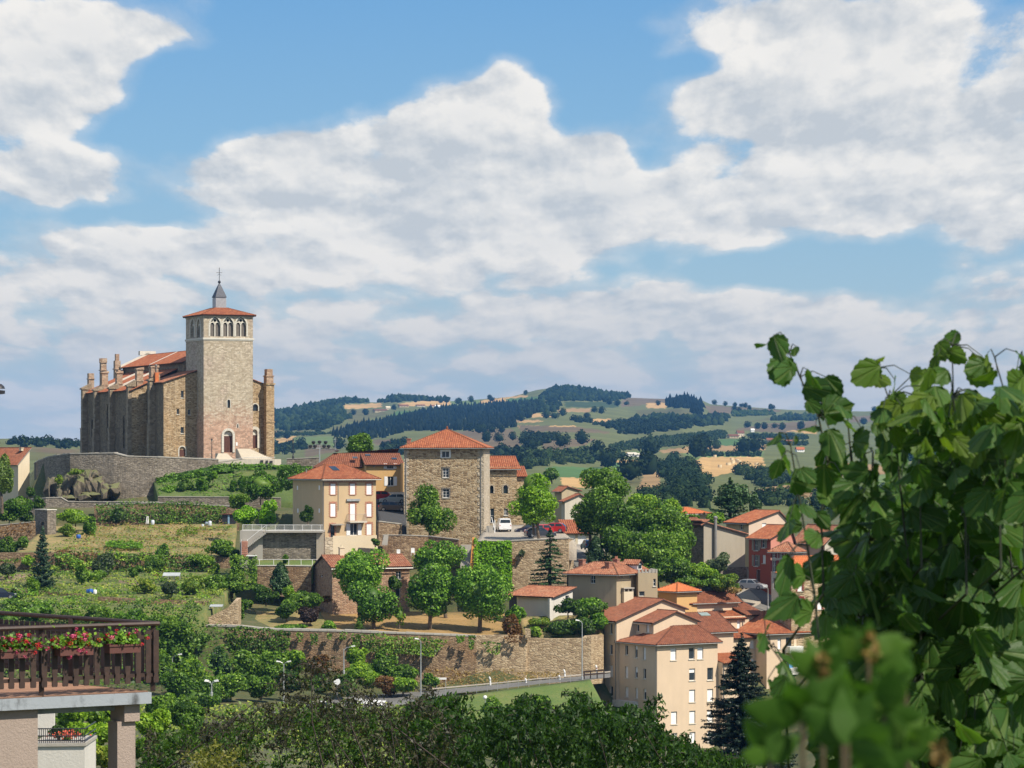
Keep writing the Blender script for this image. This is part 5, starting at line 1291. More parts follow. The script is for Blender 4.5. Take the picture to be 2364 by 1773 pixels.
simple_house('white_house','white rendered house with dark red shutters beside the red house',(2124,1020),430,30,2190,1962,742,1025,'offwhite','hip',R4,axis='b',zr=P(*R4(2050,668),434).z,tile='tile_old',lwins=[(1970,748,1992,784,'glass',dict(shutters='red_paint')),(2022,748,2042,786,'glass',dict(shutters='red_paint')),(2072,750,2090,786,'glass',dict(shutters='red_paint')),(1970,800,1996,884,'glass',dict(shutters='red_paint')),(2020,800,2046,852,'glass',dict(shutters='red_paint')),(2070,805,2090,880,'glass',dict(shutters='red_paint')),(1975,930,2003,1010,'door',dict(sill=False))])
def grey_building():
 D=442
 b=Bld('grey_building','grey rendered building with a blank wall and a steel flue pipe','house',R4(1468,860),D,66,P(*R4(1468,880),D).z)
 f,l=b.R(0),b.L(0);W=f.s(R4(1770,0)[0]);Dp=l.s(R4(1380,0)[0]);z0=f.z(*R4(1468,520));z1=f.z(*R4(1770,604));zb=b.T.location.z-2
 b.wall(f,0,W,zb,z1);b.walls.poly([f.p(0,z1),f.p(W,z1),f.p(0,z0)]);b.wall(b.E(W),0,9,zb,z1);b.finish(M['grey_render'])
 b.walls=MB();b.wall(l,0,9,zb,z0-.6);b.finish(M['retain_grey'])
 k=(z0-z1)/W
 b.roof([[(W+.4,-.35,z1-.4*k),(W+.4,9,z1-.4*k),(-.5,9,z0+.5*k),(-.5,-.35,z0+.5*k)]],'tile_old',[])
 b.roof([[(-5,5.5,z0-2.2),(-5,-.1,z0-2.2),(-.5,-.1,z0+.5*k),(-.5,5.5,z0+.5*k)]]if False else[[(-.55,-.35,z0-.5),(-.55,9,z0-.5),(.8,9,z0+.3),(.8,-.35,z0+.3)]],'tile_old',[])
 a=f.s(R4(1546,0)[0]);m=MB();q=f.p(a,0,.35);m.tube([(q.x,q.y,f.z(*R4(1546,800))),(q.x,q.y,f.z(*R4(1546,500)))],.22,10);m.lathe((q.x,q.y,f.z(*R4(1546,500))),[(.22,0),(.30,.1),(.30,.3),(.1,.45)],10);m.build('flue',M['zinc'],b.T)
 m=MB();b.box(m,W-5.5,W+.1,-.9,-.01,zb,f.z(*R4(1650,850)));m.build('lean_to',M['retain_grey'],b.T)
 m=MB();q=f.p(W+.5,0,.9);zt=f.z(*R4(1740,848));m.hexa([(q.x-.9,q.y,zb),(q.x+1.2,q.y-1.6,zb-.8),(q.x+1.2,q.y-1.1,zb-.8),(q.x-.9,q.y+.5,zb),(q.x-1.2,q.y,zt),(q.x-.7,q.y-.3,zt),(q.x-.7,q.y+.1,zt),(q.x-1.2,q.y+.4,zt)]);m.build('buttress',M['concrete'],b.T)
grey_building()
simple_house('house','small tiled house half hidden behind the broad leafy tree',(1455,780),452,55,1490,1290,548,800,'retain_grey','gableL',R4,zr=P(*R4(1380,492),455).z,tile='tile_dark',lwins=[(1340,556,1375,604,'dark')])
simple_house('stone_house','rubble stone house with white shutters and red surrounds behind the leafy shoots',(657,860),418,62,1245,580,592,900,'keep','hip',RF,zr=P(*RF(800,470),424).z,tile='tile_new',wins=[(x0,y0,x1,y1,'shut',dict(surround='red_paint'))for x0,x1,y0,y1 in((698,730,634,708),(930,960,622,700),(1012,1040,630,695),(1130,1150,648,690),(700,735,757,796),(830,862,766,830),(930,960,766,830))])
simple_house('house','pale house with a grey gable roof behind the white house',(880,470),440,62,1080,668,385,600,'offwhite','gableR',RF,peak=(985,272),tile='tile_old')
simple_house('house','house with a bright orange roof glimpsed among the leafy shoots',(1300,440),452,60,1520,1255,345,620,'palepink','hip',RF,zr=P(*RF(1380,266),455).z,tile='tile_new')
simple_house('house','cream house low behind the leafy shoots at the street end',(1700,700),405,60,2010,1600,600,800,'cream','hip',RF,zr=P(*RF(1800,540),410).z,tile='tile_new')
simple_house('house','cream gabled house with a bright orange roof behind the tallest apartment block',(1272,1080),418,50,1420,1137,1030,1110,'ochre','hip',R4,zr=P(*R4(1340,965),421).z,tile='tile_new',axis='b')
simple_house('house','white house with a tiled gable roof beyond the bright green tree',(455,600),500,62,640,430,365,640,'offwhite','gableR',R4,peak=(560,318),tile='tile_dark')
simple_house('house','house with dark red gables behind the white house',(432,400),520,55,560,380,290,420,'tan_render','gableR',R4,peak=(470,262),tile='tile_dark')
simple_house('house','house with a broad orange roof beyond the leafy tree',(1290,560),490,62,1500,1180,462,640,'palepink','hip',R4,zr=P(*R4(1370,416),495).z,tile='tile_new')
simple_house('house','house with an orange roof and a grey chimney beyond the leafy tree',(1090,520),500,62,1190,1010,445,600,'palepink','gableL',R4,zr=P(*R4(1100,412),503).z,tile='tile_new')
def garages():
 D=470
 b=Bld('garage','low garage with white doors and an orange tile roof behind the bright tree','garage',R4(452,700),D,84,P(*R4(452,692),D).z)
 f=b.R(0);W=f.s(R4(640,0)[0]);ze=f.z(*R4(500,602));zb=b.T.location.z-.3
 for x0,x1 in((455,531),(549,612)):b.window(f,R4(x0,608),R4(x1,690),'shut',sill=False,name='garage_door',depth=.15)
 b.wall(f,0,W,zb,ze);b.wall(b.L(0),0,6,zb,ze);b.wall(b.E(W),0,6,zb,ze);b.finish(M['cream'])
 zr=b.R(6).z(*R4(520,506));b.roof([[(-.3,-.4,ze-.1),(W+.3,-.4,ze-.1),(W+.3,6,zr),(-.3,6,zr)]],'tile',[])
garages()
def left_barn():
 D=520
 b=Bld('barn','cream gabled house at the edge of town beside the rock wall','house',RL(183,1200),D,38,P(*RL(183,1230),D).z)
 f,l=b.R(0),b.L(0);W=f.s(RL(298,0)[0]);Dp=l.s(RL(-160,0)[0]);ze=f.z(*RL(183,905));zr=f.z(*RL(298,760));zb=b.T.location.z-3
 b.wall(f,0,W,zb,ze);b.walls.poly([f.p(0,ze),f.p(W,ze),f.p(W,zr)]);b.wall(l,0,Dp,zb,ze);b.wall(b.E(W),0,Dp,zb,zr);b.finish(M['cream'])
 k=(zr-ze)/W;b.roof([[(-.5,Dp,ze-.5*k),(-.5,-.3,ze-.5*k),(W+.1,-.3,zr),(W+.1,Dp,zr)]],'tile_dark',[((W+.1,-.3,zr),(W+.1,Dp,zr))],fascia='zinc')
 b.chimney(W*.7,Dp*.14,zr-.5,zr-.1,.5,.5,'cream')
left_barn()
# lawns, gardens, roads: sheets laid on the slope
M['dry_grass']=ground_mat('dry_grass',[(0.07,0.11,0.025),(0.15,0.15,0.045),(0.29,0.21,0.085),(0.38,0.26,0.12)],0.22,2.2)
M['straw_grass']=ground_mat('straw_grass',[(0.14,0.12,0.04),(0.30,0.185,0.065),(0.40,0.25,0.10)],0.3,2.5)
M['lawn']=ground_mat('lawn',[(0.050,0.085,0.018),(0.085,0.125,0.028),(0.15,0.15,0.045)],0.25,2.5)
M['lawn_bright']=ground_mat('bright_lawn',[(0.06,0.11,0.018),(0.10,0.15,0.03),(0.19,0.18,0.055)],0.18,3)
M['garden']=ground_mat('garden_green',[(0.04,0.075,0.018),(0.09,0.125,0.03),(0.16,0.16,0.05),(0.27,0.20,0.08)],0.5,2.2)
M['soil']=ground_mat('soil',[(0.15,0.10,0.065),(0.24,0.165,0.11),(0.29,0.20,0.14)],0.6,3)
M['gravel']=ground_mat('gravel',[(0.30,0.26,0.21),(0.40,0.35,0.28)],0.4,4)
def sheet(name,c,mat,nu=24,nv=10,amp=0.06,lift=0.0,skirt=2.5):
 "quad of picture corners with their distance, (u, v, D) clockwise from the far left"
 A,B,C,Dd=(P(*q)for q in c)
 V=[]
 for j in range(nv+1):
  for i in range(nu+1):
   a,b=i/nu,j/nv
   p=(A*(1-a)+B*a)*(1-b)+(Dd*(1-a)+C*a)*b
   e=min(1,4*min(a,1-a,b,1-b)+.2)
   V.append((p.x,p.y,p.z+lift+amp*e*mnoise.noise((p.x*.35,p.y*.35,1.7))))
 n=nu+1
 Q=[(j*n+i,(j+1)*n+i,(j+1)*n+i+1,j*n+i+1)for j in range(nv)for i in range(nu)]
 if skirt:
  ring=[i for i in range(n)]+[j*n+nu for j in range(1,nv+1)]+[nv*n+i for i in range(nu-1,-1,-1)]+[j*n for j in range(nv-1,0,-1)]
  k0=len(V)
  for r in ring:V.append((V[r][0],V[r][1],V[r][2]-skirt))
  for a in range(len(ring)):
   b_=(a+1)%len(ring);Q.append((ring[a],ring[b_],k0+b_,k0+a))
 return meta(link_mesh(name,np_mesh(name,V,Q,M[mat])),kind='structure')
def bed(name,R,quad,parent,mat,lift=.07,nu=12,nv=6):
 "a sheet lying on another one: its corners are found on that sheet"
 A,B,C,Dd=(P(*q)for q in parent)
 out=[]
 for x,y in quad:
  u,v=R(x,y);d=P(u,v,1.0);best=None
  for t in((A,B,C),(A,C,Dd)):
   nrm=(t[1]-t[0]).cross(t[2]-t[0]);k=nrm.dot(t[0])/nrm.dot(d)
   w=abs((d*k-(A+B+C+Dd)/4).length)
   if best is None or w<best[0]:best=(w,k)
  out.append((u,v,best[1]))
 return sheet(name,out,mat,nu,nv,.03,lift,skirt=0)
def c3(R,*q):return[(*R(a,b),d)for a,b,d in q]
sheet('lawn',c3(R2,(1400,520,502),(2300,385,505),(2300,665,496),(1440,665,494)),'lawn',30,10,.12)
sheet('lawn',c3(R3,(0,400,503),(560,385,506),(600,640,494),(0,640,496)),'lawn',20,10,.12)
UG=c3(R2,(430,925,482),(2160,900,482),(2130,1230,446),(120,1185,446))
sheet('garden_ground',UG,'dry_grass',60,24,.05)
bed('garden_bed',R2,((1420,958),(1600,962),(1590,1032),(1360,1026)),UG,'soil')
bed('garden_bed',R2,((860,1076),(1310,1082),(1330,1150),(740,1140)),UG,'soil')
LG=c3(R2,(-200,1345,441),(2230,1345,441),(1900,1720,404),(-200,1690,404))
sheet('garden_ground',LG,'garden',70,30,.05)
for q in(((-40,1375),(280,1365),(270,1430),(-60,1460)),((540,1425),(800,1440),(800,1520),(520,1540)),((1090,1425),(1290,1425),(1200,1560),(960,1500)),((1060,1630),(1230,1640),(1200,1680),(960,1670))):
 bed('garden_bed',R2,q,LG,'soil')
bed('path',R2,((560,1550),(900,1540),(760,1640),(600,1650)),LG,'straw_grass')
sheet('garden_ground',c3(R6,(-100,60,404),(1900,70,403.6),(1800,300,400),(-100,280,400)),'garden',40,6,.05)
sheet('lawn',c3(R3,(-20,1400,424),(620,1400,424),(700,1575,404.6),(-60,1555,404.6)),'dry_grass',24,12,.05,.0,skirt=.8)
sheet('lawn',c3(R3,(600,1420,424),(2120,1440,424),(2120,1620,404.8),(640,1580,404.4)),'straw_grass',40,12,.05,.05,skirt=.8)
sheet('lawn',c3(RH,(180,690,433),(1000,690,433),(960,775,426.5),(290,772,426.5)),'lawn_bright',16,5,.05)
ZR=-31.0
def flat(u,z,D):return(u,VH-z*F/D,D)
def road(name,pts,mat,z=ZR):
 "pts: rows of (left u, right u, D, z)"
 V,Q=[],[]
 n=6
 for ul,ur,D,zz in pts:
  for i in range(n+1):
   u=ul+(ur-ul)*i/n;V.append(((u-CX)*D/F,D,zz))
 for j in range(len(pts)-1):
  for i in range(n):Q.append((j*(n+1)+i,j*(n+1)+i+1,(j+1)*(n+1)+i+1,(j+1)*(n+1)+i))
 return meta(link_mesh(name,np_mesh(name,V,Q,M[mat])),kind='structure')
def strip(name,up,lo,mat,lift=0.0):
 V,Q=[],[]
 for a,b in zip(up,lo):
  A,B=P(*a),P(*b)
  V+=[A+Vector((0,0,lift)),B+Vector((0,0,lift))]
 for i in range(len(up)-1):Q.append((2*i,2*i+1,2*i+3,2*i+2))
 return meta(link_mesh(name,np_mesh(name,[tuple(v)for v in V],Q,M[mat])),kind='structure')
U1=[(*RE(2150,735),400),(*RE(1890,762),399),(*RE(1500,798),398),(*RE(1000,848),397),(*RE(600,885),396),(*RE(280,915),394),(*R7(1300,715),392),(*R7(1000,770),384)]
L1=[(*RE(2150,775),395),(*RE(1890,806),393),(*RE(1500,835),392),(*RE(1000,895),391),(*RE(600,935),390),(*RE(330,990),386),(*R7(1600,800),381),(*R7(1250,850),372)]
strip('road',U1,L1,'asphalt')
strip('pavement',[(a,b-3.0,d+1.6)for a,b,d in U1[:6]],[(a,b,d+.05)for a,b,d in U1[:6]],'gravel',.12)
strip('road',[(*R7(1300,715),392),(*R7(1000,770),384),(*R7(600,860),366),(*R7(0,960),346),(*R6(900,1400),330)],[(*R7(1600,800),381),(*R7(1250,850),372),(*R7(800,980),352),(*R7(200,1100),330),(*R6(1200,1560),315)],'asphalt',.004)
m=MB()
for i in range(7):
 a,b=R7(1320+i*34,752+i*3),R7(1350+i*34,752+i*3)
 c,d=R7(1322+i*34,785+i*3),R7(1300+i*34,785+i*3)
 m=MB()
 pts=[P(*a,386),P(*b,385.6),P(*c,380),P(*d,380.2)]
 zz=[q.z for q in pts]
 m.poly([Vector((q.x,q.y,q.z+.35))for q in pts]);m.poly([Vector((q.x,q.y,q.z+.34))for q in pts])
 meta(m.build('road_marking',M['white']),kind='structure')
sheet('lawn',[(*RE(250,1000),388),(*RE(1950,790),393.5),(*RE(2200,1260),376),(*RE(150,1260),376)],'lawn_bright',44,16,.12,-.05)
sheet('car_park',c3(R3,(1850,800,463),(2330,790,463),(2500,925,428.8),(1768,915,428.8)),'gravel',20,8,.02)
sheet('ramp',c3(R3,(1030,560,474),(1250,560,474),(1260,800,444),(1060,790,444)),'asphalt_dark',10,8,.02,.1)
sheet('street',c3(R4,(440,690,466),(760,690,466),(640,900,428),(470,900,428)),'gravel',12,8,.03,.1)
sheet('street',c3(R4,(1690,985,440),(2100,985,440),(2120,1270,427),(1835,1240,427)),'asphalt',16,8,.02,.25,skirt=.5)
sheet('pavement',c3(R4,(1680,1035,438),(1785,1018,438),(1890,1118,433),(1800,1165,430.5)),'gravel',8,6,.02,.36,skirt=.5)
sheet('street',c3(R4,(455,690,467),(620,760,452),(560,900,428),(470,760,452)),'asphalt',8,8,.02,.16)
sheet('bank',c3(RE,(1260,190,411),(2080,170,413),(2080,372,407.6),(1300,372,405.6)),'dry_grass',20,8,.3,.1)
# walls of the terraces
def rwall(name,label,pts,thick,mat,coping='concrete',cop_h=.14,base=1.0,group=None,zextra=0.0):
 "pts: (u, v_top, v_bottom, D) along the wall; a solid wall with a coping as its part"
 n=len(pts)
 top=[P(u,vt,D)for u,vt,vb,D in pts];bot=[P(u,vb,D)for u,vt,vb,D in pts]
 org=bot[n//2].copy()
 T=thing(name,label,'wall',org,group)
 m=MB();cp=MB()
 dirs=[]
 for i in range(n):
  d=top[min(i+1,n-1)]-top[max(i-1,0)];d.z=0;d.normalize();dirs.append(Vector((-d.y,d.x,0)))
 for i in range(n-1):
  seg=5
  def lerp(A,B,k):return A*(1-k)+B*k
  A0,A1,B0,B1=bot[i]-Vector((0,0,base)),bot[i+1]-Vector((0,0,base)),top[i],top[i+1]
  na,nb=dirs[i]*thick,dirs[i+1]*thick
  m.hexa([A0,A1,A1+nb,A0+na,B0,B1,B1+nb,B0+na])
  if coping:
   L=(B1-B0).length;k=max(1,int(L/1.1))
   for j in range(k):
    p0,p1=lerp(B0,B1,(j+.012)/k),lerp(B0,B1,(j+.988)/k)
    ha=cop_h*(0.8+0.4*random.random())
    q=[p0-na*(.07/thick),p1-na*(.07/thick),p1+na*(1+.07/thick),p0+na*(1+.07/thick)]
    cp.hexa([x+Vector((0,0,.003))for x in q]+[x+Vector((0,0,ha))for x in q])
 m.build('wall_body',M[mat],T)
 if coping:meta(cp.build('coping',M[coping],T),kind='stuff')
 return T
def w4(R,D,*q):return[(*R(x,y0),R(x,y1)[1],(d[0]if d else D))for x,y0,y1,*d in q]
rwall('rampart_wall','grey stone rampart wall curving round the churchyard above the rocks',w4(R2,503,(312,360,690,530),(345,338,690,516),(450,297,700,508),(640,270,700,503),(1040,264,710,501),(1150,292,715,501),(1440,300,715,502),(1990,322,520,506)),1.0,'retain_grey',cop_h=.2)
rwall('terrace_wall','low stone wall with a stepped top below the rock outcrop',w4(R2,493,(280,682,850,494),(420,672,850),(555,668,860),(620,706,860),(1000,708,900),(1450,712,920)),.6,'retain_grey')
rwall('terrace_wall','dark stone wall below the sloping hedge and round bushes',w4(R2,494,(1440,660,760),(2212,664,790),(2420,668,800),(2560,672,800)),.7,'retain_grey',cop_h=.1)
rwall('terrace_wall','ivy covered garden wall along the back of the dry upper garden',w4(R2,485,(860,735,930),(1430,716,930),(2045,745,930),(2180,755,930)),.6,'retain')
rwall('terrace_wall','overgrown stone bank wall between the upper and lower gardens',w4(R2,445,(-100,1170,1370),(500,1165,1370),(1300,1185,1370),(1900,1200,1380),(2120,1215,1400)),1.0,'retain',coping=None)
rwall('retaining_wall','long high rubble retaining wall below the plane trees, ivy hanging on it',w4(R7,402,(165,205,640,403),(500,216,640),(740,238,650),(1250,248,660),(1560,261,660),(1900,272,670),(2212,285,670,403)),1.2,'retain',cop_h=.25)
rwall('retaining_wall','pale rubble retaining wall behind the tall street lamp',w4(RE,404,(844,366,800,403.0),(1105,365,800,403.2),(1325,372,820,403.5),(1345,392,820),(1560,400,800),(1700,400,790),(1870,396,770),(1960,372,770),(2084,358,760,407)),1.2,'retain_pale',coping=None)
rwall('stone_pier','broken stone pier at the end of the long retaining wall',w4(RE,403,(1318,300,380,402.8),(1372,306,380,402.8)),.8,'retain_pale',coping=None,base=.2)
rwall('terrace_wall','rubble wall below the small fenced lawn with conifer in front',w4(RH,426,(285,772,1040),(640,772,1060),(940,778,1080)),.6,'retain',cop_h=.08)
rwall('terrace_wall','pale rubble wall holding up the car park beside the ivy panel',w4(R3,428,(1745,918,1260),(2030,914,1270),(2212,905,1270),(2440,895,1280,428),(2480,902,1280,436)),.8,'retain_pale')
rwall('terrace_wall','dark rubble wall at the foot of the tall stone house',w4(R3,434,(1085,872,1030,432),(1225,872,1030,432),(1420,880,1030,433),(1640,905,1040,431)),.7,'retain',cop_h=.1)
rwall('terrace_wall','stone parapet beside the dark ramp',w4(R3,438,(1055,772,900,437),(1225,792,900,439)),.5,'retain')
rwall('garden_wall','small stone edging wall between the shrubs of the lower garden',w4(RH,421,(30,1352,1395),(200,1345,1390),(520,1335,1385)),.4,'retain',cop_h=.08)
rwall('garden_wall','low brown terrace edge across the lower vegetable plots',w4(R2,411,(890,1570,1600,412),(1300,1588,1625),(1600,1604,1640),(1900,1612,1655)),.4,'retain',coping=None,base=.3)
rwall('garden_wall','low brown terrace edge beside the blue green conifer',w4(R2,420,(-40,1490,1530),(260,1505,1545),(540,1532,1560,418),(760,1548,1570,417)),.4,'retain',coping=None,base=.3)
rwall('garden_wall','low wall with a pale coping at the left edge of the gardens',w4(R2,470,(-60,925,1000),(130,906,1000),(320,888,1000)),.4,'retain',cop_h=.1)
rwall('churchyard_wall','low stone wall between the church steps and the ochre house',w4(R3,512,(385,316,400),(500,312,400),(625,305,400)),.6,'retain_grey')
rwall('ruined_wall','sloping stone ruin wall beside the cold frames',w4(R7,404,(150,178,215),(260,140,215),(400,70,215),(470,25,210),(495,0,200,407)),.6,'retain_pale',coping=None)
def stone_hut():
 b=Bld('stone_hut','small square stone hut with a flat top in the garden','hut',R2(432,1000),470,52,P(*R2(432,1010),470).z)
 f,l=b.R(0),b.L(0);W,Dp=f.s(R2(512,0)[0]),l.s(R2(318,0)[0]);zt=f.z(*R2(432,782));zb=b.T.location.z-.5
 b.window(l,R2(375,890),R2(404,914),'dark','dark',sill=False)
 b.wall(f,0,W,zb,zt);b.wall(l,0,Dp,zb,zt);b.wall(b.E(W),0,Dp,zb,zt);b.wall(b.B(Dp),0,W,zb,zt);b.finish(M['retain_grey'])
 m=MB();b.box(m,-.1,W+.1,-.1,Dp+.1,zt+.002,zt+.14);m.build('capstone',M['trim'],b.T)
stone_hut()
def rocks():
 T=thing('rock_outcrop','craggy dark rock outcrop below the churchyard wall','rocks',P(*R2(760,700),499))
 mt,g,bb=new_mat('outcrop_rock');p=pos(g)
 n=g.noise(p,0.6,6,.65);n2=g.noise(scaled(g,p,(1,1,.4)),1.6,5,.6)
 col=g.ramp(n2,[(.3,(.05,.04,.03)),(.55,(.135,.11,.075)),(.75,(.22,.185,.125))])
 nr=g.n.new('ShaderNodeNewGeometry');sp=g.n.new('ShaderNodeSeparateXYZ');g.l.new(nr.outputs['Normal'],sp.inputs[0])
 col=g.mix(g.smooth(X(g,sp.outputs[2])+n-.5,.45,.85,0,.8),col,(.13,.14,.05))
 g.put(bb.inputs['Base Color'],col);bb.inputs['Roughness'].default_value=.95;bump(g,bb,n2,.25)
 for i,(x,y,rx,ry)in enumerate(((480,560,70,110),(560,620,70,90),(640,540,80,120),(720,590,75,130),(800,530,85,120),(880,570,75,120),(970,600,70,80),(1050,580,75,60),(840,650,130,45),(660,670,110,35),(730,470,90,60),(860,450,60,50))):
  D=501.2-(y-500)*.014;c=P(*R2(x,y),D);k=D/F/3.95
  import bmesh
  bm=bmesh.new();r_=np.random.default_rng(40+i)
  for sub in range(2):
   pts=r_.normal(size=(26,3));pts/=np.linalg.norm(pts,axis=1)[:,None]
   pts=pts*r_.uniform(.62,1.0,(26,1))*np.array([rx*k*(1.25-.4*sub),2.6,ry*k*1.15])+np.array([sub*rx*k*r_.uniform(-.6,.6),-sub*.9,-sub*ry*k*.35])
   vs=[bm.verts.new(q)for q in pts]
   bmesh.ops.convex_hull(bm,input=vs)
  bm.verts.ensure_lookup_table();bmesh.ops.delete(bm,geom=[v for v in bm.verts if not v.link_faces],context='VERTS')
  me=bpy.data.meshes.new('rock');bmesh.ops.translate(bm,verts=bm.verts,vec=c-org_of(T));bm.to_mesh(me);bm.free();me.materials.append(mt);link_mesh('rock',me,T)
rocks()
# terrace platform left of the beige house
def platform():
 D=431
 b=Bld('terrace','concrete terrace with a white railing and stairs beside the beige house','terrace',R3(40,1050),D,90,P(*R3(40,1060),D).z)
 f=b.R(0);X=lambda x:f.s(R3(x,0)[0]);Z=lambda y:f.z(*R3(300,y));zb=b.T.location.z-1
 m=MB();b.box(m,X(232),X(648),-.02,6,Z(852),Z(838));m.build('deck',M['concrete'],b.T)
 m=MB();b.box(m,X(205),X(660),1.15,1.6,zb,Z(853));m.build('wall',M['retain_grey'],b.T)
 m=MB();b.box(m,X(40),X(206),.9,6,zb,Z(838));m.build('side_wall',M['concrete'],b.T)
 m=MB();b.box(m,X(600),X(652),.5,1.13,zb,Z(856));m.build('return_wall',M['grey_render'],b.T)
 n=12
 for i in range(n):
  k=i/n;x0,x1=X(232-(132*(i+1))/n),X(232-132*i/n);z=Z(848+100*i/n)
  m=MB();b.box(m,x0,x1,-.02,.88,z-.32,z);m.build('step',M['concrete'],b.T)
 for i in range(9):
  z=Z(915+14*i);m=MB();b.box(m,X(56),X(100),-.1-i*.0,.3+.25*1,z-.22,z);m.build('step',M['brick_trim'],b.T)
 m=MB();b.box(m,X(58),X(98),.35,.86,zb,Z(905));m.build('stair_core',M['concrete'],b.T)
 def rail(x0,x1,y0,y1,t=0.05,slope=0):
  m=MB();mm=max(3,int(abs(X(x1)-X(x0))/.16))
  for z in(Z(y0),Z(y1)):m.tube([b.pt(X(x0),t,z),b.pt(X(x1),t,z+slope)],.03,5)
  for i in range(mm+1):
   k=i/mm;x=X(x0)+(X(x1)-X(x0))*k;m.tube([b.pt(x,t,Z(y1)+slope*k),b.pt(x,t,Z(y0)+slope*k)],.016 if i%8 else.035,4,caps=False)
  return m.build('railing',M['white'],b.T)
 rail(235,648,796,836);rail(60,232,796,836,.95)
 m=MB()
 for x in(55,98):m.tube([b.pt(X(x),-.05,Z(1040)),b.pt(X(x),-.05,Z(902))],.04,5)
 m.tube([b.pt(X(100),.0,Z(905)),b.pt(X(232),.0,Z(800))],.03,5);m.build('handrail',M['white'],b.T)
 t=thing('garden_table','small white topped table at the foot of the terrace stairs','table',b.pt(X(132),-1,Z(1050)))
 m=MB();b.box(m,X(97),X(172),-1.5,-.6,Z(1022),Z(1015));m.build('table_top',M['white'],t)
 m=MB();b.box(m,X(104),X(166),-1.4,-.7,Z(1051),Z(1023));m.build('cabinet',M['dark_metal'],t)
 t=thing('wire_fence','thin white post and rail fence round the small lawn','fence',P(*R3(400,1092),427))
 g=Bld('x','','',R3(180,1092),427,90,P(*R3(180,1092),427).z);bpy.data.objects.remove(g.T)
 ff=g.R(0);XX=lambda x:ff.s(R3(x,0)[0]);ZZ=lambda y:ff.z(*R3(400,y))
 for x in(186,290,400,490,572,620):
  m=MB();m.tube([g.pt(XX(x),0,ZZ(1096)),g.pt(XX(x),0,ZZ(1046))],.035,5);m.build('post',M['white'],t)
 m=MB()
 for y in(1048,1090):m.tube([g.pt(XX(160),0,ZZ(y)),g.pt(XX(625),0,ZZ(y))],.025,5)
 m.build('rail',M['white'],t)
platform()
# church steps and forecourt
def forecourt():
 b=Bld('church_steps','pale stone steps and forecourt in front of the church tower','steps',R1(1190,1640),528,72,P(*R1(1190,1650),528).z)
 f=b.R(0);X=lambda x:f.s(R1(x,0)[0]);Z=lambda y:f.z(*R1(1400,y));zb=b.T.location.z-1
 m=MB();b.box(m,X(1190),X(1690),0,5.5,zb,Z(1590));m.build('forecourt',M['pale_stone'],b.T)
 for i in range(7):
  m=MB();b.box(m,X(1195+i*6),X(1330-i*4),2.5+i*.32,2.5+(i+1)*.32+(2 if i==6 else 0),Z(1592),Z(1582-i*6.5));m.build('step',M['pale_stone'],b.T)
 for i in range(12):
  m=MB();b.box(m,X(1420),X(1660-i*12),4+i*.34,9.2,Z(1590-(i)*7)+.003,Z(1583-i*7));m.build('step',M['pale_stone'],b.T)
 m=MB();n=30
 z0,z1=Z(1625),Z(1575)
 m.tube([b.pt(X(1190),-.2,Z(1605)),b.pt(X(1420),-.2,z1),b.pt(X(1640),-.2,z1)],.035,5)
 for i in range(n):x=1200+i*15;m.tube([b.pt(X(x),-.2,z0),b.pt(X(x),-.2,z1 if x>1400 else Z(1605-(x-1190)*.13))],.018,4,caps=False)
 m.build('railing',M['grey_metal'],b.T)
 for x0,x1,y0,y1 in((1525,1545,1598,1625),(1568,1583,1600,1622),(1600,1620,1603,1620)):
  m=MB();b.box(m,X(x0),X(x1),-.28,-.01,Z(y1),Z(y0));m.build('planter',M['dark_metal'],b.T)
forecourt()
# outside stairs, orange board
def steps_pair():
 t=thing('stone_stairs','narrow stone stairs climbing between the wall and the orange board','stairs',P(*R3(1690,1120),427))
 for i in range(18):
  y=1112-i*9.6;D=427+i*.28
  p0,p1=P(*R3(1652,y),D),P(*R3(1732,y),D);m=MB();m.box(p0,p1-p0,(0,.3,0),(0,0,.17));m.build('step',M['concrete'],t)
 o=MB();p0=P(*R3(1722,1118),426.4);p1=P(*R3(1742,1118),426.4);q0=P(*R3(1740,886),427.5);q1=P(*R3(1758,886),427.5)
 d=Vector((0,.25,0));o.hexa([p0,p1,p1+d,p0+d,q0,q1,q1+d,q0+d])
 meta(o.build('orange_board',M['orange_board'],None,org=p0),'tall narrow orange panel leaning beside the stone stairs','panel')
 t=thing('stone_stairs','outside stairs with a white handrail beside the tall stone house','stairs',P(*R3(1870,905),449))
 for i in range(14):
  y=902-i*7;D=446+i*.28
  p0,p1=P(*R3(1840,y),D),P(*R3(1898,y),D);m=MB();m.box(p0,p1-p0,(0,.3,0),(0,0,.17));m.build('step',M['concrete'],t)
 m=MB();m.tube([P(*R3(1901,910),446),P(*R3(1903,762),446)],.09,6);m.tube([P(*R3(1901,830),446),P(*R3(1880,740),450)],.05,6);m.build('handrail',M['white'],t)
 t=thing('stone_stairs','short stone stairs below the corner of the beige house','stairs',P(*R3(1095,940),431))
 for i in range(8):
  y=945-i*9;D=429.5+i*.3
  p0,p1=P(*R3(1078+i*2,y),D),P(*R3(1120+i*1,y),D);m=MB();m.box(p0,p1-p0,(0,.35,0),(0,0,.2));m.build('step',M['concrete'],t)
steps_pair()
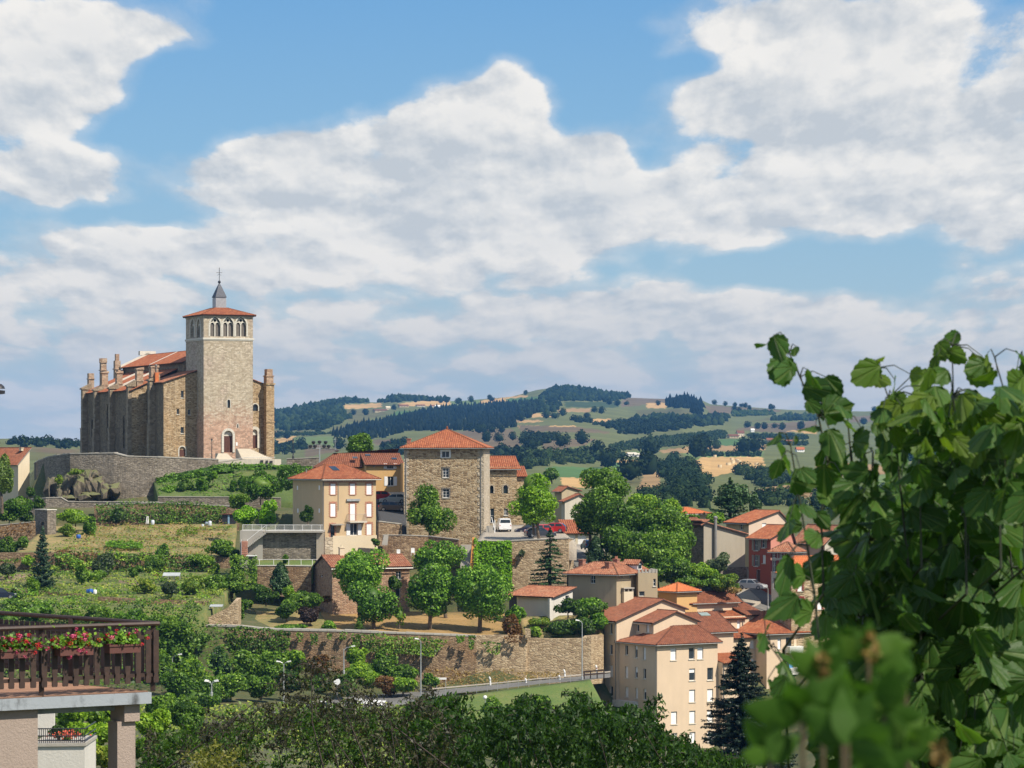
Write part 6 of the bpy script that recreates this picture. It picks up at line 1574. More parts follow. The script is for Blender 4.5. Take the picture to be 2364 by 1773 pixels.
# trees, shrubs, hedges, ivy
LEAF={'plane':leafy('plane_leaf',(0.0274,0.0756,0.00727),(0.16,0.332,0.0284),(0.374,0.599,0.0693)),'broad':leafy('broad_leaf',(0.0226,0.0583,0.00601),(0.123,0.243,0.0218),(0.292,0.447,0.0525)),'bright':leafy('bright_leaf',(0.0886,0.189,0.00864),(0.226,0.404,0.019),(0.378,0.539,0.0346)),'lime':leafy('light_leaf',(0.0444,0.101,0.00578),(0.193,0.347,0.0208),(0.375,0.525,0.0459)),'dark':leafy('dark_leaf',(0.0136,0.0343,0.00529),(0.0678,0.146,0.0159),(0.17,0.273,0.0367)),'grey':leafy('grey_leaf',(0.0312,0.0504,0.0216),(0.09,0.132,0.0552),(0.192,0.24,0.12)),'blue':leafy('blue_conifer',(0.0216,0.0504,0.0264),(0.06,0.114,0.06),(0.12,0.186,0.102),transl=.15),'conifer':leafy('conifer_needles',(0.0106,0.0298,0.0106),(0.0544,0.115,0.0352),(0.127,0.22,0.0675),transl=.15),'black':leafy('dark_spruce',(0.006,0.015,0.010),(0.014,0.030,0.017),(0.030,0.055,0.03),transl=.1),'purple':leafy('purple_leaf',(0.020,0.012,0.012),(0.045,0.026,0.022),(0.09,0.055,0.035)),'ivy':leafy('ivy_leaf',(0.0217,0.055,0.00463),(0.112,0.219,0.0174),(0.25,0.382,0.0386)),'hedge':leafy('hedge_leaf',(0.0306,0.0786,0.00688),(0.142,0.296,0.0228),(0.298,0.491,0.0459)),'panel':leafy('bright_ivy',(0.0802,0.212,0.00751),(0.209,0.422,0.0113),(0.353,0.585,0.0244)),'willow':leafy('willow_leaf',(0.0825,0.143,0.03),(0.195,0.285,0.057),(0.33,0.42,0.105)),'rust':leafy('rusty_leaf',(0.11,0.055,0.018),(0.19,0.095,0.03),(0.27,0.15,0.05)),'straw':leafy('dry_stems',(0.22,0.15,0.05),(0.36,0.25,0.09),(0.45,0.34,0.15)),'weed':leafy('weeds',(0.0486,0.0994,0.00884),(0.195,0.298,0.0285),(0.412,0.435,0.0705)),}
def unit(a):return a/np.maximum(np.linalg.norm(a,axis=1),1e-9)[:,None]
def leaf_quads(pts,nrm,size,r,jit=0.75,aspect=0.62,droop=0.0,fold=0.25):
 "one bent four-cornered leaf per point"
 n=len(pts)
 nn=unit(nrm+r.normal(size=(n,3))*jit)
 t=r.normal(size=(n,3));t[:,2]-=droop
 t=unit(t-nn*np.sum(t*nn,1)[:,None]);s=np.cross(nn,t)
 L=size*r.uniform(0.6,1.3,(n,1));Wd=L*aspect
 a=pts-t*L*.5;c=pts+t*L*.5-nn*L*.12
 b=pts+s*Wd*.5+nn*L*fold*.3;d=pts-s*Wd*.5+nn*L*fold*.3
 V=np.stack([a,b,c,d],1).reshape(-1,3)
 Q=np.arange(4*n).reshape(n,4)
 return V,Q
def crown_pts(n,r,rad,clumps=18,shell=0.62,cr=0.42,top=None,flat=0.0,cone=0.0,low=-1.0):
 "points and outward directions of a clumped crown in an ellipsoid of radii rad"
 cs=unit(r.normal(size=(clumps,3)))
 cs[:,2]=np.where(cs[:,2]<low,-cs[:,2]*.5,cs[:,2])
 cs=cs*shell*r.uniform(.62,1.25,(clumps,1))
 if cone:
  k=1-cone*np.clip((cs[:,2:3]+.2),0,1);cs[:,:2]*=k
 cs=np.concatenate([cs,np.zeros((1,3))]);rr=np.concatenate([r.uniform(.55,1.30,clumps)*cr,[.50]])
 i=r.choice(len(cs),n,p=rr**2/np.sum(rr**2))
 d=unit(r.normal(size=(n,3)))
 q=cs[i]+d*rr[i][:,None]*r.uniform(.55,1.06,(n,1))**.6
 nz=unit(d*.8+q*.6+np.array([0,0,.35]))
 return q*rad,nz
def trunk_mb(m,base,top,r0,r1,r,limbs=(),bend=.3):
 base,top=Vector(base),Vector(top)
 pts=[base.lerp(top,k)+Vector((r.normal()*bend*k*(1-k),r.normal()*bend*k*(1-k),0))for k in(0,.25,.5,.75,1)]
 m.tube(pts,[r0*1.25,r0,r0*.9,(r0+r1)/2,r1],8)
 for l in limbs:
  k=r.uniform(.55,.95);p=base.lerp(top,k);l=Vector(l)
  m.tube([p,p.lerp(l,.5)+Vector((0,0,.2)),l],[r1*.9,r1*.6,r1*.25],6)
TREE_N=[0]
def tree(name,label,R,c,rad,D,leaf='broad',n=None,size=None,trunk=None,depth=None,group=None,cat='tree',clumps=18,shell=.62,cr=.42,cone=0.0,core=True,tr=.22,low=-1.0,bark='bark',limbs=5,jit=.75,z0=None,droop=0.0):
 "c, rad: crown centre and radii in a zoomed view; trunk: picture y of the trunk foot (same view)"
 TREE_N[0]+=1;r=np.random.default_rng(500+TREE_N[0])
 C=P(*R(*c),D);k=D/F*(R(1,0)[0]-R(0,0)[0])
 rx,rz=rad[0]*k,rad[1]*k;ry=depth if depth else(rx*.9)
 foot=P(*R(trunk[0],trunk[1]),D)if trunk else Vector((C.x,C.y,C.z-rz*.97))
 T=thing(name,label,cat,foot,group)
 size=size or(.40 if cat=='tree' else.36)
 if n:n=int(n*1.15)
 if n is None:n=int(min(9000,max(260,3.4*(2*rx*rz+rx*ry)*3.1/(size*size))))
 p,nz=crown_pts(n,r,np.array([rx,ry,rz]),clumps,shell,cr,cone=cone,low=low)
 V,Q=leaf_quads(p,nz,size,r,jit,droop=droop)
 V=V+np.array(C-foot)
 me=np_mesh('crown',V,Q,LEAF[leaf]);link_mesh('crown',me,T)
 m=MB()
 tops=C+Vector((0,0,rz*.25))
 lb=[C+Vector((rx*.6*math.cos(a),ry*.6*math.sin(a),rz*r.uniform(-.2,.5)))for a in np.linspace(0,6.28,limbs,endpoint=False)]
 trunk_mb(m,foot-Vector((0,0,.3)),tops,tr,tr*.45,r,lb)
 m.build('trunk' if cat=='tree' else 'stems',M[bark],T)
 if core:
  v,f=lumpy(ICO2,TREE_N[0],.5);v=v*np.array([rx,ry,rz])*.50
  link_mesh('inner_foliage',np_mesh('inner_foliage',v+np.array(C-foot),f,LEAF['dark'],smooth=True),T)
 return T
def shrub(label,R,c,rad,D,leaf='broad',name='shrub',group=None,**k):
 k.setdefault('clumps',12);k.setdefault('limbs',3);k.setdefault('tr',.08)
 return tree(name,label,R,c,rad,D,leaf,cat='shrub',group=group,**k)
def spruce(name,label,R,top,base,half,D,leaf='conifer',tiers=15,droop=.25,size=None,nb=11,group=None,gap=.0,cat='tree',spread=1.0,dens=1.0):
 "conifer built of whorls of drooping boughs"
 TREE_N[0]+=1;r=np.random.default_rng(500+TREE_N[0])
 A,B=P(*R(*top),D),P(*R(*base),D);B.x=A.x*.5+B.x*.5
 k=D/F*(R(1,0)[0]-R(0,0)[0]);hw=half*k;H=A.z-B.z
 T=thing(name,label,cat,B,group)
 size=size or.34
 pts,nrm=[],[]
 m=MB();m.tube([B-Vector((0,0,.5)),B.lerp(A,.5),A],[hw*.07+.08,hw*.05,.03],8)
 for i in range(tiers):
  t=(i+.5)/tiers
  L0=hw*(1-t)**.85*spread+.12
  for j in range(nb):
   a=r.uniform(0,6.28);L=L0*r.uniform(.70,1.12);z=B.z+H*(t*.93+.03)+r.uniform(-.3,.3)*H/tiers
   n=max(5,int(L/size*7*dens));s=r.uniform(.08,1,n)**.75
   dz=-droop*L*s**1.5+.10*L*s**3
   w=(1-s)*.16*L+.10
   off=r.uniform(-1,1,n)*w
   x=A.x+math.cos(a)*L*s-math.sin(a)*off;y=A.y+math.sin(a)*L*s+math.cos(a)*off
   pts.append(np.stack([x,y,z+dz-np.abs(off)*.25+r.normal(size=n)*.05],1));nrm.append(np.repeat([[math.cos(a)*.35,math.sin(a)*.35,1.0]],n,0))
  if i%2==0:
   for j in range(3):
    a=r.uniform(0,6.28);z=B.z+H*t
    m.tube([(A.x,A.y,z),(A.x+math.cos(a)*L0*.8,A.y+math.sin(a)*L0*.8,z-droop*L0*.6)],[.05,.015],4)
 tp=np.stack([np.full(40,A.x)+r.normal(size=40)*.08,np.full(40,A.y)+r.normal(size=40)*.08,A.z-r.uniform(0,H*.12,40)],1);pts.append(tp);nrm.append(unit(r.normal(size=(40,3))*[1,1,.3]))
 pts,nrm=np.concatenate(pts),np.concatenate(nrm)
 V,Q=leaf_quads(pts,nrm,size,r,.35,aspect=.42,droop=.5)
 link_mesh('crown',np_mesh('crown',V-np.array(B),Q,LEAF[leaf]),T)
 m.build('trunk',M['bark_dark'],T)
 return T
def column(name,label,R,top,base,half,D,leaf='conifer',n=2500,pw=.8,group=None,size=.34):
 TREE_N[0]+=1;r=np.random.default_rng(500+TREE_N[0])
 A,B=P(*R(*top),D),P(*R(*base),D);k=D/F*(R(1,0)[0]-R(0,0)[0]);hw=half*k;H=A.z-B.z
 T=thing(name,label,'tree',B,group)
 t=r.uniform(0,1,n)**.8;a=r.uniform(0,6.28,n)
 lump=1+.16*np.sin(a*3+t*9)+.12*np.sin(a*5-t*17)
 prof=hw*np.minimum(1,(1-t)**pw*1.25)*np.minimum(1,.45+t*4)*lump*r.uniform(.72,1.05,n)
 p=np.stack([np.cos(a)*prof,np.sin(a)*prof,t*H],1);nz=np.stack([np.cos(a),np.sin(a),np.full(n,.5)],1)
 V,Q=leaf_quads(p,nz,size,r,.6,aspect=.5,droop=-.8)
 link_mesh('crown',np_mesh('crown',V,Q,LEAF[leaf]),T)
 m=MB();m.tube([B-Vector((0,0,.4)),B+Vector((0,0,H*.8))],[.2,.05],7);m.build('trunk',M['bark'],T)
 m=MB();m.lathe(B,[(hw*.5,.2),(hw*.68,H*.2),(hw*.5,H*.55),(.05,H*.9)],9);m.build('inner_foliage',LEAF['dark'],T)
 return T
def greens(name,label,quads,leaf='ivy',cat='ivy',thick=.35,per=26.0,size=.36,kind=None,group=None,up=.3,lump=1.0,seed=None,out=None,solid=False):
 "a leafy skin over picture quads (far left, far right, near right, near left) as (u, v, D)"
 TREE_N[0]+=1;r=np.random.default_rng(seed or 500+TREE_N[0])
 allV,allQ,n0=[],[],0
 org=P(*quads[0][3])
 mb=MB()
 for q in quads:
  A,B,C,Dd=(np.array(P(*x))for x in q)
  area=np.linalg.norm(np.cross(B-A,Dd-A))*.5+np.linalg.norm(np.cross(B-C,Dd-C))*.5
  n=int(max(30,area*per*(1 if kind=='stuff' else 2.0)));s,t=r.uniform(0,1,(n,1)),r.uniform(0,1,(n,1))
  e=np.array([[0.6*mnoise.noise((a*7,b*7,n0*.01))]for a,b in zip(s[:,0],t[:,0])])
  s2,t2=s,np.clip(t+e*.12*lump,-.08,1.1)
  p=(A*(1-s2)+B*s2)*(1-t2)+(Dd*(1-s2)+C*s2)*t2
  nr=np.cross(B-A,Dd-A);nr=-nr/np.linalg.norm(nr)
  if nr[1]>0:nr=-nr
  if out is not None:nr=np.array(out)/np.linalg.norm(out)
  bumpy=np.array([[mnoise.noise(Vector(x)*.55)+.5*mnoise.noise(Vector(x)*1.5)]for x in p])
  keep=(bumpy[:,0]+r.normal(size=n)*.18)>(-1.05 if lump>=1 else-2)
  p=p+nr*thick*(.4+.9*np.clip(bumpy+.4,0,1.4))*r.uniform(.3,1.05,(n,1))+np.array([0,0,.1])*bumpy
  p=p[keep]
  V,Q=leaf_quads(p,np.repeat(nr[None]+np.array([[0,0,up]]),len(p),0),size,r,.6)
  allV.append(V);allQ.append(Q+n0);n0+=len(V)
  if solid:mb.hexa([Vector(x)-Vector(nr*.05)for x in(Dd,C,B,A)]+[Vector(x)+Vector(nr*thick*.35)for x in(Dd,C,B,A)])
 me=np_mesh(name,np.concatenate(allV)-np.array(org),np.concatenate(allQ),LEAF[leaf])
 o=link_mesh(name,me,None,org);meta(o,label,cat if kind!='stuff' else None,group,kind)
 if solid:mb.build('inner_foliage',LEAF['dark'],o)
 return o
def g4(R,*q):return[[(*R(a,b),d)for a,b,d in quad]for quad in q]
PG='plane trees on the straw lawn'
tree('plane_tree','large round plane tree hiding the cottage gable, tallest of its lawn',R3,(918,1128),(216,200),414,'plane',trunk=(915,1570),n=8500,clumps=26,cr=.36,tr=.28,group=PG)
tree('plane_tree','smaller plane tree with bare trunk in front of the largest one',R3,(1008,1338),(174,168),408,'plane',trunk=(1030,1580),n=6500,clumps=22,cr=.38,tr=.24,group=PG)
tree('plane_tree','plane tree crown rising behind two others beside the stone stairs',R3,(1478,1040),(205,150),419,'plane',trunk=(1560,1560),n=7000,clumps=24,cr=.37,tr=.24,group=PG)
tree('plane_tree','broad plane tree with a clear trunk in the middle of the straw lawn',R3,(1430,1292),(208,200),409,'plane',trunk=(1428,1592),n=8500,clumps=26,cr=.36,tr=.26,group=PG)
tree('plane_tree','wide plane tree in front of the ivy panel, deep shade below',R3,(1805,1305),(224,226),408,'plane',trunk=(1790,1600),n=9000,clumps=28,cr=.36,tr=.28,group=PG)
shrub('small young shrub alone on the straw lawn between the plane trees',R3,(1207,1455),(48,78),407,'lime',trunk=(1207,1535))
shrub('dark ivy covered stump beside the smaller plane tree',R3,(918,1520),(44,78),406,'dark')
tree('young_tree','pointed dark green tree in front of the tall stone house',R3,(1422,705),(182,188),440,'broad',trunk=(1432,900),n=7500,clumps=28,cr=.36,cone=.85,shell=.70,tr=.2)
tree('round_tree','round green tree above the ochre house roof',R3,(915,212),(125,88),505,'broad',trunk=(915,360),n=4200,clumps=24,cr=.32)
HG='rounded shrubs of the terraced garden'
shrub('big clipped round bush on the slope beside the beige house',R3,(195,505),(168,135),488,'hedge',n=5500,clumps=24,cr=.32)
shrub('tall green bush between the round bush and the beige house',R3,(440,450),(115,115),484,'hedge',n=4000)
shrub('light green bush above the terrace stairs',R3,(88,718),(104,84),452,'panel',n=3200)
shrub('bright green bush beside the terrace railing',R3,(255,712),(72,86),450,'panel',n=2400)
shrub('dark leafy bush climbing the slope left of the terrace',R3,(40,620),(80,60),462,'ivy',n=1600)
shrub('climbing shrub trained against the shaded wall of the beige house',R3,(540,715),(62,66),433.5,'dark',n=1500,depth=.6,core=False)
greens('clipped_hedge','long clipped hedge running down from the church steps',g4(R2,((1430,492,502.5),(2000,378,504),(2000,440,503),(1430,560,501)),((2000,378,504),(2420,366,505.5),(2420,440,504.5),(2000,440,503))),'hedge','hedge',.7,34,solid=True)
greens('clipped_hedge','clipped hedge top behind the big round bush',g4(R3,((200,362,506),(570,372,505),(570,450,504),(200,450,505))),'hedge','hedge',.7,34,solid=True)
for i,(x,y,rx,ry,lb)in enumerate(((1690,560,72,62,'square clipped bush on the hedge slope'),(1850,535,80,75,'round bush on the hedge slope beside the square one'),(1940,470,50,45,'small bush near the top of the hedge slope'),(2132,560,34,66,'narrow upright bush on the hedge slope'),(1560,600,80,60,'loose low shrub at the foot of the hedge slope'),(2200,520,40,70,'pointed dark bush beside the big round bush'))):
 shrub(lb,R2,(x,y),(rx,ry),497.5,'hedge' if i else 'dark',n=1400,core=True)
greens('ground_cover','rough green growth on the slope below the hedge',g4(R2,((1440,540,501),(2220,420,503),(2220,660,496),(1450,660,495))),'hedge',thick=.3,per=9,kind='stuff',lump=2)
greens('ivy','thick ivy over the back wall of the dry garden',g4(R2,((1420,712,484.5),(2060,745,484.5),(2060,925,482.5),(1420,925,482.5))),'ivy','ivy',.8,26)
greens('ivy','bushy dark growth on the left part of the garden back wall',g4(R2,((870,725,484.5),(1430,712,484.5),(1430,905,482),(900,905,482))),'dark','ivy',.9,17)
greens('ivy','brown and green bank growth below the dry garden',g4(R2,((500,1165,445),(1950,1200,445),(1950,1360,442),(500,1360,442))),'ivy','ivy',.6,15,lump=1.6)
greens('creeper','withered rusty creeper on the bank below the dry garden',g4(R2,((500,1150,444.6),(1050,1170,444.6),(1050,1260,443.6),(500,1240,443.6))),'rust','creeper',.5,7,lump=1.5)
greens('creeper','brown creeper on the low wall at the left edge',g4(R2,((-40,930,469.5),(330,895,469.5),(330,1010,468),(-40,1040,468))),'rust','creeper',.5,7,lump=1.5)
shrub('leafy vine heap beside the stone hut',R2,(690,840),(190,78),474,'lime',n=3600)
shrub('upright bushy shrub at the edge of the dry garden',R2,(820,935),(68,112),470,'hedge',n=2600)
shrub('low green shrub at the foot of the stone hut',R2,(600,960),(90,55),468,'weed',n=1100)
shrub('dark bush on the garden back wall beside the white stakes',R2,(1090,830),(90,80),481,'dark',n=1500)
shrub('round bush standing up from the bank with deep shade below',R2,(1462,1175),(82,105),445,'hedge',n=2600)
shrub('dark ivy heap under the round bush of the bank',R2,(1400,1290),(110,62),441.5,'dark',n=1800)
shrub('loose bush at the right end of the bank',R2,(2010,1130),(130,80),446,'broad',n=2200)
shrub('dark bush below the terrace corner',R2,(2150,1290),(90,130),438,'dark',n=2200)
shrub('grey green shrub in the middle of the lower garden',R2,(940,1300),(120,135),436,'grey',n=3200)
shrub('green shrub behind the small fruit tree',R2,(870,1390),(110,60),432,'broad',n=1600)
tree('fruit_tree','small fruit tree on the bare soil beside blue barrels',R2,(728,1365),(78,88),428,'broad',trunk=(730,1520),n=1500,clumps=12,core=False,tr=.1)
tree('fruit_tree','small round fruit tree at the left edge of the gardens',R2,(72,1305),(74,76),432,'grey',trunk=(88,1410),n=1500,clumps=12,tr=.1)
spruce('blue_conifer','tall blue green conifer in the lower garden',R2,(388,925),(410,1590),150,424,'blue',tiers=20,droop=-.25,nb=16,size=.36,spread=.95,dens=1.1)
shrub('light green bush at the foot of the tall garden conifer',R2,(310,1470),(70,90),418,'lime',n=1500)
for i,(x,y,rx,ry,lf,lb)in enumerate(((60,1130,90,100,'broad','leafy bush at the far left below the low wall'),(200,1080,80,60,'broad','bush left of the tall garden conifer'),(250,1240,60,50,'lime','small light bush left of the conifer foot'),(600,1200,90,60,'rust','rusty shrub right of the garden conifer'),(1220,1340,80,60,'broad','green bush at the foot of the ivy bank'),(1560,1500,90,60,'grey','grey green vegetable clump in the lower plots'),(1760,1460,130,80,'weed','tall weedy bush with white flowers'),(1960,1470,120,100,'broad','leafy bush right of the white flowering weeds'),(2120,1460,110,110,'broad','thick bush near the terrace wall foot'),(1320,1480,110,60,'weed','leafy vegetable rows in the lower plots'),(2080,1150,110,90,'broad','bush climbing toward the terrace'),(430,1640,150,50,'hedge','low hedge clump near the lower left'),(150,1640,160,60,'hedge','hedge clump at the lower left edge'),(140,1550,70,50,'broad','bush behind the hedge at the lower left'),(1950,1330,70,70,'ivy','ivy bush on the bank end'),(1850,1240,120,60,'ivy','spreading ivy bush below the round one'))):
 shrub(lb,R2,(x,y),(rx,ry),[452,452,444,446,436,414,420,424,426,420,448,405,404,410,440,443][i],lf,n=int(rx*ry*.22),core=rx>70)
greens('vegetable_row','leafy green vegetable row on bare soil in the dry garden',g4(R2,((965,1083,458),(1300,1098,457),(1300,1136,452),(965,1128,452))),'hedge','vegetables',.5,26,lump=.5)
greens('vegetable_row','small vegetable patch beside the soil bed of the dry garden',g4(R2,((1610,965,474),(1800,965,474),(1800,1015,468),(1610,1015,468))),'weed','vegetables',.4,12,lump=1.5)
greens('dry_stalks','dry straw stalks over the upper garden',g4(R2,((880,920,480),(2100,905,480),(2080,1200,449),(560,1160,449))),'straw',thick=.35,per=2.5,kind='stuff',lump=2.2,out=(0,-.4,1))
greens('weeds','green weeds among the dry grass of the upper garden',g4(R2,((860,925,480),(2120,905,480),(2100,1210,448),(300,1180,448))),'weed',thick=.35,per=3.0,kind='stuff',lump=2.6,out=(0,-.4,1))
greens('weeds','weeds over the lower garden plots',g4(R2,((-40,1350,439),(2200,1350,439),(1900,1700,405),(-40,1680,405))),'weed',thick=.45,per=6.5,kind='stuff',lump=2.4,out=(0,-.4,1))
UGR=[]
r_=np.random.default_rng(21)
for i in range(46):
 x,y=r_.uniform(-20,2080),r_.uniform(1345,1660)if i<30 else r_.uniform(1215,1340)
 D=441-(y-1345)/340*37 if i<30 else 444-(y-1215)/130*1.5
 w,h=r_.uniform(50,150),r_.uniform(22,60)
 UGR+=g4(R2,((x-w,y-h,D+.5),(x+w,y-h*r_.uniform(.6,1.2),D+.5),(x+w,y,D-1.0),(x-w,y,D-1.0)))
for j,lf in enumerate(('hedge','weed','ivy','lime')):
 greens('undergrowth',('bushy green undergrowth between the garden plots','yellow green undergrowth between the garden plots','dark undergrowth creeping over the garden banks','light green undergrowth over the garden plots')[j],UGR[j::4],lf,thick=.75,per=22,kind='stuff',lump=.9,out=(0,-.5,.8))
greens('undergrowth','reddish dry undergrowth over the garden banks',UGR[3::9],'rust',thick=.6,per=9,kind='stuff',lump=.9,out=(0,-.5,.8))
tree('willow','tall yellow green willow at the left edge',RL,(15,1040),(130,275),470,'willow',trunk=(20,1400),n=8000,clumps=30,cr=.30,droop=1.2)
for x,y,rx,ry,lf,lb in((200,1330,130,120,'hedge','bush in front of the barn at the far left'),(90,1400,130,110,'broad','leafy bush under the willow'),(390,1330,80,70,'dark','dark bush against the low wall under the rocks'),(300,1200,50,50,'dark','small dark bush beside the barn'),(260,1450,90,60,'dark','dark bush behind the stone hut')):
 shrub(lb,RL,(x,y),(rx,ry),486 if x>250 else 480,lf,n=int(rx*ry*.22))
for x,y,rx,ry in((540,505,40,45),(700,430,90,30)):
 shrub('tuft of grass growing on the rock outcrop' if x>600 else 'bright tuft of green on the rock outcrop',R2,(x,y),(rx,ry),497.5,'weed',n=500,core=False)
column('cypress','dark clipped conical cypress in front of the lawn wall',RH,(575,728),(565,1090),120,420,'conifer',n=3600,pw=.55)
greens('ivy','thick ivy curtain left of the lawn wall',g4(RH,((-30,690,428),(300,690,427),(280,1090,423),(-30,1090,423))),'ivy','ivy',1.0,26)
for x,y,rx,ry,lf,D,lb in((390,1140,175,100,'dark',418,'wide dark shrub below the cypress'),(660,1110,90,90,'lime',417,'light shrub right of the cypress'),(330,1040,80,70,'broad',419,'bush left of the cypress'),(760,1200,200,120,'broad',413,'rounded garden tree in front of the cottage'),(640,1310,120,110,'broad',411,'leafy shrub left of the purple bush'),(930,1370,155,125,'purple',409,'dark purple leaved bush in front of the cottage'),(880,1180,170,110,'broad',412.5,'loose green shrub over the purple bush'),(1150,1500,110,60,'hedge',406,'low green mound near the wall top'),(700,1520,200,45,'hedge',405,'long low mound of greenery on the wall top'),(60,1340,70,160,'broad',412,'bush beside the ruined wall'),(130,1240,110,90,'broad',416,'bush between ivy curtain and lower garden'),(1140,1170,60,40,'rust',415,'reddish flowering shrub by the cottage wall'),(1960,990,90,80,'dark',416,'dark shrub below the cottage window'),(1720,480,60,40,'dark',431,'plant on top of the small lean-to')):
 shrub(lb,RH,(x,y),(rx,ry),D,lf,n=int(rx*ry*.20))
tree('young_tree','thin young tree on the small fenced lawn',RH,(628,680),(45,55),429,'broad',trunk=(628,760),n=500,clumps=8,core=False,tr=.07)
greens('wall_ivy','bright green ivy panel covering the car park wall',g4(R3,((1778,916,427.6),(2025,914,427.6),(2030,1270,426.6),(1770,1270,426.6))),'panel','ivy',.45,42,lump=.3,solid=True)
greens('ivy','strip of bright ivy edging the orange panel',g4(R3,((1754,890,427.4),(1778,905,427.4),(1774,1120,426.3),(1747,1120,426.3))),'panel','ivy',.4,40,lump=.4)
greens('creeper','reddish creeper tuft on the car park wall',g4(R3,((2015,1040,427.4),(2055,1040,427.4),(2050,1085,427),(2015,1085,427))),'rust','creeper',.4,40,lump=.4)
shrub('hanging plant on the car park wall',R3,(2102,1005),(24,26),427.4,'grey',n=300,core=False)
tree('bright_tree','bright yellow green tree standing over the parked cars',R4,(232,395),(205,172),432,'bright',trunk=(268,640),n=8000,clumps=28,cr=.34,cone=.35,tr=.2)
tree('bright_tree','second bright yellow green tree behind the first, its pointed top higher',R4,(218,250),(130,150),432.5,'bright',trunk=(228,600),n=2600,clumps=12,cr=.45,cone=.6,tr=.16)
spruce('spruce','open branched spruce in front of the car park wall',R4,(348,560),(340,985),165,421,'conifer',tiers=13,nb=9,droop=.18,size=.42,dens=1.2)
BT='broad trees between the streets'
for x,y,rx,ry,D,lf,lb in((740,250,150,125,446,'broad','leafy top of the tall broad tree beside the white house'),(720,420,175,170,445,'broad','tall broad tree beside the garage doors'),(900,500,190,170,440,'broad','middle broad tree of the group between the streets'),(1010,430,120,110,444,'lime','lighter broad tree showing behind the middle one'),(1180,560,180,170,436,'broad','broad tree with the widest crown beside the grey building'),(880,690,190,150,434,'broad','lower left crown of the broad tree group'),(1130,760,220,150,430,'broad','lower right crown of the broad tree group'),(1240,430,70,75,448,'lime','small light tree behind the widest broad crown'),(640,520,110,120,446,'broad','left side crown of the tall broad tree'),(1300,700,110,130,434,'broad','broad crown touching the grey building')):
 tree('broad_tree',lb,R4,(x,y),(rx*1.14,ry*1.12),D,lf,trunk=(x,min(y+ry*2.0,990)),n=int(rx*ry*.30),clumps=24,cr=.38,tr=.25,group=BT)
tree('leafy_tree','light green feathery tree below the grey wall',R4,(1440,895),(115,88),427,'lime',trunk=(1440,1000),n=3200,clumps=20,cr=.34)
tree('leafy_tree','grey green thin tree against the grey blank wall',R4,(1578,820),(92,80),430,'grey',trunk=(1585,960),n=1700,clumps=14,cr=.34,core=False)
tree('leafy_tree','bushy tree at the foot of the grey building',R4,(1240,880),(150,100),426,'broad',trunk=(1240,1000),n=3600,clumps=22)
for x,y,rx,ry,lf,D,lb in((1640,960,110,70,'weed',424,'weedy bush beside the concrete buttress'),(1360,960,120,50,'broad',423,'bushes behind the orange roof'),(1560,960,80,60,'broad',424.5,'dark bush under the thin tree'),(1700,1020,60,30,'straw',421,'dry grass tuft by the street'),(640,1165,135,62,'dark',409,'clipped dark hedge in front of the tan house'),(480,1140,100,62,'dark',408,'dark shrub beside the white outbuilding'),(640,1120,110,40,'hedge',409.4,'hedge top in front of the tan house'),(110,1190,84,68,'hedge',407,'bush at the left corner of the white outbuilding'),(60,1280,70,80,'rust',405.5,'reddish brown shrub at the wall corner'),(430,1310,140,66,'dark',406.5,'dark spreading shrub on the bank wall'),(600,1260,110,82,'dark',406.8,'grey green shrub behind the tall street lamp'),(270,1250,80,40,'weed',408,'weeds on the bank below the white outbuilding'),(700,1250,70,60,'hedge',407,'bush against the apartment building roof'),(240,1320,60,40,'lime',405.3,'light yellow plant at the stone pier')):
 shrub(lb,R4,(x,y),(rx,ry),D,lf,n=int(rx*ry*.30))
column('cypress','dark narrow cypress in front of the broad trees',R4,(680,628),(680,850),66,433,'conifer',n=2600,pw=.5)
spruce('cedar','dark spreading cedar behind the orange roofs',R4,(1660,200),(1660,530),200,486,'conifer',tiers=10,nb=12,droop=.02,size=.55,spread=1.0,dens=.9)
tree('cedar','rounded dark tree top joined with the cedar',R4,(1690,340),(170,120),487,'conifer',trunk=(1690,520),n=4500,clumps=20,cr=.32)
tree('cedar','small dark conifer right of the cedar',R4,(1840,390),(60,85),485,'conifer',trunk=(1840,500),n=1300,clumps=10,cone=.5)
for x,y,rx,ry,D,lf,lb in((360,170,60,50,900,'broad','dark tree behind the bright tree at the field edge'),(1400,500,60,40,470,'broad','tree top among the orange roofs'),(1560,490,90,40,475,'lime','light bush under the cedar')):
 tree('leafy_tree',lb,R4,(x,y),(rx,ry),D,lf,trunk=(x,y+ry*1.3),n=1500,core=True,size=.7 if D>600 else None)
greens('ivy','dark ivy curtain on the left of the long retaining wall',g4(R7,((385,205,401.7),(860,240,401.7),(840,420,401.2),(420,470,401.2))),'ivy','ivy',.8,26)
greens('ivy','ivy patch hanging below the wall top in the middle',g4(R7,((1210,245,401.7),(1270,250,401.7),(1260,310,401.4),(1220,310,401.4))),'ivy','ivy',.4,30)
greens('ivy','light green ivy sheet on the right of the long retaining wall',g4(R7,((1370,262,401.7),(2010,310,401.7),(1900,430,401),(1400,400,401))),'ivy','ivy',.8,26)
for i_,(x_,w_,h_)in enumerate(((1000,60,90),(1120,40,60),(1300,70,110),(2060,70,80),(2150,50,120),(900,50,70))):
 greens('ivy',('small ivy tuft on the long retaining wall','tiny ivy tuft under the wall coping','ivy strand right of the middle wall patch','ivy strand right of the light ivy sheet','long ivy strand at the right of the wall','ivy tuft right of the dark ivy curtain')[i_],g4(R7,((x_,252+x_*.012,401.7),(x_+w_,252+x_*.012,401.7),(x_+w_*.8,252+h_,401.4),(x_+w_*.2,252+h_,401.4))),'ivy','ivy',.45,34)
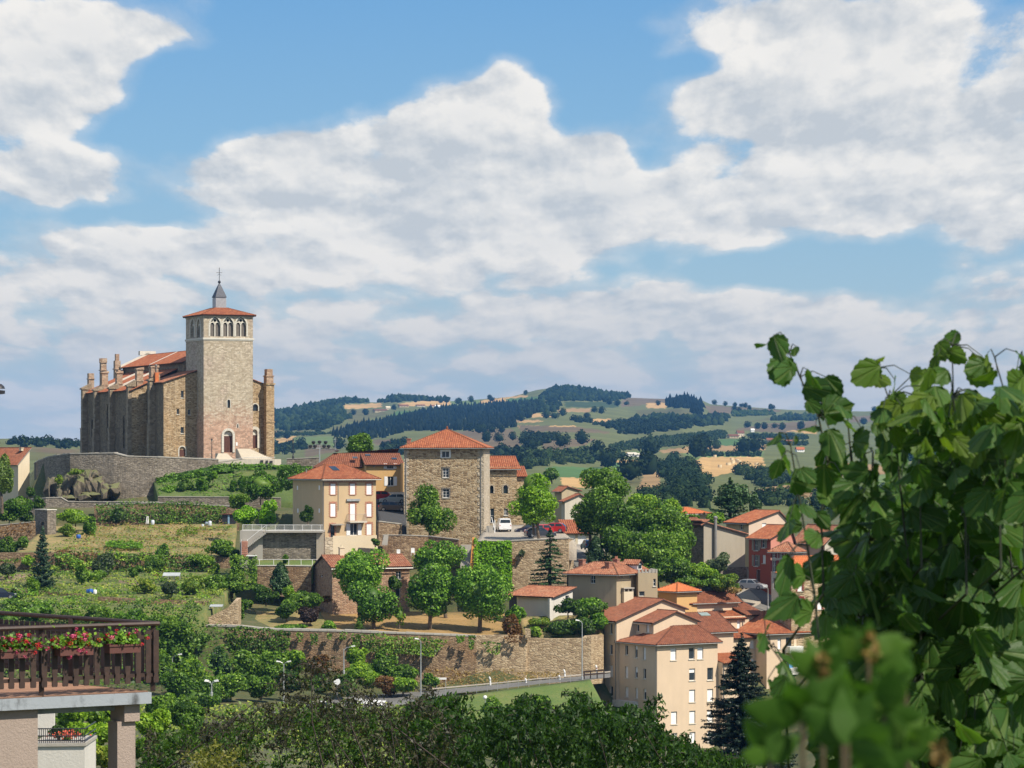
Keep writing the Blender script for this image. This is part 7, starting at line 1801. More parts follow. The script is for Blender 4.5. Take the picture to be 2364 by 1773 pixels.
greens('ivy','hanging ivy tufts on the wall beside the tall lamp',g4(RE,((880,420,402.6),(1080,430,402.6),(1070,550,402.4),(960,540,402.4))),'ivy','ivy',.4,16,lump=1.6)
greens('creeper','rusty dry growth over the wall top by the pier',g4(RE,((1110,350,402.8),(1300,360,402.8),(1290,440,402.4),(1120,430,402.4))),'rust','creeper',.4,16,lump=1.4)
greens('dry_grass_bank','dry orange grass bank at the foot of the long wall',g4(RE,((340,690,400.5),(1650,740,401),(1650,800,399),(400,890,397.5))),'straw',thick=.4,per=16,kind='stuff',lump=1.2,out=(0,-.6,.8))
greens('dry_grass_bank','rusty weeds at the foot of the long wall',g4(RE,((320,680,400.6),(780,740,400.6),(780,860,398.4),(340,880,398))),'rust',thick=.5,per=12,kind='stuff',lump=1.6,out=(0,-.6,.8))
TH='thicket trees below the long retaining wall'
for x,y,rx,ry,lf,D,lb in((340,480,90,130,'conifer',392,'dark upright tree at the left of the thicket'),(530,520,130,130,'broad',393,'grey green tree in the thicket below the ivy curtain'),(720,530,110,130,'broad',392,'leafy tree right of the thicket centre'),(905,470,100,85,'lime',395,'light green bush against the retaining wall'),(1060,520,90,110,'rust',390,'brownish thin tree in the thicket'),(1350,440,85,130,'lime',396,'light green tree against the right part of the wall'),(1400,560,150,90,'lime',394,'broad light bush below the ivy sheet'),(1540,500,100,110,'broad',395,'green bush right of the light tree'),(1690,545,95,70,'broad',394,'round bush beside the tall street lamp'),(1680,640,120,60,'lime',390,'low bush at the road edge'),(1560,640,110,70,'rust',390,'reddish bush at the road edge'),(1880,600,60,50,'broad',394,'small bush beside the white sign'),(130,560,130,110,'lime',385,'light tree at the left end of the thicket'),(60,420,110,110,'ivy',396,'ivy covered tree at the left end of the wall'),(-40,330,130,120,'ivy',398,'dark ivy tree beside the balcony corner'),(130,300,120,70,'ivy',400,'ivy heap over the wall end'),(420,640,170,90,'broad',380,'low tree in the thicket beside the lamp'),(640,640,120,90,'broad',382,'shaded tree in the thicket middle'),(850,600,120,80,'dark',386,'dark bush in the thicket middle'),(1060,620,120,70,'dark',384,'shaded bush above the road'),(170,720,180,110,'broad',372,'broad bush below the thicket'),(1240,640,90,90,'dark',388,'dark bush below the curved lamp'),(20,640,150,100,'broad',378,'bush right of the balcony post')):
 tree('thicket_tree',lb,R7,(x,y),(rx,ry),D,lf,n=int(rx*ry*.30),clumps=18,tr=.12,group=TH)
greens('hedge','dense dark hedge along the front of the lower garden',g4(R6,((-60,40,402.5),(1850,110,401.5),(1750,300,398),(-60,330,398))),'ivy','hedge',1.4,20,lump=1.3)
greens('ground_cover','rough growth on the bank under the hedge',g4(R6,((-60,240,399),(2000,260,399),(2300,900,375),(-60,900,375))),'ivy',thick=1.6,per=5,kind='stuff',lump=1.0,size=.5)
for i,(x,y,rx,ry,D,lf)in enumerate(((60,200,110,90,396,'hedge'),(330,120,150,90,399,'hedge'),(640,150,110,70,398,'ivy'),(900,160,150,80,399,'ivy'),(1200,190,160,80,399,'hedge'),(1500,250,130,110,397,'ivy'),(1650,420,140,200,394,'ivy'),(1500,600,120,150,385,'ivy'))):
 shrub(['hedge bush behind the balcony rail at the far left','hedge bush behind the first flower box','dark hedge bush behind the middle of the balcony','hedge bush above the third flower box','leafy hedge bush right of the flower boxes','dark bush behind the balcony corner','tall ivy tree right of the balcony corner','dark tree below the balcony corner'][i],R6,(x,y),(rx,ry),D,lf,n=int(rx*ry*.22))
for i,(x,y,rx,ry,D,lf)in enumerate(((640,1130,190,130,190,'lime'),(900,1060,180,130,210,'lime'),(860,1250,190,130,170,'lime'),(940,1420,170,120,150,'weed'),(1420,1180,190,150,200,'lime'),(1750,1050,230,150,240,'broad'),(1500,1000,170,130,260,'broad'),(1350,1390,160,130,160,'lime'))):
 shrub(['light green bush behind the small balcony','feathery light bush seen under the terrace','light bush between the balcony and the pillar','low weedy growth beside the pillar foot','light bush right of the concrete pillar','green bush beyond the dark plum leaves','bush beyond the terrace corner','yellow green bush low beside the pillar'][i],R6,(x,y),(rx,ry),D,lf,n=int(rx*ry*.18),size=.30)
greens('ground_cover','shaded grass on the slope below the road',g4(R7,((-400,800,372),(2000,790,380),(2300,1300,300),(-400,1300,300))),'weed',thick=.8,per=3,kind='stuff',lump=1,size=.5,out=(0,-.5,1))
for x,y,rx,ry,D,lf,lb in((1000,1080,130,110,366,'broad','bush with small white flowers below the banked lawn'),(1440,1060,120,120,366,'broad','rounded tree below the banked lawn'),(1300,1030,45,90,360,'conifer','narrow dark tree below the banked lawn'),(1550,1140,90,80,364,'lime','light bush near the white coping')):
 tree('leafy_tree',lb,RE,(x,y),(rx,ry),D,lf,n=int(rx*ry*.16))
spruce('dark_spruce','tall dark spruce in front of the apartment building',R5,(1348,462),(1345,1640),470,250,'black',tiers=30,nb=19,droop=.14,size=.24,dens=1.5)
for i,(x,y,rx,ry,D,lf)in enumerate(((1180,640,90,110,428,'broad'),(1290,760,90,100,412,'lime'),(1420,700,110,120,425,'broad'),(1560,560,100,110,440,'dark'),(1700,820,120,120,404,'broad'),(1850,620,120,130,430,'broad'),(2050,700,130,140,420,'lime'),(1950,900,140,130,398,'broad'),(1100,1000,120,110,398,'broad'),(1350,960,130,120,396,'dark'),(1600,1020,140,120,392,'broad'),(2120,1000,130,120,395,'broad'))):
 tree('village_tree','village tree behind the leafy shoots '+('beside the stone house wall','in front of the stone house','right of the stone house','near the glimpsed orange roof','before the low cream house','above the low cream house','near the right edge','below the low cream house','below the stone house','on the slope under the stone house','on the slope under the cream house','low at the right edge')[i],RF,(x,y),(rx,ry),D,lf,n=int(rx*ry*.22),trunk=(x,y+ry*1.5),group='village trees behind the shoots')
FT='single trees scattered over the far fields'
r_=np.random.default_rng(11)
spots=[RI(*q)for q in((1573,215),(1665,210),(1820,212),(1420,255),(1470,250),(1670,245),(1840,240),(700,350),(800,350),(1660,490),(1735,500),(1770,495),(1840,500),(1920,495),(1795,570),(1900,575),(2010,560),(150,545),(75,545),(265,620),(1210,245),(1035,310),(1560,260),(2080,402),(2160,630),(580,630))]
spots+=[RJ(*q)for q in((45,172),(1505,240),(1590,255),(1665,250),(1715,255),(1745,255),(1940,255),(1960,252),(690,250),(755,258),(825,255),(1070,255),(1660,300),(1700,305),(1775,290),(205,355),(270,360),(330,335),(520,360),(575,310),(635,320),(480,555),(330,580),(80,600),(1520,590),(1410,620),(1360,660),(1730,635),(1810,630),(690,740),(1840,435),(1765,430),(1890,440),(2030,445),(1970,435),(2170,440),(990,790),(860,850),(600,670),(1010,640))]
spots+=[R8(*q)for q in((130,290),(480,360),(245,375),(520,300),(430,300))]
fm=[np_mesh('far_tree',SHAG3[i][0]*np.array([1,1,1.05]),SHAG3[i][1],M['far_wood'])for i in range(6)]
for i,q in enumerate(spots):
 q=(q[0],max(q[1],ridge(q[0])+1.5));p=far_pt(*q);s=min(9.5,4.4*(1+.3*r_.random()))*(1.25 if p.y<2500 else 1.0)
 if q[1]>1040:s*=1.25
 o=bpy.data.objects.new('far_tree',fm[i%6]);COL.objects.link(o);o.location=(p.x,p.y,p.z+s*.75);o.scale=(s,s,s*1.05);o.rotation_euler=(0,0,r_.uniform(0,6.28))
 meta(o,'single tree '+('on the skyline of the far ridge' if q[1]<ridge(q[0])+8 else 'in the upper fields of the far hill' if q[1]<965 else 'in the middle fields of the far hill' if q[1]<1030 else 'in the lower fields beyond the town')+(' left of the tall stone house' if q[0]<930 else ' above the tall stone house' if q[0]<1130 else ' above the car park' if q[0]<1400 else ' above the broad trees' if q[0]<1620 else ' beside the leafy shoots'),'tree',FT)
# cars, lamps, posts, garden things, far farms
M['tyre']=plain('tyre',(0.02,0.02,0.02),.8);M['rim']=plain('wheel_rim',(0.35,0.35,0.36),.35,.6)
M['lamp_red']=plain('tail_lamp',(0.45,0.02,0.02),.3);M['lamp_clear']=plain('head_lamp',(0.6,0.6,0.6),.15)
def paint(n,c):
 m,g,b=new_mat(n);b.inputs['Base Color'].default_value=(*c,1);b.inputs['Roughness'].default_value=.32;b.inputs['Coat Weight'].default_value=.5;return m
PA={k:paint('paint_'+k,c)for k,c in dict(red=(.42,.02,.02),silver=(.38,.40,.38),brown=(.065,.05,.045),navy=(.015,.02,.045),dark=(.03,.035,.05),white=(.78,.78,.78),blue=(.10,.20,.38),grey=(.33,.34,.36)).items()}
def car(label,q,D,R,ang,col,kind='hatch',L=4.1,W=1.72,H=1.48,group='parked cars'):
 "ang: heading of the bonnet, degrees from +x; q: picture point under the middle of the car"
 o=P(*R(*q),D);T=thing('parked_van' if kind=='van' else 'parked_car',label,'van' if kind=='van' else 'car',o,group)
 a=math.radians(ang);ex,ey=Vector((math.cos(a),math.sin(a),0)),Vector((-math.sin(a),math.cos(a),0))
 pt=lambda x,y,z:o+ex*(x*L/2)+ey*(y*W/2)+Vector((0,0,z*H))
 if kind=='van':low=[(-1,.18),(-1,.45),(-.99,.62),(.35,.60),(.62,.56),(.97,.44),(1,.30),(.98,.16)];cab=[(-.98,.62),(-.93,.98),(-.80,1.0),(.20,1.0),(.34,.96),(.64,.57)]
 else:low=[(-1,.22),(-.99,.42),(-.95,.62),(-.55,.64),(.30,.62),(.72,.54),(.96,.44),(1,.30),(.97,.16)];cab=[(-.93,.62),(-.72,.93),(-.50,1.0),(.02,.99),(.14,.95),(.46,.615)]
 m=MB()
 def shell(prof,w0,w1,zb):
  n=len(prof)
  for i in range(n-1):
   (x0,z0),(x1,z1)=prof[i],prof[i+1]
   wa=w0+(w1-w0)*max(0,(z0-zb)/(1.0-zb));wb=w0+(w1-w0)*max(0,(z1-zb)/(1.0-zb))
   m.poly([pt(x0,-wa,z0),pt(x0,wa,z0),pt(x1,wb,z1),pt(x1,-wb,z1)])
   for s in(-1,1):m.poly([pt(x0,s*wa,z0),pt(x1,s*wb,z1),pt(x1,s*w0,zb),pt(x0,s*w0,zb)])
 shell(low,.98,1.0,.15);m.poly([pt(-1,-.98,.16),pt(1,-.98,.16),pt(1,.98,.16),pt(-1,.98,.16)])
 shell(cab,.96,.78,.60)
 B=m.build('body',PA[col],T)
 def pane(n,*q):g=MB();g.poly(list(q));g.build(n,M['glass'],B)
 def side_pane(x0,x1,z0,z1,t0,t1):
  for s in(-1,1):
   w=lambda z:.96+(.78-.96)*(z-.60)/.4+.012
   pane('side_window',pt(x0,s*w(z0),z0),pt(x1,s*w(z0),z0),pt(t1,s*w(z1),z1),pt(t0,s*w(z1),z1))
 if kind=='van':side_pane(.02,.52,.64,.92,.02,.34)
 else:side_pane(-.80,-.26,.66,.92,-.66,-.26);side_pane(-.20,.36,.66,.92,-.20,.12)
 xr=cab[0][0];xr1=cab[1][0]
 pane('rear_window',pt(xr-.012,-.82,.68),pt(xr-.012,.82,.68),pt(xr1-.02,.74,.91),pt(xr1-.02,-.74,.91))
 x0,x1=cab[-1][0],cab[-2][0]
 pane('windscreen',pt(x0,-.86,.645),pt(x0,.86,.645),pt(x1+.03,.76,.935),pt(x1+.03,-.76,.935))
 for sx in(-.62,.63):
  for s in(-1,1):
   c=pt(sx,s*.93,0);w=MB();r=.31
   ring=[[c+ey*(s*o_)+ex*(rr*math.cos(t))+Vector((0,0,r+rr*math.sin(t)))for t in np.linspace(0,6.283,15)[:-1]]for o_,rr in((-.10,r),(.07,r),(.085,r*.9))]
   for i in range(2):
    for j in range(14):w.poly([ring[i][j],ring[i][(j+1)%14],ring[i+1][(j+1)%14],ring[i+1][j]])
   w.poly(ring[2]);w.poly(ring[0]);wo=w.build('wheel',M['tyre'],T)
   h=MB();h.poly([c+ey*(s*.09)+ex*(r*.62*math.cos(t))+Vector((0,0,r+r*.62*math.sin(t)))for t in np.linspace(0,6.283,11)[:-1]]);h.build('rim',M['rim'],wo)
 for s in(-1,1):
  h=MB();h.hexa([pt(.93,s*.62,.42),pt(.985,s*.62,.40),pt(.965,s*.93,.40),pt(.90,s*.95,.42),pt(.91,s*.62,.50),pt(.975,s*.62,.47),pt(.95,s*.93,.47),pt(.88,s*.95,.50)]);h.build('headlight',M['lamp_clear'],B)
  h=MB();h.hexa([pt(-1.006,s*.78,.44),pt(-.97,s*.78,.44),pt(-.95,s*1.0,.44),pt(-1.0,s*.99,.44),pt(-.985,s*.78,.62),pt(-.95,s*.78,.62),pt(-.93,s*.995,.62),pt(-.98,s*.985,.62)]);h.build('tail_light',M['lamp_red'],B)
 h=MB();h.hexa([pt(-1.008,-.3,.26),pt(-.99,-.3,.26),pt(-.99,.3,.26),pt(-1.008,.3,.26),pt(-1.006,-.3,.33),pt(-.99,-.3,.33),pt(-.99,.3,.33),pt(-1.006,.3,.33)]);h.build('number_plate',M['white'],B)
 return T
CG='parked cars'
car('white van parked with its rear to the wall of the stone house',(1966,843),450,R3,98,'white','van',L=4.3,W=1.85,H=1.95,group='parked vans')
car('red car parked behind the beige house at the top of the ramp',(1040,618),463,R3,200,'red')
car('silver green car parked at the top of the ramp',(1160,638),461,R3,188,'silver')
car('dark brown car parked lowest on the ramp',(1164,696),456,R3,-8,'brown',L=4.4)
car('dark blue car parked under the bright tree, farthest left',(192,606),449,R4,190,'navy')
car('red car parked under the bright tree between two dark cars',(265,612),444,R4,195,'red')
car('dark car nearest the wall under the bright tree',(275,634),438,R4,12,'dark',L=4.4)
car('red car parked right of the bright tree trunk',(365,600),446,R4,170,'red')
car('pale blue car parked beside the garage doors',(628,722),452,R4,100,'blue')
car('silver car parked in front of the red house',(1822,1014),431,R4,-28,'grey')
car('white car on the road seen through the dark leaves',(1100,842),372,R7,20,'white')
car('dark car at the left edge above the hedge',(10,1590),408,R2,5,'navy')
def lamp_post(label,R,foot,top,D,arm,double=False,group='street lamps',mat='zinc_l'):
 A,B=P(*R(*foot),D),P(*R(*top),D);B.x=A.x
 T=thing('street_lamp',label,'street lamp',A,group)
 m=MB();m.tube([A,A.lerp(B,.5),B],[.095,.075,.05],8);m.lathe(A,[(.16,0),(.16,.5),(.1,.55)],8);pole=m.build('pole',M['grey_metal'],T)
 for s in((1,-1)if double else(1,)):
  m=MB();e=B+Vector((arm*s,-.1,.25));m.tube([B-Vector((0,0,.2)),B+Vector((arm*s*.4,-.03,.15)),e],.04,6);m.build('arm',M['grey_metal'],T)
  m=MB();d=Vector((s if arm>0 else-s,-.1,.12)).normalized();w=Vector((0,.11,0))
  m.hexa([e-w*.6,e+d*.55-w,e+d*.55+w,e+w*.6,e-w*.5+Vector((0,0,.12)),e+d*.48-w*.8+Vector((0,0,.16)),e+d*.48+w*.8+Vector((0,0,.16)),e+w*.5+Vector((0,0,.12))])
  m.build('lamp_head',M['white'],T)
 return T
lamp_post('tall street lamp with a short arm beside the zebra crossing',R7,(1806,745),(1803,318),389,-.25)
lamp_post('street lamp with a curved arm against the long retaining wall',R7,(1244,560),(1246,372),392,.95)
lamp_post('double headed street lamp rising from the thicket',R7,(806,770),(800,484),380,-.4,True)
lamp_post('small lamp among the thicket at the left',R7,(280,740),(277,622),372,-.3,True)
lamp_post('street lamp standing in front of the pale retaining wall',RE,(1874,808),(1856,244),394,-.35)
lamp_post('street lamp in front of the dark ivy right of the balcony',R6,(1572,700),(1570,540),385,.7)
lamp_post('street lamp at the bend of the village street',R4,(1937,1168),(1934,1006),430,-.35)
lamp_post('small lamp head lost in the leaves below the balcony corner',R6,(1930,900),(1928,785),370,-.35,True)
def globe(label,q,foot,D):
 A,B=P(*RE(*foot),D),P(*RE(*q),D);T=thing('globe_lamp',label,'garden lamp',A,'globe lamps')
 m=MB();m.tube([A,B-Vector((0,0,.2))],.05,6);m.build('pole',M['grey_metal'],T)
 m=MB();m.lathe(B-Vector((0,0,.26)),[(.05,0),(.18,.06),(.25,.18),(.26,.28),(.22,.42),(.12,.5),(.02,.52)],12);m.build('globe',M['white'],T)
globe('white globe lamp below the middle of the banked lawn',(928,972),(930,1110),372)
globe('white globe lamp near the shaded apartment wall',(1840,966),(1842,1110),372)
def old_lantern(label,R,foot,top,D,s=1.0):
 A,B=P(*R(*foot),D),P(*R(*top),D);B.x=A.x;T=thing('lantern_post',label,'lantern',A,'old style lanterns')
 m=MB();m.tube([A,B-Vector((0,0,.7*s))],[.10,.05],7);m.lathe(A,[(.18,0),(.16,.4),(.09,.6)],8);m.build('pole',M['dark_metal'],T)
 m=MB();m.lathe(B-Vector((0,0,.75*s)),[(.06,0),(.13*s,.08),(.22*s,.5*s)],6);m.build('glass',plainm('lantern_glass',(.25,.24,.2),.1),T)
 m=MB();m.lathe(B-Vector((0,0,.25*s)),[(.28*s,0),(.24*s,.08*s),(.08*s,.2*s),(.03,.32*s)],6);m.build('cap',M['dark_metal'],T)
old_lantern('black lantern post in front of the church tower',R1,(1137,1600),(1147,1425),533,.8)
old_lantern('black lantern post on the low churchyard wall',R3,(432,312),(431,168),510)
def floodlights():
 A,B=P(*R3(625,368),500),P(*R3(625,238),500);B.x=A.x
 T=thing('floodlight_mast','grey mast carrying a bank of dark floodlights','floodlights',A)
 m=MB();m.tube([A,B],.10,7);m.build('pole',M['grey_metal'],T)
 m=MB();m.tube([B+Vector((-1.9,0,0)),B+Vector((1.9,0,0))],.09,6);m.tube([B+Vector((-1.2,0,.7)),B+Vector((1.2,0,.7))],.06,6);m.tube([B,B+Vector((0,0,.8))],.06,6);m.build('crossbar',M['grey_metal'],T)
 for x,z in((-1.5,.1),(-.75,.1),(.75,.1),(1.5,.1),(-1.0,.75),(0,.8),(1.0,.75)):
  m=MB();c=B+Vector((x,-.1,z));m.lathe(c,[(.12,0),(.30,.12),(.32,.4),(.18,.5)],8);m.build('floodlight',M['dark_metal'],T)
floodlights()
for x,y0,y1,lb in((980,770,852,'leftmost white post along the upper road edge'),(1330,785,857,'white post in the middle of the road edge'),(1657,755,822,'white post near the retaining wall bend'),(1706,700,786,'white marker post right behind another one'),(2016,655,735,'white and red post beside the dark barrier')):
 D=396 if y1>800 else 399;A,B=P(*RE(x,y1),D),P(*RE(x-3,y0),D)
 T=thing('marker_post',lb,'post',A,'white marker posts along the road');m=MB();m.tube([A,A.lerp(B,.75),B+Vector((-.12,0,0))],[.11,.11,.10],7);m.build('post',M['white'],T)
 m=MB();k=A.lerp(B,.55);m.tube([k,k+Vector((0,0,.14))],.116,7);m.build('band',M['red_paint']if x>2000 else M['grey_metal'],T)
T=thing('road_fence','line of thin grey fence posts along the lower road edge','fence',P(*RE(1100,880),391.5))
for i in range(14):
 k=i/13;u=RE(440+1320*k,0)[0];v=np.interp(u,[L1[j][0]for j in(5,4,3,2,1,0)],[L1[j][1]for j in(5,4,3,2,1,0)]);d=np.interp(u,[L1[j][0]for j in(5,4,3,2,1,0)],[L1[j][2]for j in(5,4,3,2,1,0)]);A=P(u,v+1,d-.1);m=MB();m.tube([A-Vector((0,0,.2)),A+Vector((0,0,1.0))],.028,5);m.build('post',M['grey_metal'],T)
T=thing('road_barrier','dark wooden barrier with two rails where the road meets the apartments','barrier',P(*RE(1990,790),395))
for x in(1893,1955,2020,2086):m=MB();A=P(*RE(x,800-(x-1893)*.09),394.5);m.cbox((A.x,A.y,A.z),.14,.14,1.15);m.build('post',M['brown_wood'],T)
for z in(.55,.95):m=MB();A,B=P(*RE(1885,800),394.3),P(*RE(2095,782),394.3);m.box(A+Vector((0,-.1,z)),B-A,(0,.07,0),(0,0,.2));m.build('rail',M['brown_wood'],T)
T=thing('road_sign','long blank white sign board on two legs beside the road','sign',P(*RE(500,880),396.5))
A=P(*RE(449,798),396.5);B=P(*RE(552,798),396.5);zt=P(*RE(500,778),396.5).z;m=MB();m.box(A,B-A,(0,.06,0),(0,0,zt-A.z));m.build('board',M['white'],T)
for q in(A,B):m=MB();m.tube([Vector((q.x+(.1 if q is A else-.1),q.y+.1,q.z-1.6)),Vector((q.x+(.1 if q is A else-.1),q.y+.1,q.z))],.04,5);m.build('leg',M['grey_metal'],T)
T=thing('round_sign','round white sign on a pole seen through the dark leaves','sign',P(*R7(1195,720),383));A=P(*R7(1195,720),383);B=P(*R7(1195,612),383)
m=MB();m.tube([A,B],.04,6);m.build('pole',M['grey_metal'],T);m=MB();r=.42;m.poly([B+Vector((r*math.cos(t),-.08,r*math.sin(t)))for t in np.linspace(0,6.283,17)[:-1]]);m.poly([B+Vector((r*math.cos(t),-.05,r*math.sin(t)))for t in np.linspace(0,6.283,17)[:-1]]);m.build('disc',M['white'],T)
T=thing('round_sign','round sign with a red rim at the street corner','sign',P(*R4(2028,1180),429));A=P(*R4(2028,1180),429);B=P(*R4(2028,1145),429)
m=MB();m.tube([A-Vector((0,0,1.5)),B],.04,6);m.build('pole',M['grey_metal'],T)
for rr,y,mt in((.34,-.06,'lamp_red'),(.24,-.07,'white')):m=MB();m.poly([B+Vector((rr*math.cos(t),y,rr*math.sin(t)))for t in np.linspace(0,6.283,17)[:-1]]);m.poly([B+Vector((rr*math.cos(t),y+.005,rr*math.sin(t)))for t in np.linspace(0,6.283,17)[:-1]]);m.build('rim' if mt=='lamp_red' else 'face',M[mt],T)
def barrel(label,R,q,D,r,h,mat,group):
 A=P(*R(*q),D);T=thing('barrel',label,'barrel',A,group);m=MB();m.lathe(A,[(r*.85,0),(r,h*.3),(r,h*.7),(r*.82,h)],12);m.build('drum',mat,T);m=MB();m.lathe(A+Vector((0,0,h+.002)),[(r*.6,0),(r*.6,.04)],10);m.build('lid',mat,T)
blue=plainm('blue_plastic',(.03,.12,.45),.4);wp=plainm('pale_plastic',(.62,.66,.72),.4)
for lb,q,D,r,h,mt in(('pale plastic barrel beside the white stakes',(1392,912),479,.30,.68,wp),('pale barrel left of the garden shed door',(1914,922),479,.30,.72,wp),('blue grey barrel just behind a pale one',(1882,918),479.6,.26,.5,plainm('grey_plastic',(.25,.3,.38),.4)),('small white bucket left of the pale barrels',(1848,932),478,.20,.38,wp),('blue barrel on the soil by the fruit tree',(826,1542),414,.36,.62,blue),('white bucket beside the blue barrel',(866,1545),413.5,.27,.55,M['white']),('second blue barrel left of the first by the fruit tree',(806,1538),415,.3,.5,blue),('blue container lying at the edge of the dry garden',(716,1038),462,.36,.55,blue)):
 barrel(lb,R2,q,D,r,h,mt,'garden barrels')
for i,(x0,x1)in enumerate(((1332,1340),(1345,1352),(1356,1348))):
 LB=('leftmost white stake leaning on the ivy of the garden back wall','middle one of three white stakes leaning on the garden wall','rightmost white stake, next to the pale plastic barrel')[i]
 A,B=P(*R2(x0,905),480),P(*R2(x1,838),480.5);m=MB();m.tube([A,B],.05,5);meta(m.build('stake',M['white'],None,org=A),LB,'stake','white stakes leaning on the wall')
def shed():
 A=P(*R2(2085,920),481);T=thing('garden_shed','small dark shed with a pale blue door in the garden wall','shed',A);k=481/F/3.95
 m=MB();m.cbox((A.x,A.y+.8,A.z),120*k,1.4,100*k);m.build('walls',M['dark_metal'],T)
 m=MB();m.cbox((A.x+.0,A.y+.05,A.z),16*k,.08,95*k);m.build('door',plainm('pale_blue_door',(.22,.36,.48)),T)
 m=MB();m.cbox((A.x,A.y+.7,A.z+100*k+.003),135*k,1.8,.1);m.build('roof',M['tile_dark'],T)
shed()
def cold_frame(lb,R,q,D,w,h,d):
 A=P(*R(*q),D);T=thing('cold_frame',lb,'cold frame',A,'garden cold frames');m=MB()
 for x in np.linspace(-w/2,w/2,4):
  for y in(0,d):m.tube([A+Vector((x,y,0)),A+Vector((x,y,h if y else h*.6))],.03,4)
 for y,z in((0,h*.6),(d,h)):m.tube([A+Vector((-w/2,y,z)),A+Vector((w/2,y,z))],.03,4)
 for x in np.linspace(-w/2,w/2,4):m.tube([A+Vector((x,0,h*.6)),A+Vector((x,d,h))],.025,4)
 m.build('frame',M['grey_metal'],T);m=MB();m.hexa([A+Vector((-w/2,0,h*.6+.03)),A+Vector((w/2,0,h*.6+.03)),A+Vector((w/2,d,h+.03)),A+Vector((-w/2,d,h+.03)),A+Vector((-w/2,0,h*.6+.045)),A+Vector((w/2,0,h*.6+.045)),A+Vector((w/2,d,h+.045)),A+Vector((-w/2,d,h+.045))]);m.build('pane',plainm('cloudy_pane',(.42,.44,.42),.3),T)
cold_frame('low glazed cold frame above the ruined wall',R7,(310,82),406,1.7,.5,1.6)
cold_frame('glazed cold frame among the vegetables below the bank',R2,(1560,1420),430,2.4,1.0,1.2)
for x,y,lb in((1200,1010,'white plastic chair on the terrace behind the cottage roof'),(1305,1000,'second white chair near the plane tree crown')):
 A=P(*R3(x,y+20),428);T=thing('garden_chair',lb,'chair',A,'white garden chairs');m=MB();m.cbox((A.x,A.y,A.z+.42),.5,.5,.05);m.build('seat',M['white'],T);m=MB();m.cbox((A.x,A.y+.24,A.z+.475),.5,.05,.6);m.build('backrest',M['white'],T)
 for dx in(-.22,.22):
  for dy in(-.22,.22):m=MB();m.tube([(A.x+dx,A.y+dy,A.z),(A.x+dx,A.y+dy,A.z+.42)],.025,5);m.build('leg',M['white'],T)
bm_=MB();bm_.lathe((0,0,0),[(.9,0),(.9,1.4)],10)
bale0=bm_.build('hay_bale',M['straw_bale']if 'straw_bale' in M else plainm('bale',(.62,.52,.33),.9));bme=bale0.data
for i,(x,y)in enumerate(((1548,735),(1610,718),(1622,716),(1645,705),(1652,700),(1680,688),(1690,696),(1662,745),(1510,655),(1640,680),(1700,700),(1830,718))):
 o=bale0 if i==0 else bale0.copy()
 if i:COL.objects.link(o)
 p=far_pt(*RJ(x,y));o.location=p;o.rotation_euler=(0,0,i*.7);o.scale=(1.35,1.35,1.2);meta(o,'round straw bale left on the mown far field','hay bale','straw bales on the far field')
def farm(lb,q,w,h,R,wall='offwhite',tile='tile',ang=20,d=None):
 p=far_pt(*R(*q));k=p.y/F*(R(1,0)[0]-R(0,0)[0]);w,h=w*k,h*k;d=d or w*.6
 T=thing('farmhouse',lb,'farmhouse',p,'far farmhouses');a=math.radians(ang);e1,e2=Vector((math.cos(a),math.sin(a),0)),Vector((-math.sin(a),math.cos(a),0))
 o=p-e1*w/2-e2*d/2-Vector((0,0,1.5));H=h*.62+1.5
 m=MB();m.box(o,e1*w,e2*d,(0,0,H));z=Vector((0,0,H));r0,r1=o+e2*d/2+Vector((0,0,H+h*.38)),o+e1*w+e2*d/2+Vector((0,0,H+h*.38))
 m.poly([o+z,o+e2*d+z,r0]);m.poly([o+e1*w+z,o+e1*w+e2*d+z,r1]);m.build('wall',M[wall],T)
 m=MB();g=e1*.4;u=Vector((0,0,.05))
 for s in(0,1):
  q0=o+e2*(d*s+(.4 if s else-.4))+z-Vector((0,0,.2));q1=q0+e1*w
  pts=[q0-g,q1+g,r1+g,r0-g];m.hexa([x+u for x in pts]+[x+u+Vector((0,0,.25))for x in pts])
 m.build('roof',M[tile],T)
 for i in range(3):
  m=MB();c=o+e1*(w*(i+.7)/3.4)-e2*.05+Vector((0,0,1.5+h*.2));m.box(c,e1*w*.08,e2*.04,(0,0,h*.2))
  m.build('window',M['dark'],T)
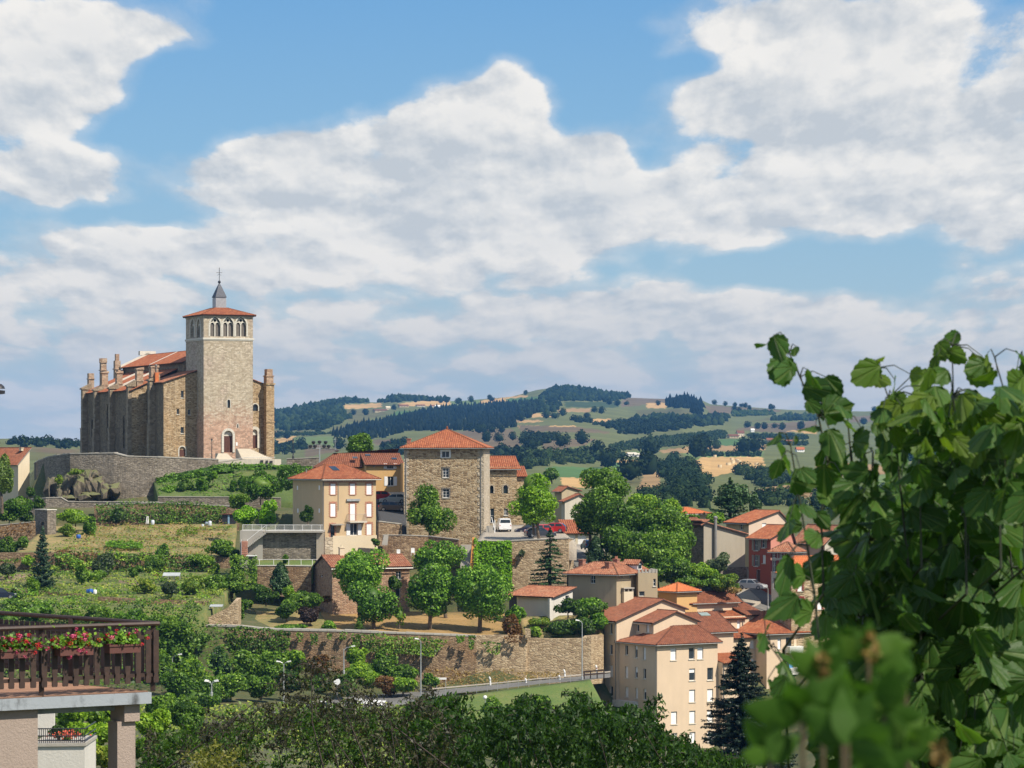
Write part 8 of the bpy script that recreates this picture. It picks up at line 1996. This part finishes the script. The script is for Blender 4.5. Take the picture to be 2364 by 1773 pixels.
for lb,q,w,h,R,wl,tl in(('white farmhouse with several roofs on the lower hillside',(865,650),70,30,RJ,'white','offwhite'),('second white building of the lower hillside farm',(905,652),45,26,RJ,'white','offwhite'),('small red roofed house among the trees of the lower hill',(880,745),50,18,RJ,'offwhite','tile'),('low red barn beside the small red roofed house',(835,748),50,16,RJ,'tan_render','tile_dark'),('stone manor with pale gables on the green field',(1705,500),56,50,RJ,'cream','tile_dark'),('long stone wing of the manor',(1650,508),80,28,RJ,'tan_render','tile_dark'),('white house right of the manor',(1800,462),26,26,RJ,'white','white'),('red roofed house right of the green field',(1935,545),60,36,RJ,'offwhite','tile'),('low red roofed house near the hedge',(2090,550),64,28,RJ,'offwhite','tile'),('bright red roofed house beside the big leaf',(2165,615),56,30,RJ,'white','tile_new'),('long red barn on the upper hill',(920,325),110,22,RI,'tan_render','tile_dark'),('cream house beside the long red barn',(983,305),36,26,RI,'cream','cream'),('red roofed hamlet house on the upper hill',(1110,285),80,20,RI,'tan_render','tile'),('second red roofed house of the hamlet',(1250,282),70,18,RI,'offwhite','tile'),('white farmhouse at the right of the hamlet',(1390,290),40,20,RI,'white','white'),('red roofed barn behind the white farmhouse',(1350,285),36,16,RI,'offwhite','tile'),('far house glimpsed between the leafy shoots',(920,428),50,20,R8,'white','tile'),('second far house between the leafy shoots',(975,432),40,18,R8,'white','tile'),('far red roofed house left of the leafy shoots',(240,462),30,16,R8,'white','tile_new')):
 farm(lb,q,w,h,R,wl,tl)
# the neighbour's terrace at the lower left
def balcony():
 O=P(*R6(1440,237),46.0);O.z=0
 d1=Vector((-2.16,-1.4,0)).normalized();d2=Vector((-2.92,3.1,0)).normalized()
 ZR_,ZD=-2.56,-3.575
 T=thing('balcony','concrete roof terrace with a brown wooden slat railing, held by a pillar','balcony',(O.x,O.y,ZD))
 f1=Face(O,d1,Vector((d1.y,-d1.x,0))if Vector((d1.y,-d1.x,0)).y<0 else Vector((-d1.y,d1.x,0)))
 f2=Face(O,d2,Vector((d2.y,-d2.x,0)))
 W1,W2=4.6,7.0
 pt=lambda a,b,z:Vector((O.x+d1.x*a+d2.x*b,O.y+d1.y*a+d2.y*b,z))
 def bx(m,a0,a1,b0,b1,z0,z1):m.hexa([pt(a0,b0,z0),pt(a1,b0,z0),pt(a1,b1,z0),pt(a0,b1,z0),pt(a0,b0,z1),pt(a1,b0,z1),pt(a1,b1,z1),pt(a0,b1,z1)])
 mt,g,b=new_mat('stained_slab');p=pos(g)
 g.put(b.inputs['Base Color'],g.mix(g.smooth(g.noise(scaled(g,p,(1.6,1.6,.9)),1.6,6,.65),.50,.72),(0.30,0.33,0.36),(0.075,0.078,0.08)));b.inputs['Roughness'].default_value=.9;bump(g,b,g.noise(p,22,4,.7),.006)
 m=MB();bx(m,.12,W1,-.02,W2,ZD-.19,ZD-.02);m.build('slab',mt,T)
 fl=tiles('deck_boards',[(.20,.105,.062),(.27,.145,.088),(.32,.18,.115)],lich=.15)
 m=MB();n=int(W2/.11)
 for i in range(n):
  y0=.02+i*.11;q=[pt(.15,y0,ZD),pt(W1,y0,ZD),pt(W1,y0+.104,ZD),pt(.15,y0+.104,ZD)]
  m.poly(q,[(0.1,i+.2),(8,i+.2),(8,i+.9),(.1,i+.9)]);m.poly([q[0]+Vector((0,0,-.018)),q[1]+Vector((0,0,-.018)),q[1],q[0]])
 meta(m.build('deck_boards',fl,T),kind='stuff')
 wood=M['brown_wood']
 def slat_mesh(d,nrm,w):
  prof=[(0,.80),(.02,.96),(.09,1.0),(.135,.80),(.165,.70),(.20,.82),(.245,.98),(.30,1.0),(.96,1.0),(1.0,.86)]
  z0,z1=ZD+.125,ZR_-.10;v,f=[],[]
  for k,ww in prof:
   z=(z1-z0)*k
   for s in(-1,1):
    for o in(0,.026):q=d*(s*ww*w/2)+nrm*o;v.append((q.x,q.y,z))
  for i in range(len(prof)-1):
   a,c=i*4,i*4+4
   f+=[(a,a+2,c+2,c),(a+1,c+1,c+3,a+3),(a,c,c+1,a+1),(a+2,a+3,c+3,c+2)]
  f+=[(0,1,3,2),(len(v)-4,len(v)-2,len(v)-1,len(v)-3)]
  me=bpy.data.meshes.new('slat');me.from_pydata(v,[],f);me.materials.append(wood);return me
 def put(me,q):
  o=bpy.data.objects.new('slat',me);COL.objects.link(o);o.parent=T;o.location=q-org_of(T);o.rotation_euler=(0,0,random.uniform(-.012,.012));return o
 me1=slat_mesh(d1,f1.n,.088);me2=slat_mesh(d2,f2.n,.088)
 s=[f1.s(R6(x,0)[0])for x in(1436,1348,1256,1160,1065,970,880,785,688,592,495,400,300,197,100,5)]
 st=s[-1]-s[-2]
 s+=[s[-1]+st*(i+1)for i in range(10)]
 for a in s:put(me1,pt(max(a,.04),0,ZD+.125))
 for i in range(46):put(me2,pt(0,.12+i*.147,ZD+.125))
 def rail(p,q,r=.03):m=MB();m.tube([p,q],r,8);return m.build('rail',wood,T)
 for z,r in((ZR_,.035),):
  rail(pt(-.02,0,z),pt(W1,0,z),r);rail(pt(0,0,z),pt(0,W2,z),r)
 for z in(ZD+.24,ZR_-.20):
  m=MB();bx(m,.03,W1,.005,.04,z-.028,z+.028);m.build('cross_rail',wood,T)
  m=MB();bx(m,.005,.04,.045,W2,z-.028,z+.028);m.build('cross_rail',wood,T)
 for a,c in((0.05,.05),(f1.s(R6(400,0)[0]),.06),(W1*.8,.06),(.05,2.2),(.05,4.4),(.05,6.6)):
  m=MB();q=pt(a,c,0);m.cbox((q.x,q.y,ZD-.01),.07,.07,ZR_-ZD);m.build('post',wood,T)
 rc=plaster('roughcast',(0.36,0.285,0.24),amt=.3,bscale=26.0)
 a1=f1.s(R6(380,0)[0]);m=MB();bx(m,a1,W1,.10,4.0,ZD-6,ZD-.192);m.build('wall',rc,T)
 a0=f1.s(R6(1292,0)[0]);m=MB();bx(m,a0,a0+.30,.16,.40,ZD-6,ZD-.46);bx(m,a0-.035,a0+.22,.10,.46,ZD-.458,ZD-.192);m.build('pillar',rc,T)
 m=MB();bx(m,a0+.2,a1,.34,.60,ZD-.30,ZD-.192);m.build('beam',mt,T)
 red,pink=plainm('red_petals',(.50,.018,.022),.6),plainm('pink_petals',(.60,.09,.18),.6)
 def blossom(mat,seed):
  r=np.random.default_rng(seed);p_=unit(r.normal(size=(26,3)))*np.array([.042,.042,.03]);V,Q=leaf_quads(p_,p_,.034,r,.5,aspect=.9);return np_mesh('blossom',V,Q,mat)
 bl=[blossom(red,1),blossom(red,2),blossom(pink,3),blossom(pink,4)]
 r=np.random.default_rng(5)
 for bi,(x0,x1,yb,yt,nbl,bias,lb)in enumerate(((-60,250,545,470,64,.45,'flower box of red and pink geraniums at the left of the rail'),(480,780,520,440,74,.5,'fullest flower box of pink and red geraniums in the middle of the rail'),(930,1210,498,425,16,.35,'flower box with few geraniums and its brown trough showing'))):
  a0,a1_=sorted((f1.s(R6(x0,0)[0]),f1.s(R6(x1,0)[0])));c=(a0+a1_)/2
  z0=f1.z(*R6((x0+x1)/2,yb));z1=f1.z(*R6((x0+x1)/2,yt))
  tb=thing('flower_box',lb,'flower box',pt(c,-.12,z0),'geranium boxes on the railing')
  m=MB();bx(m,a0,a1_,-.20,-.045,z0,z1);bx(m,a0-.015,a1_+.015,-.215,-.03,z1-.02,z1+.012);m.build('trough',plainm('terracotta_brown',(.12,.045,.035),.6),tb)
  n=420 if bi<2 else 300
  L=a1_-a0
  pp=np.stack([r.normal(size=n)*L*(.36 if bi<2 else.30),r.normal(size=n)*.05,np.abs(r.normal(size=n))*.09-(.03 if bi<2 else 0)],1)
  w=np.array([np.array(pt(c+q[0],-.12+q[1]-.03,z1+.02+q[2]))for q in pp])
  V,Q=leaf_quads(w,np.repeat([[.3,-.7,.6]],n,0),.060,r,.6,aspect=.9);link_mesh('leaves',np_mesh('leaves',V-np.array(org_of(tb)),Q,LEAF['hedge']),tb)
  for k in range(nbl):
   q=pt(c+r.normal()*L*(.36 if bi<2 else.34),-.15+r.normal()*.04,z1+(.05+r.normal()*.085 if bi<2 else.08+abs(r.normal())*.07-(.09 if k%4==0 else 0)))
   o=bpy.data.objects.new('blossom',bl[int(r.random()<bias)*2+k%2]);COL.objects.link(o);o.parent=tb;o.location=q-org_of(tb);s_=r.uniform(.55,.98);o.scale=(s_,s_,s_)
balcony()
def small_balcony():
 D=118;T=thing('white_balcony','small white balcony with a dark railing seen under the terrace','balcony',P(*R6(400,1360),D))
 A,B=P(*R6(300,1358),D),P(*R6(772,1352),D);m=MB();m.box(A+Vector((0,0,-6)),B-A,(0,3.2,0),(0,0,6));m.build('wall',M['white_render'],T)
 m=MB();m.box(A+Vector((-.05,-.08,.003)),B-A+Vector((.1,0,0)),(0,3.3,0),(0,0,.12));m.build('ledge',M['concrete'],T)
 z1=P(*R6(500,1195),D).z
 m=MB();w0,w1=P(*R6(380,1200),D+3),P(*R6(492,1200),D+3);m.box(Vector((w0.x-2,w0.y,A.z+.13)),(w1.x-w0.x+2,0,0),(0,.3,0),(0,0,P(*R6(400,1040),D+3).z-A.z-.13));m.build('back_wall',M['white_render'],T)
 rl=MB();zz=A.z+.13
 for z in(z1,(z1+zz)/2,zz+.1):rl.tube([(A.x,A.y+.05,z),(B.x,B.y+.05,z),(B.x,B.y+3.1,z)],.025,5)
 for i in range(26):k=i/25;x=A.x+(B.x-A.x)*k;rl.tube([(x,A.y+.05,zz),(x,A.y+.05,z1)],.014,4,caps=False)
 rl.build('railing',M['dark_metal'],T)
 for i,(x,y,rx,ry,lf,lb)in enumerate(((520,1215,75,70,'dark','dark potted bush on the small white balcony'),(615,1290,50,30,'hedge','potted flowers on the small white balcony'))):
  shrub(lb,R6,(x,y),(rx,ry),D+1.2,lf,n=700,size=.12)
 q=P(*R6(610,1245),D+.8);r=np.random.default_rng(3);p_=r.normal(size=(90,3))*[.28,.1,.08]+np.array(q);V,Q=leaf_quads(p_,np.repeat([[0,-1,.5]],90,0),.09,r,.5,aspect=.9)
 meta(link_mesh('red_flowers',np_mesh('red_flowers',V-np.array(q),Q,plainm('orange_petals',(.62,.10,.05))),None,q),'orange red flowers in a pot on the small white balcony','flowers')
small_balcony()
def edge_lantern():
 D=40;c=P(*RL(-30,190),D);k=D/F/4.366
 T=thing('street_lantern','black street lantern cut by the left edge of the view','lantern',(c.x,c.y,-9.0))
 m=MB();m.tube([(c.x,c.y,-9.2),(c.x,c.y,c.z-60*k)],.02,8);m.build('pole',M['dark_metal'],T)
 m=MB();m.lathe(c,[(30*k,-30*k),(80*k,-25*k),(82*k,8*k),(40*k,12*k)],16);m.build('hood',M['dark_metal'],T)
 m=MB();m.lathe(c,[(82*k,26*k),(74*k,48*k),(52*k,70*k),(12*k,84*k),(3*k,100*k)],16);m.build('cap',M['dark_metal'],T)
 m=MB();m.tube([c+Vector((0,0,10*k)),c+Vector((0,0,30*k))],10*k,8);m.build('neck',M['dark_metal'],T)
 m=MB();m.lathe(c,[(20*k,-85*k),(30*k,-32*k)],12);m.build('glass',plainm('lantern_glass',(.25,.24,.2),.1),T)
edge_lantern()
# dark fruit trees along the bottom
LEAF['plum']=leafy('plum_leaf',(0.016,0.016,0.010),(0.042,0.042,0.020),(0.095,0.095,0.036),transl=.3)
LEAF['cherry']=leafy('cherry_leaf',(0.018,0.050,0.008),(0.048,0.115,0.014),(0.11,0.20,0.028),transl=.45)
LEAF['yellowed']=leafy('yellowed_leaf',(0.10,0.12,0.02),(0.22,0.22,0.04),(0.32,0.28,0.06))
def foretree(name,label,env,D0,D1,leaf,twigs,per,size,seed,droop=1.0,trunk_u=None,deep=230,bare=5,up=.35,patch=None):
 r=np.random.default_rng(seed);us,vs=zip(*env)
 T=thing(name,label,'tree',P(trunk_u or(us[0]+us[-1])/2,2400,(D0+D1)/2))
 pts,nr,tw=[],[],MB()
 for i in range(twigs):
  u=r.uniform(us[0],us[-1]);e=np.interp(u,us,vs);v=e+(r.exponential(26)if i%3==0 else r.uniform(0,deep));D=r.uniform(D0,D1)
  tip=np.array(P(u,v,D));L=r.uniform(.35,.9);a=r.uniform(-1,1)
  base=tip+np.array([-a*L*.7,r.normal()*.2,-L*up if r.random()<.6 else L*.25])
  mid=(tip+base)/2+np.array([0,0,.10*L])
  n=max(4,int(per*L));k=r.uniform(0,1,(n,1))**.8
  q=base*(1-k)**2+2*mid*k*(1-k)+tip*k*k+r.normal(size=(n,3))*.05;q[:,2]-=np.abs(r.normal(size=n))*.05
  pts.append(q);nr.append(r.normal(size=(n,3))*.7+np.array([0,-.5,.25]))
  if i%3==0:tw.tube([base,mid,tip],[.010,.007,.003],3,caps=False)
 pts,nr=np.concatenate(pts),np.concatenate(nr)
 V,Q=leaf_quads(pts,nr,size,r,.45,aspect=.40,droop=droop)
 link_mesh('crown',np_mesh('crown',V-np.array(org_of(T)),Q,LEAF[leaf]),T)
 if patch:
  m_=patch(pts);k=pts[m_]
  if len(k):V,Q=leaf_quads(k,np.repeat([[0,-.5,.5]],len(k),0),size,r,.5,aspect=.4,droop=droop);link_mesh('yellow_leaves',np_mesh('yellow_leaves',V-np.array(org_of(T)),Q,LEAF['yellowed']),T)
 for i in range(bare):
  u=r.uniform(us[0],us[-1]);e=np.interp(u,us,vs);D=r.uniform(D0,D0+2);p0=P(u+r.normal()*120,e+deep*1.5,D);p1=P(u,e+r.uniform(-5,60),D)
  tw.tube([p0,p0.lerp(p1,.5)+Vector((r.normal()*.12,0,r.normal()*.1)),p1],[.022,.014,.004],4,caps=False)
 c=P(trunk_u or(us[0]+us[-1])/2,1900,(D0+D1)/2)
 gzv=gz(c.x,c.y)
 tw.tube([(c.x,c.y,gzv-.5),(c.x,c.y,c.z)],[.2,.12],7)
 for i in range(10):p1=P(r.uniform(us[0],us[-1]),1800,r.uniform(D0,D1));tw.tube([c,c.lerp(p1,.5)+Vector((0,0,.3)),p1],[.09,.06,.02],5)
 meta(tw.build('branches',M['bark_dark'],T),kind='stuff')
 return T
def E7(*q):return[R7(*x)for x in q]
foretree('plum_tree','dark purple brown plum tree across the bottom, left of the green cherry',E7((-230,1040),(0,1000),(150,940),(300,890),(480,840),(640,780),(760,760),(900,700),(1000,690),(1130,700),(1230,720),(1320,790),(1450,830),(1600,840),(1750,880),(1900,930),(2050,1000)),58,68,'plum',230,44,.095,21,trunk_u=700,deep=240)
foretree('plum_tree','green leaved branches mixed into the dark plum leaves',E7((-230,1060),(300,930),(700,850),(1100,800),(1500,870),(2000,960)),64,70,'cherry',700,54,.11,27,trunk_u=760,deep=230,bare=4)
foretree('plum_tree','sparse dark twigs of the plum tree rising over the road',E7((640,640),(820,540),(950,500),(1100,480),(1230,540),(1400,720),(1560,740),(1850,700),(1960,720)),60,66,'plum',190,26,.10,25,trunk_u=900,deep=180,bare=5)
foretree('cherry_tree','green cherry tree with drooping leaves along the bottom',[RE(*q)for q in((250,1020),(420,980),(560,960),(640,1080),(760,1230),(900,1200),(1060,1140),(1200,1120),(1310,990),(1420,1120),(1560,1240),(1720,1100),(1850,960),(1930,1000),(2000,1130),(2080,1060),(2160,1150))]+[R5(*q)for q in((300,1190),(400,1260),(490,1110),(530,1180),(600,1300),(700,1400),(850,1440),(950,1500),(1150,1560),(1350,1600))],62,74,'cherry',1500,58,.13,22,droop=1.6,trunk_u=1250,deep=240,bare=10)
foretree('cherry_tree','yellowish green leaves of a low tree at the bottom left',[R7(*q)for q in((150,1140),(250,1110),(400,1120),(480,1160))],56,58,'yellowed',40,46,.10,23,deep=60,bare=0)
# leafy shoots close to the camera on the right
LEAF['shoot']=leafy('shoot_leaf',(0.024,0.066,0.014),(0.052,0.125,0.020),(0.11,0.20,0.028),transl=.45,rough=.46,nscale=3.0,spec=.25,veins=True)
LEAF['shoot_sunlit']=leafy('sunlit_shoot_leaf',(0.055,0.12,0.015),(0.10,0.18,0.02),(0.20,0.24,0.03),transl=.5,rough=.46,nscale=3.0,spec=.25,veins=True)  # brighter yellow green copy; sunlight on the upper leaves is in its colour
LEAF['near']=leafy('near_leaf',(0.022,0.062,0.010),(0.050,0.12,0.014),(0.10,0.18,0.022),transl=.45,rough=.6,nscale=4.0,spec=.15)
def broad_leaf(name,mat,seed,length=1.0,width=.95,teeth=13,lobes=.0,pointed=.25):
 "toothed heart-shaped blade in the xz plane, stalk end at the origin, tip towards -z; veins as folds"
 r=np.random.default_rng(seed);n=teeth*2
 out=[]
 for i in range(n+1):
  t=i/n;a=(t-.5)*2*math.pi*.93
  rad=.5*(1+.10*math.cos(a)+lobes*max(0,math.cos(3*a))**2)
  rad*=(1+.055*(1 if i%2 else-1)+r.normal()*.018)
  x=math.sin(a)*rad*width;z=-.46*length-math.cos(a)*rad*length*(1+pointed*max(0,math.cos(a))**6)
  out.append((x,z))
 V=[(0,0,-.02)]
 for k in(.5,1.0):
  for i,(x,z)in enumerate(out):
   bend=-.16*(abs(z)/length)**2+.10*(x*2)**2*(1 if seed%2 else-.6)+(.020 if(i//2)%2 else-.020)*k+r.normal()*.006
   V.append((x*k,bend*(k+.2),-.02+(z+.02)*k))
 m=n+1;Q=[]
 tri=[(0,1+i,2+i)for i in range(n)]
 me=bpy.data.meshes.new(name)
 me.from_pydata(V,[],tri+[(1+i,1+m+i,2+m+i,2+i)for i in range(n)])
 l_=me.uv_layers.new(name='UVMap')
 for lp in me.loops:k_=lp.vertex_index;i_=(k_-1)%m;l_.data[lp.index].uv=(1.0 if k_==0 or i_%4==2 or(i_==m//2)else 0.0,0.0)
 me.polygons.foreach_set('use_smooth',np.ones(len(me.polygons),dtype=bool));me.materials.append(LEAF[mat]);return me
def long_leaf(name,mat,seed,w=.40):
 r=np.random.default_rng(seed);n=9;V,Fc=[],[]
 for i in range(n+1):
  t=i/n;ww=w*math.sin(math.pi*min(1,t*.96+.02)**.8)**.9*.5;y=-.18*t*t+r.normal()*.008
  V+=[(-ww,y+.05,-t),(0,y,-t),(ww,y+.05+r.normal()*.006,-t)]
 for i in range(n):a=i*3;Fc+=[(a,a+1,a+4,a+3),(a+1,a+2,a+5,a+4)]
 me=bpy.data.meshes.new(name);me.from_pydata(V,[],Fc);me.polygons.foreach_set('use_smooth',np.ones(len(me.polygons),dtype=bool));me.materials.append(LEAF[mat]);return me
BL={m:[broad_leaf('leaf',m,i,1.0+.08*(i%3),.92+.07*(i%4),11+i%3,lobes=.10*(i%2))for i in range(6)]for m in('shoot','shoot_sunlit')}
LF_N=[0]
def hang_leaf(T,p,size,me,r,tilt=None,face=None):
 o=bpy.data.objects.new('leaf',me);COL.objects.link(o);o.parent=T;o.location=Vector(p)-org_of(T);o.scale=(size,size,size)
 a,b,c=tilt if tilt is not None else(r.normal()*.55-.25,r.normal()*.75,r.normal()*.9)
 o.rotation_euler=(a,b,c);LF_N[0]+=1;return o
def shoot(label,cane,D,leaves,fill=(),seed=1,size_k=1.12,young=lambda x,y:False,group='leafy shoots close to the camera',name='leafy_shoot',rad=.0042):  # young picks the leaves whose colour stands in for sunlight
 r=np.random.default_rng(seed);c0=P(*R8(*cane[0][0]),D)
 T=thing(name,label,'shrub',(c0.x,c0.y,gz(c0.x,c0.y)),group)
 m=MB();cp=[]
 for cn in cane:
  q=[P(*R8(*x),D+.15)for x in cn];b0=P(*R8(cn[0][0],cn[0][1]+500),D+3.0);b0.z=gz(b0.x,b0.y)+.02;q=[b0,q[0]+Vector((0,1.6,-.3))]+q;n=len(q);m.tube(q,[rad*1.6-rad*1.25*i/n for i in range(n)],6);cp+=q[2:]
 k=D/F/1.637
 for x,y,s in list(leaves)+list(fill):
  Dd=D+(r.uniform(-.25,.25)if(x,y,s)in leaves else r.uniform(-.5,.9));p=P(*R8(x,y),Dd);sz=s*Dd/F/1.637*size_k
  sunlit_leaf=young(x,y);me=BL['shoot_sunlit' if sunlit_leaf else 'shoot'][r.integers(6)]
  top=p+Vector((0,0,sz*.45));hang_leaf(T,top,sz,me,r)
  near=min(cp,key=lambda w:(w-top).length)
  if(near-top).length<.45:m.tube([near,near.lerp(top,.5)+Vector((0,0,.02)),top],[.003,.0022,.0018],3,caps=False)
 m.build('stem',plainm('green_stem',(.026,.034,.014),.6),T)
 return T
L1_=[(140,62,78),(118,82,50),(225,82,34),(195,150,95),(215,190,95),(265,185,66),(335,212,66),(350,240,40),(250,265,95),(265,300,60),(330,290,60),(385,325,82),(330,365,92),(300,400,70),(395,380,80),(420,340,50),(330,500,125),(330,560,100),(400,610,110),(380,670,120),(330,640,90),(440,470,90),(350,420,90)]
shoot('tallest leafy shoot at the left of the group, curling tip against the sky',[[(330,1000),(320,700),(345,500),(310,330),(240,180),(200,90),(190,42)]],10.6,L1_,seed=3)
L2_=[(150,480,96),(165,420,62),(170,520,60),(235,435,34),(240,555,62),(205,612,84),(170,610,50),(222,700,84),(245,690,60),(200,770,96),(250,770,56),(300,720,60),(320,815,80),(205,915,120),(170,925,60),(262,975,92),(235,1055,100),(290,1120,110),(300,1060,80),(110,1190,96),(80,1180,60),(150,1255,80),(175,1290,80),(190,1345,70),(175,1390,60),(120,1340,40)]
shoot('thin dark shoot hanging leaves over the village on the far left of the group',[[(320,1250),(295,1000),(265,800),(235,620),(210,470),(205,440)],[(250,1400),(220,1340),(180,1270),(130,1200)]],10.0,L2_,seed=4,size_k=1.08)
r_=np.random.default_rng(77)
def fillpts(poly,n,s0,s1):
 xs,ys=[p[0]for p in poly],[p[1]for p in poly];out=[]
 while len(out)<n:
  x,y=r_.uniform(min(xs),max(xs)),r_.uniform(min(ys),max(ys))
  if inside(poly,x,y):out.append((x,y,r_.uniform(s0,s1)))
 return out
L3_=[(440,560,110),(470,650,95),(395,750,90),(400,815,120),(460,770,90),(500,840,120),(380,1010,130),(440,900,110),(540,900,120),(560,780,100),(480,480,70),(520,580,80),(470,400,60)]
shoot('middle leafy shoots in front of the stone house',[[(480,1100),(450,700),(430,450),(420,330),(380,300)],[(520,1100),(500,800),(510,600),(515,460)]],10.8,L3_,fillpts([(330,880),(620,780),(640,1200),(330,1200)],50,80,125)+fillpts([(420,420),(540,480),(560,760),(420,760)],14,60,95),seed=5)
L4_=[(505,150,50),(545,185,92),(520,205,60),(600,235,84),(585,280,74),(655,200,62),(705,250,74),(620,330,92),(570,395,84),(530,380,66),(640,455,74),(690,330,84),(730,190,74),(560,330,70)]
SUNLIT=lambda x,y:y<480 and x>480 and r_.random()<.62  # upper right leaves take the copy coloured as sunlit
shoot('leafy shoot with drooping tip left of the high middle shoot',[[(650,900),(620,600),(600,400),(575,260),(535,145)]],10.8,L4_,fillpts([(540,300),(700,260),(720,560),(560,560)],22,60,95),seed=6,young=SUNLIT)
L5_=[(760,88,76),(845,40,50),(755,125,50),(800,110,60),(862,128,74),(735,180,74),(870,195,104),(800,190,70),(750,255,84),(860,285,100),(780,330,92),(720,400,92),(805,400,84),(900,480,120),(830,520,92),(690,560,84),(930,140,74),(940,165,70),(890,360,80)]
shoot('highest middle shoot with yellow green young leaves at its tip',[[(870,1000),(865,700),(840,450),(820,250),(815,60)],[(700,900),(690,450),(682,300)]],10.4,L5_,fillpts([(680,300),(930,250),(960,640),(680,640)],84,60,105),seed=7,young=SUNLIT)
L6_=[(985,190,70),(1062,118,62),(1062,185,74),(950,120,60),(1000,330,120),(1052,265,84),(980,280,70),(1075,330,90),(1000,440,110),(1060,500,110),(1085,150,70),(1040,390,90),(1090,260,90)]
shoot('leafy shoots rising at the right edge',[[(1000,900),(990,400),(1020,260),(975,105)],[(1090,900),(1085,350),(1075,95)]],10.2,L6_,fillpts([(930,300),(1140,200),(1140,700),(930,700)],90,70,120),seed=8,young=SUNLIT)
shoot('dense dark mass of broad leaves filling the lower right',[[(700,1300),(690,900),(700,650)],[(900,1300),(880,900),(870,640)],[(1050,1300),(1040,900),(1020,640)]],11.2,[],fillpts([(560,600),(1140,520),(1140,1760),(470,1760),(440,1180),(600,1050)],285,85,140),seed=9)
shoot('second mass of broad leaves behind, deeper in the shade',[[(620,1500),(640,1000)],[(980,1500),(960,800)]],12.2,[],fillpts([(470,900),(700,620),(1140,560),(1140,1760),(380,1760),(360,1250)],285,95,150),seed=10)
def leaf_mass():
 r=np.random.default_rng(31);T=[o for o in COL.objects if o.get('label','').startswith('second mass')][0]
 Vs,Fs,n0=[],[],0;k_=0
 pts=fillpts([(480,760),(720,600),(1140,520),(1140,1760),(360,1760),(350,1260)],620,95,150)
 for x,y,s in pts:
  me=BL['shoot'][r.integers(6)];v=np.empty(len(me.vertices)*3);me.vertices.foreach_get('co',v);v=v.reshape(-1,3)
  D=r.uniform(11.6,13.6);sz=s*D/F/1.637;a,b,c=r.normal()*.55-.25,r.normal()*.75,r.normal()*.9
  from mathutils import Euler
  Rm=np.array(Euler((a,b,c)).to_matrix());p=np.array(P(*R8(x,y),D)-org_of(T))+[0,0,sz*.45]
  Vs.append(v@Rm.T*sz+p);nn=len(me.vertices);m=(nn-1)//2
  f=[(0,1+i,2+i)for i in range(m-1)]
  for i in range(m-1):f+=[(1+i,1+m+i,2+m+i),(1+i,2+m+i,2+i)]
  Fs.append(np.array(f)+n0);n0+=nn
 meta(link_mesh('leaves',np_mesh('leaves',np.concatenate(Vs),np.concatenate(Fs),LEAF['shoot'],uv=np.zeros((n0,2)),smooth=True),T),kind='stuff')
leaf_mass()
def near_shrub():
 r=np.random.default_rng(12);D=2.7
 T=thing('garden_shrub','blurred light green shrub nearest the camera at the lower right','shrub',P(*R8(400,1700),D)-Vector((0,0,2.0)))
 LL=[long_leaf('leaf','near',i,.46+.06*(i%3))for i in range(5)]
 m=MB()
 def whorl(x,y,dirs,D):
  c=P(*R8(x,y),D);b=c-Vector((.02,0,2.2));m.tube([b,c.lerp(b,.3)+Vector((.01,0,0)),c],[.0035,.003,.002],6)
  for ang,L,tl in dirs:
   me=LL[r.integers(5)];o=bpy.data.objects.new('leaf',me);COL.objects.link(o);o.parent=T;s=L*.86*D/F/1.637;o.location=c-org_of(T)+Vector((0,r.uniform(-.02,.02),0));o.scale=(s,s,s)
   o.rotation_euler=(tl,math.pi-math.radians(ang)if False else math.radians(ang)+math.pi,r.normal()*.35)
 for x,y,n,Lm,dd in((500,1225,9,220,2.7),(325,1300,9,200,2.6),(250,1480,9,250,2.5),(560,1440,9,240,2.65),(420,1560,9,240,2.45),(650,1600,8,190,2.6),(130,1620,7,190,2.5),(400,1400,7,210,2.8),(640,1330,6,190,2.9),(540,1660,8,220,2.5)):
  whorl(x,y,[((-75,-50,-28,-8,12,34,58,84,118,-112)[k%10]+r.normal()*14,Lm*r.uniform(.62,1.1),r.uniform(-.7,.8))for k in range(n)],dd)
 m.build('stem',plainm('reddish_stem',(.085,.06,.022),.6),T)
 for x,y,D in((505,1205,2.68),(325,1280,2.58),(768,1612,2.6)):
  p_=unit(r.normal(size=(30,3)))*[.006,.006,.013]+np.array(P(*R8(x,y),D));V,Q=leaf_quads(p_,r.normal(size=(30,3)),.012,r,.6,aspect=.4,droop=-1);link_mesh('bud',np_mesh('bud',V-np.array(org_of(T)),Q,plainm('bud',(.19,.12,.025),.6)),T)
near_shrub()
# the air: pale haze round the whole scene
def haze():
 mb=MB();mb.box((-5200,-400,-80),(10400,0,0),(0,7000,0),(0,0,230))
 m=bpy.data.materials.new('haze');m.use_nodes=True
 t=m.node_tree;t.nodes.clear()
 out=t.nodes.new('ShaderNodeOutputMaterial');v=t.nodes.new('ShaderNodeVolumePrincipled')
 v.inputs['Color'].default_value=(0.17,0.48,1.0,1);v.inputs['Density'].default_value=HAZE
 t.links.new(v.outputs[0],out.inputs['Volume'])
 o=mb.build('haze',m);meta(o,'pale blue summer haze over the valley',kind='stuff')
HAZE=0.50e-4
haze()
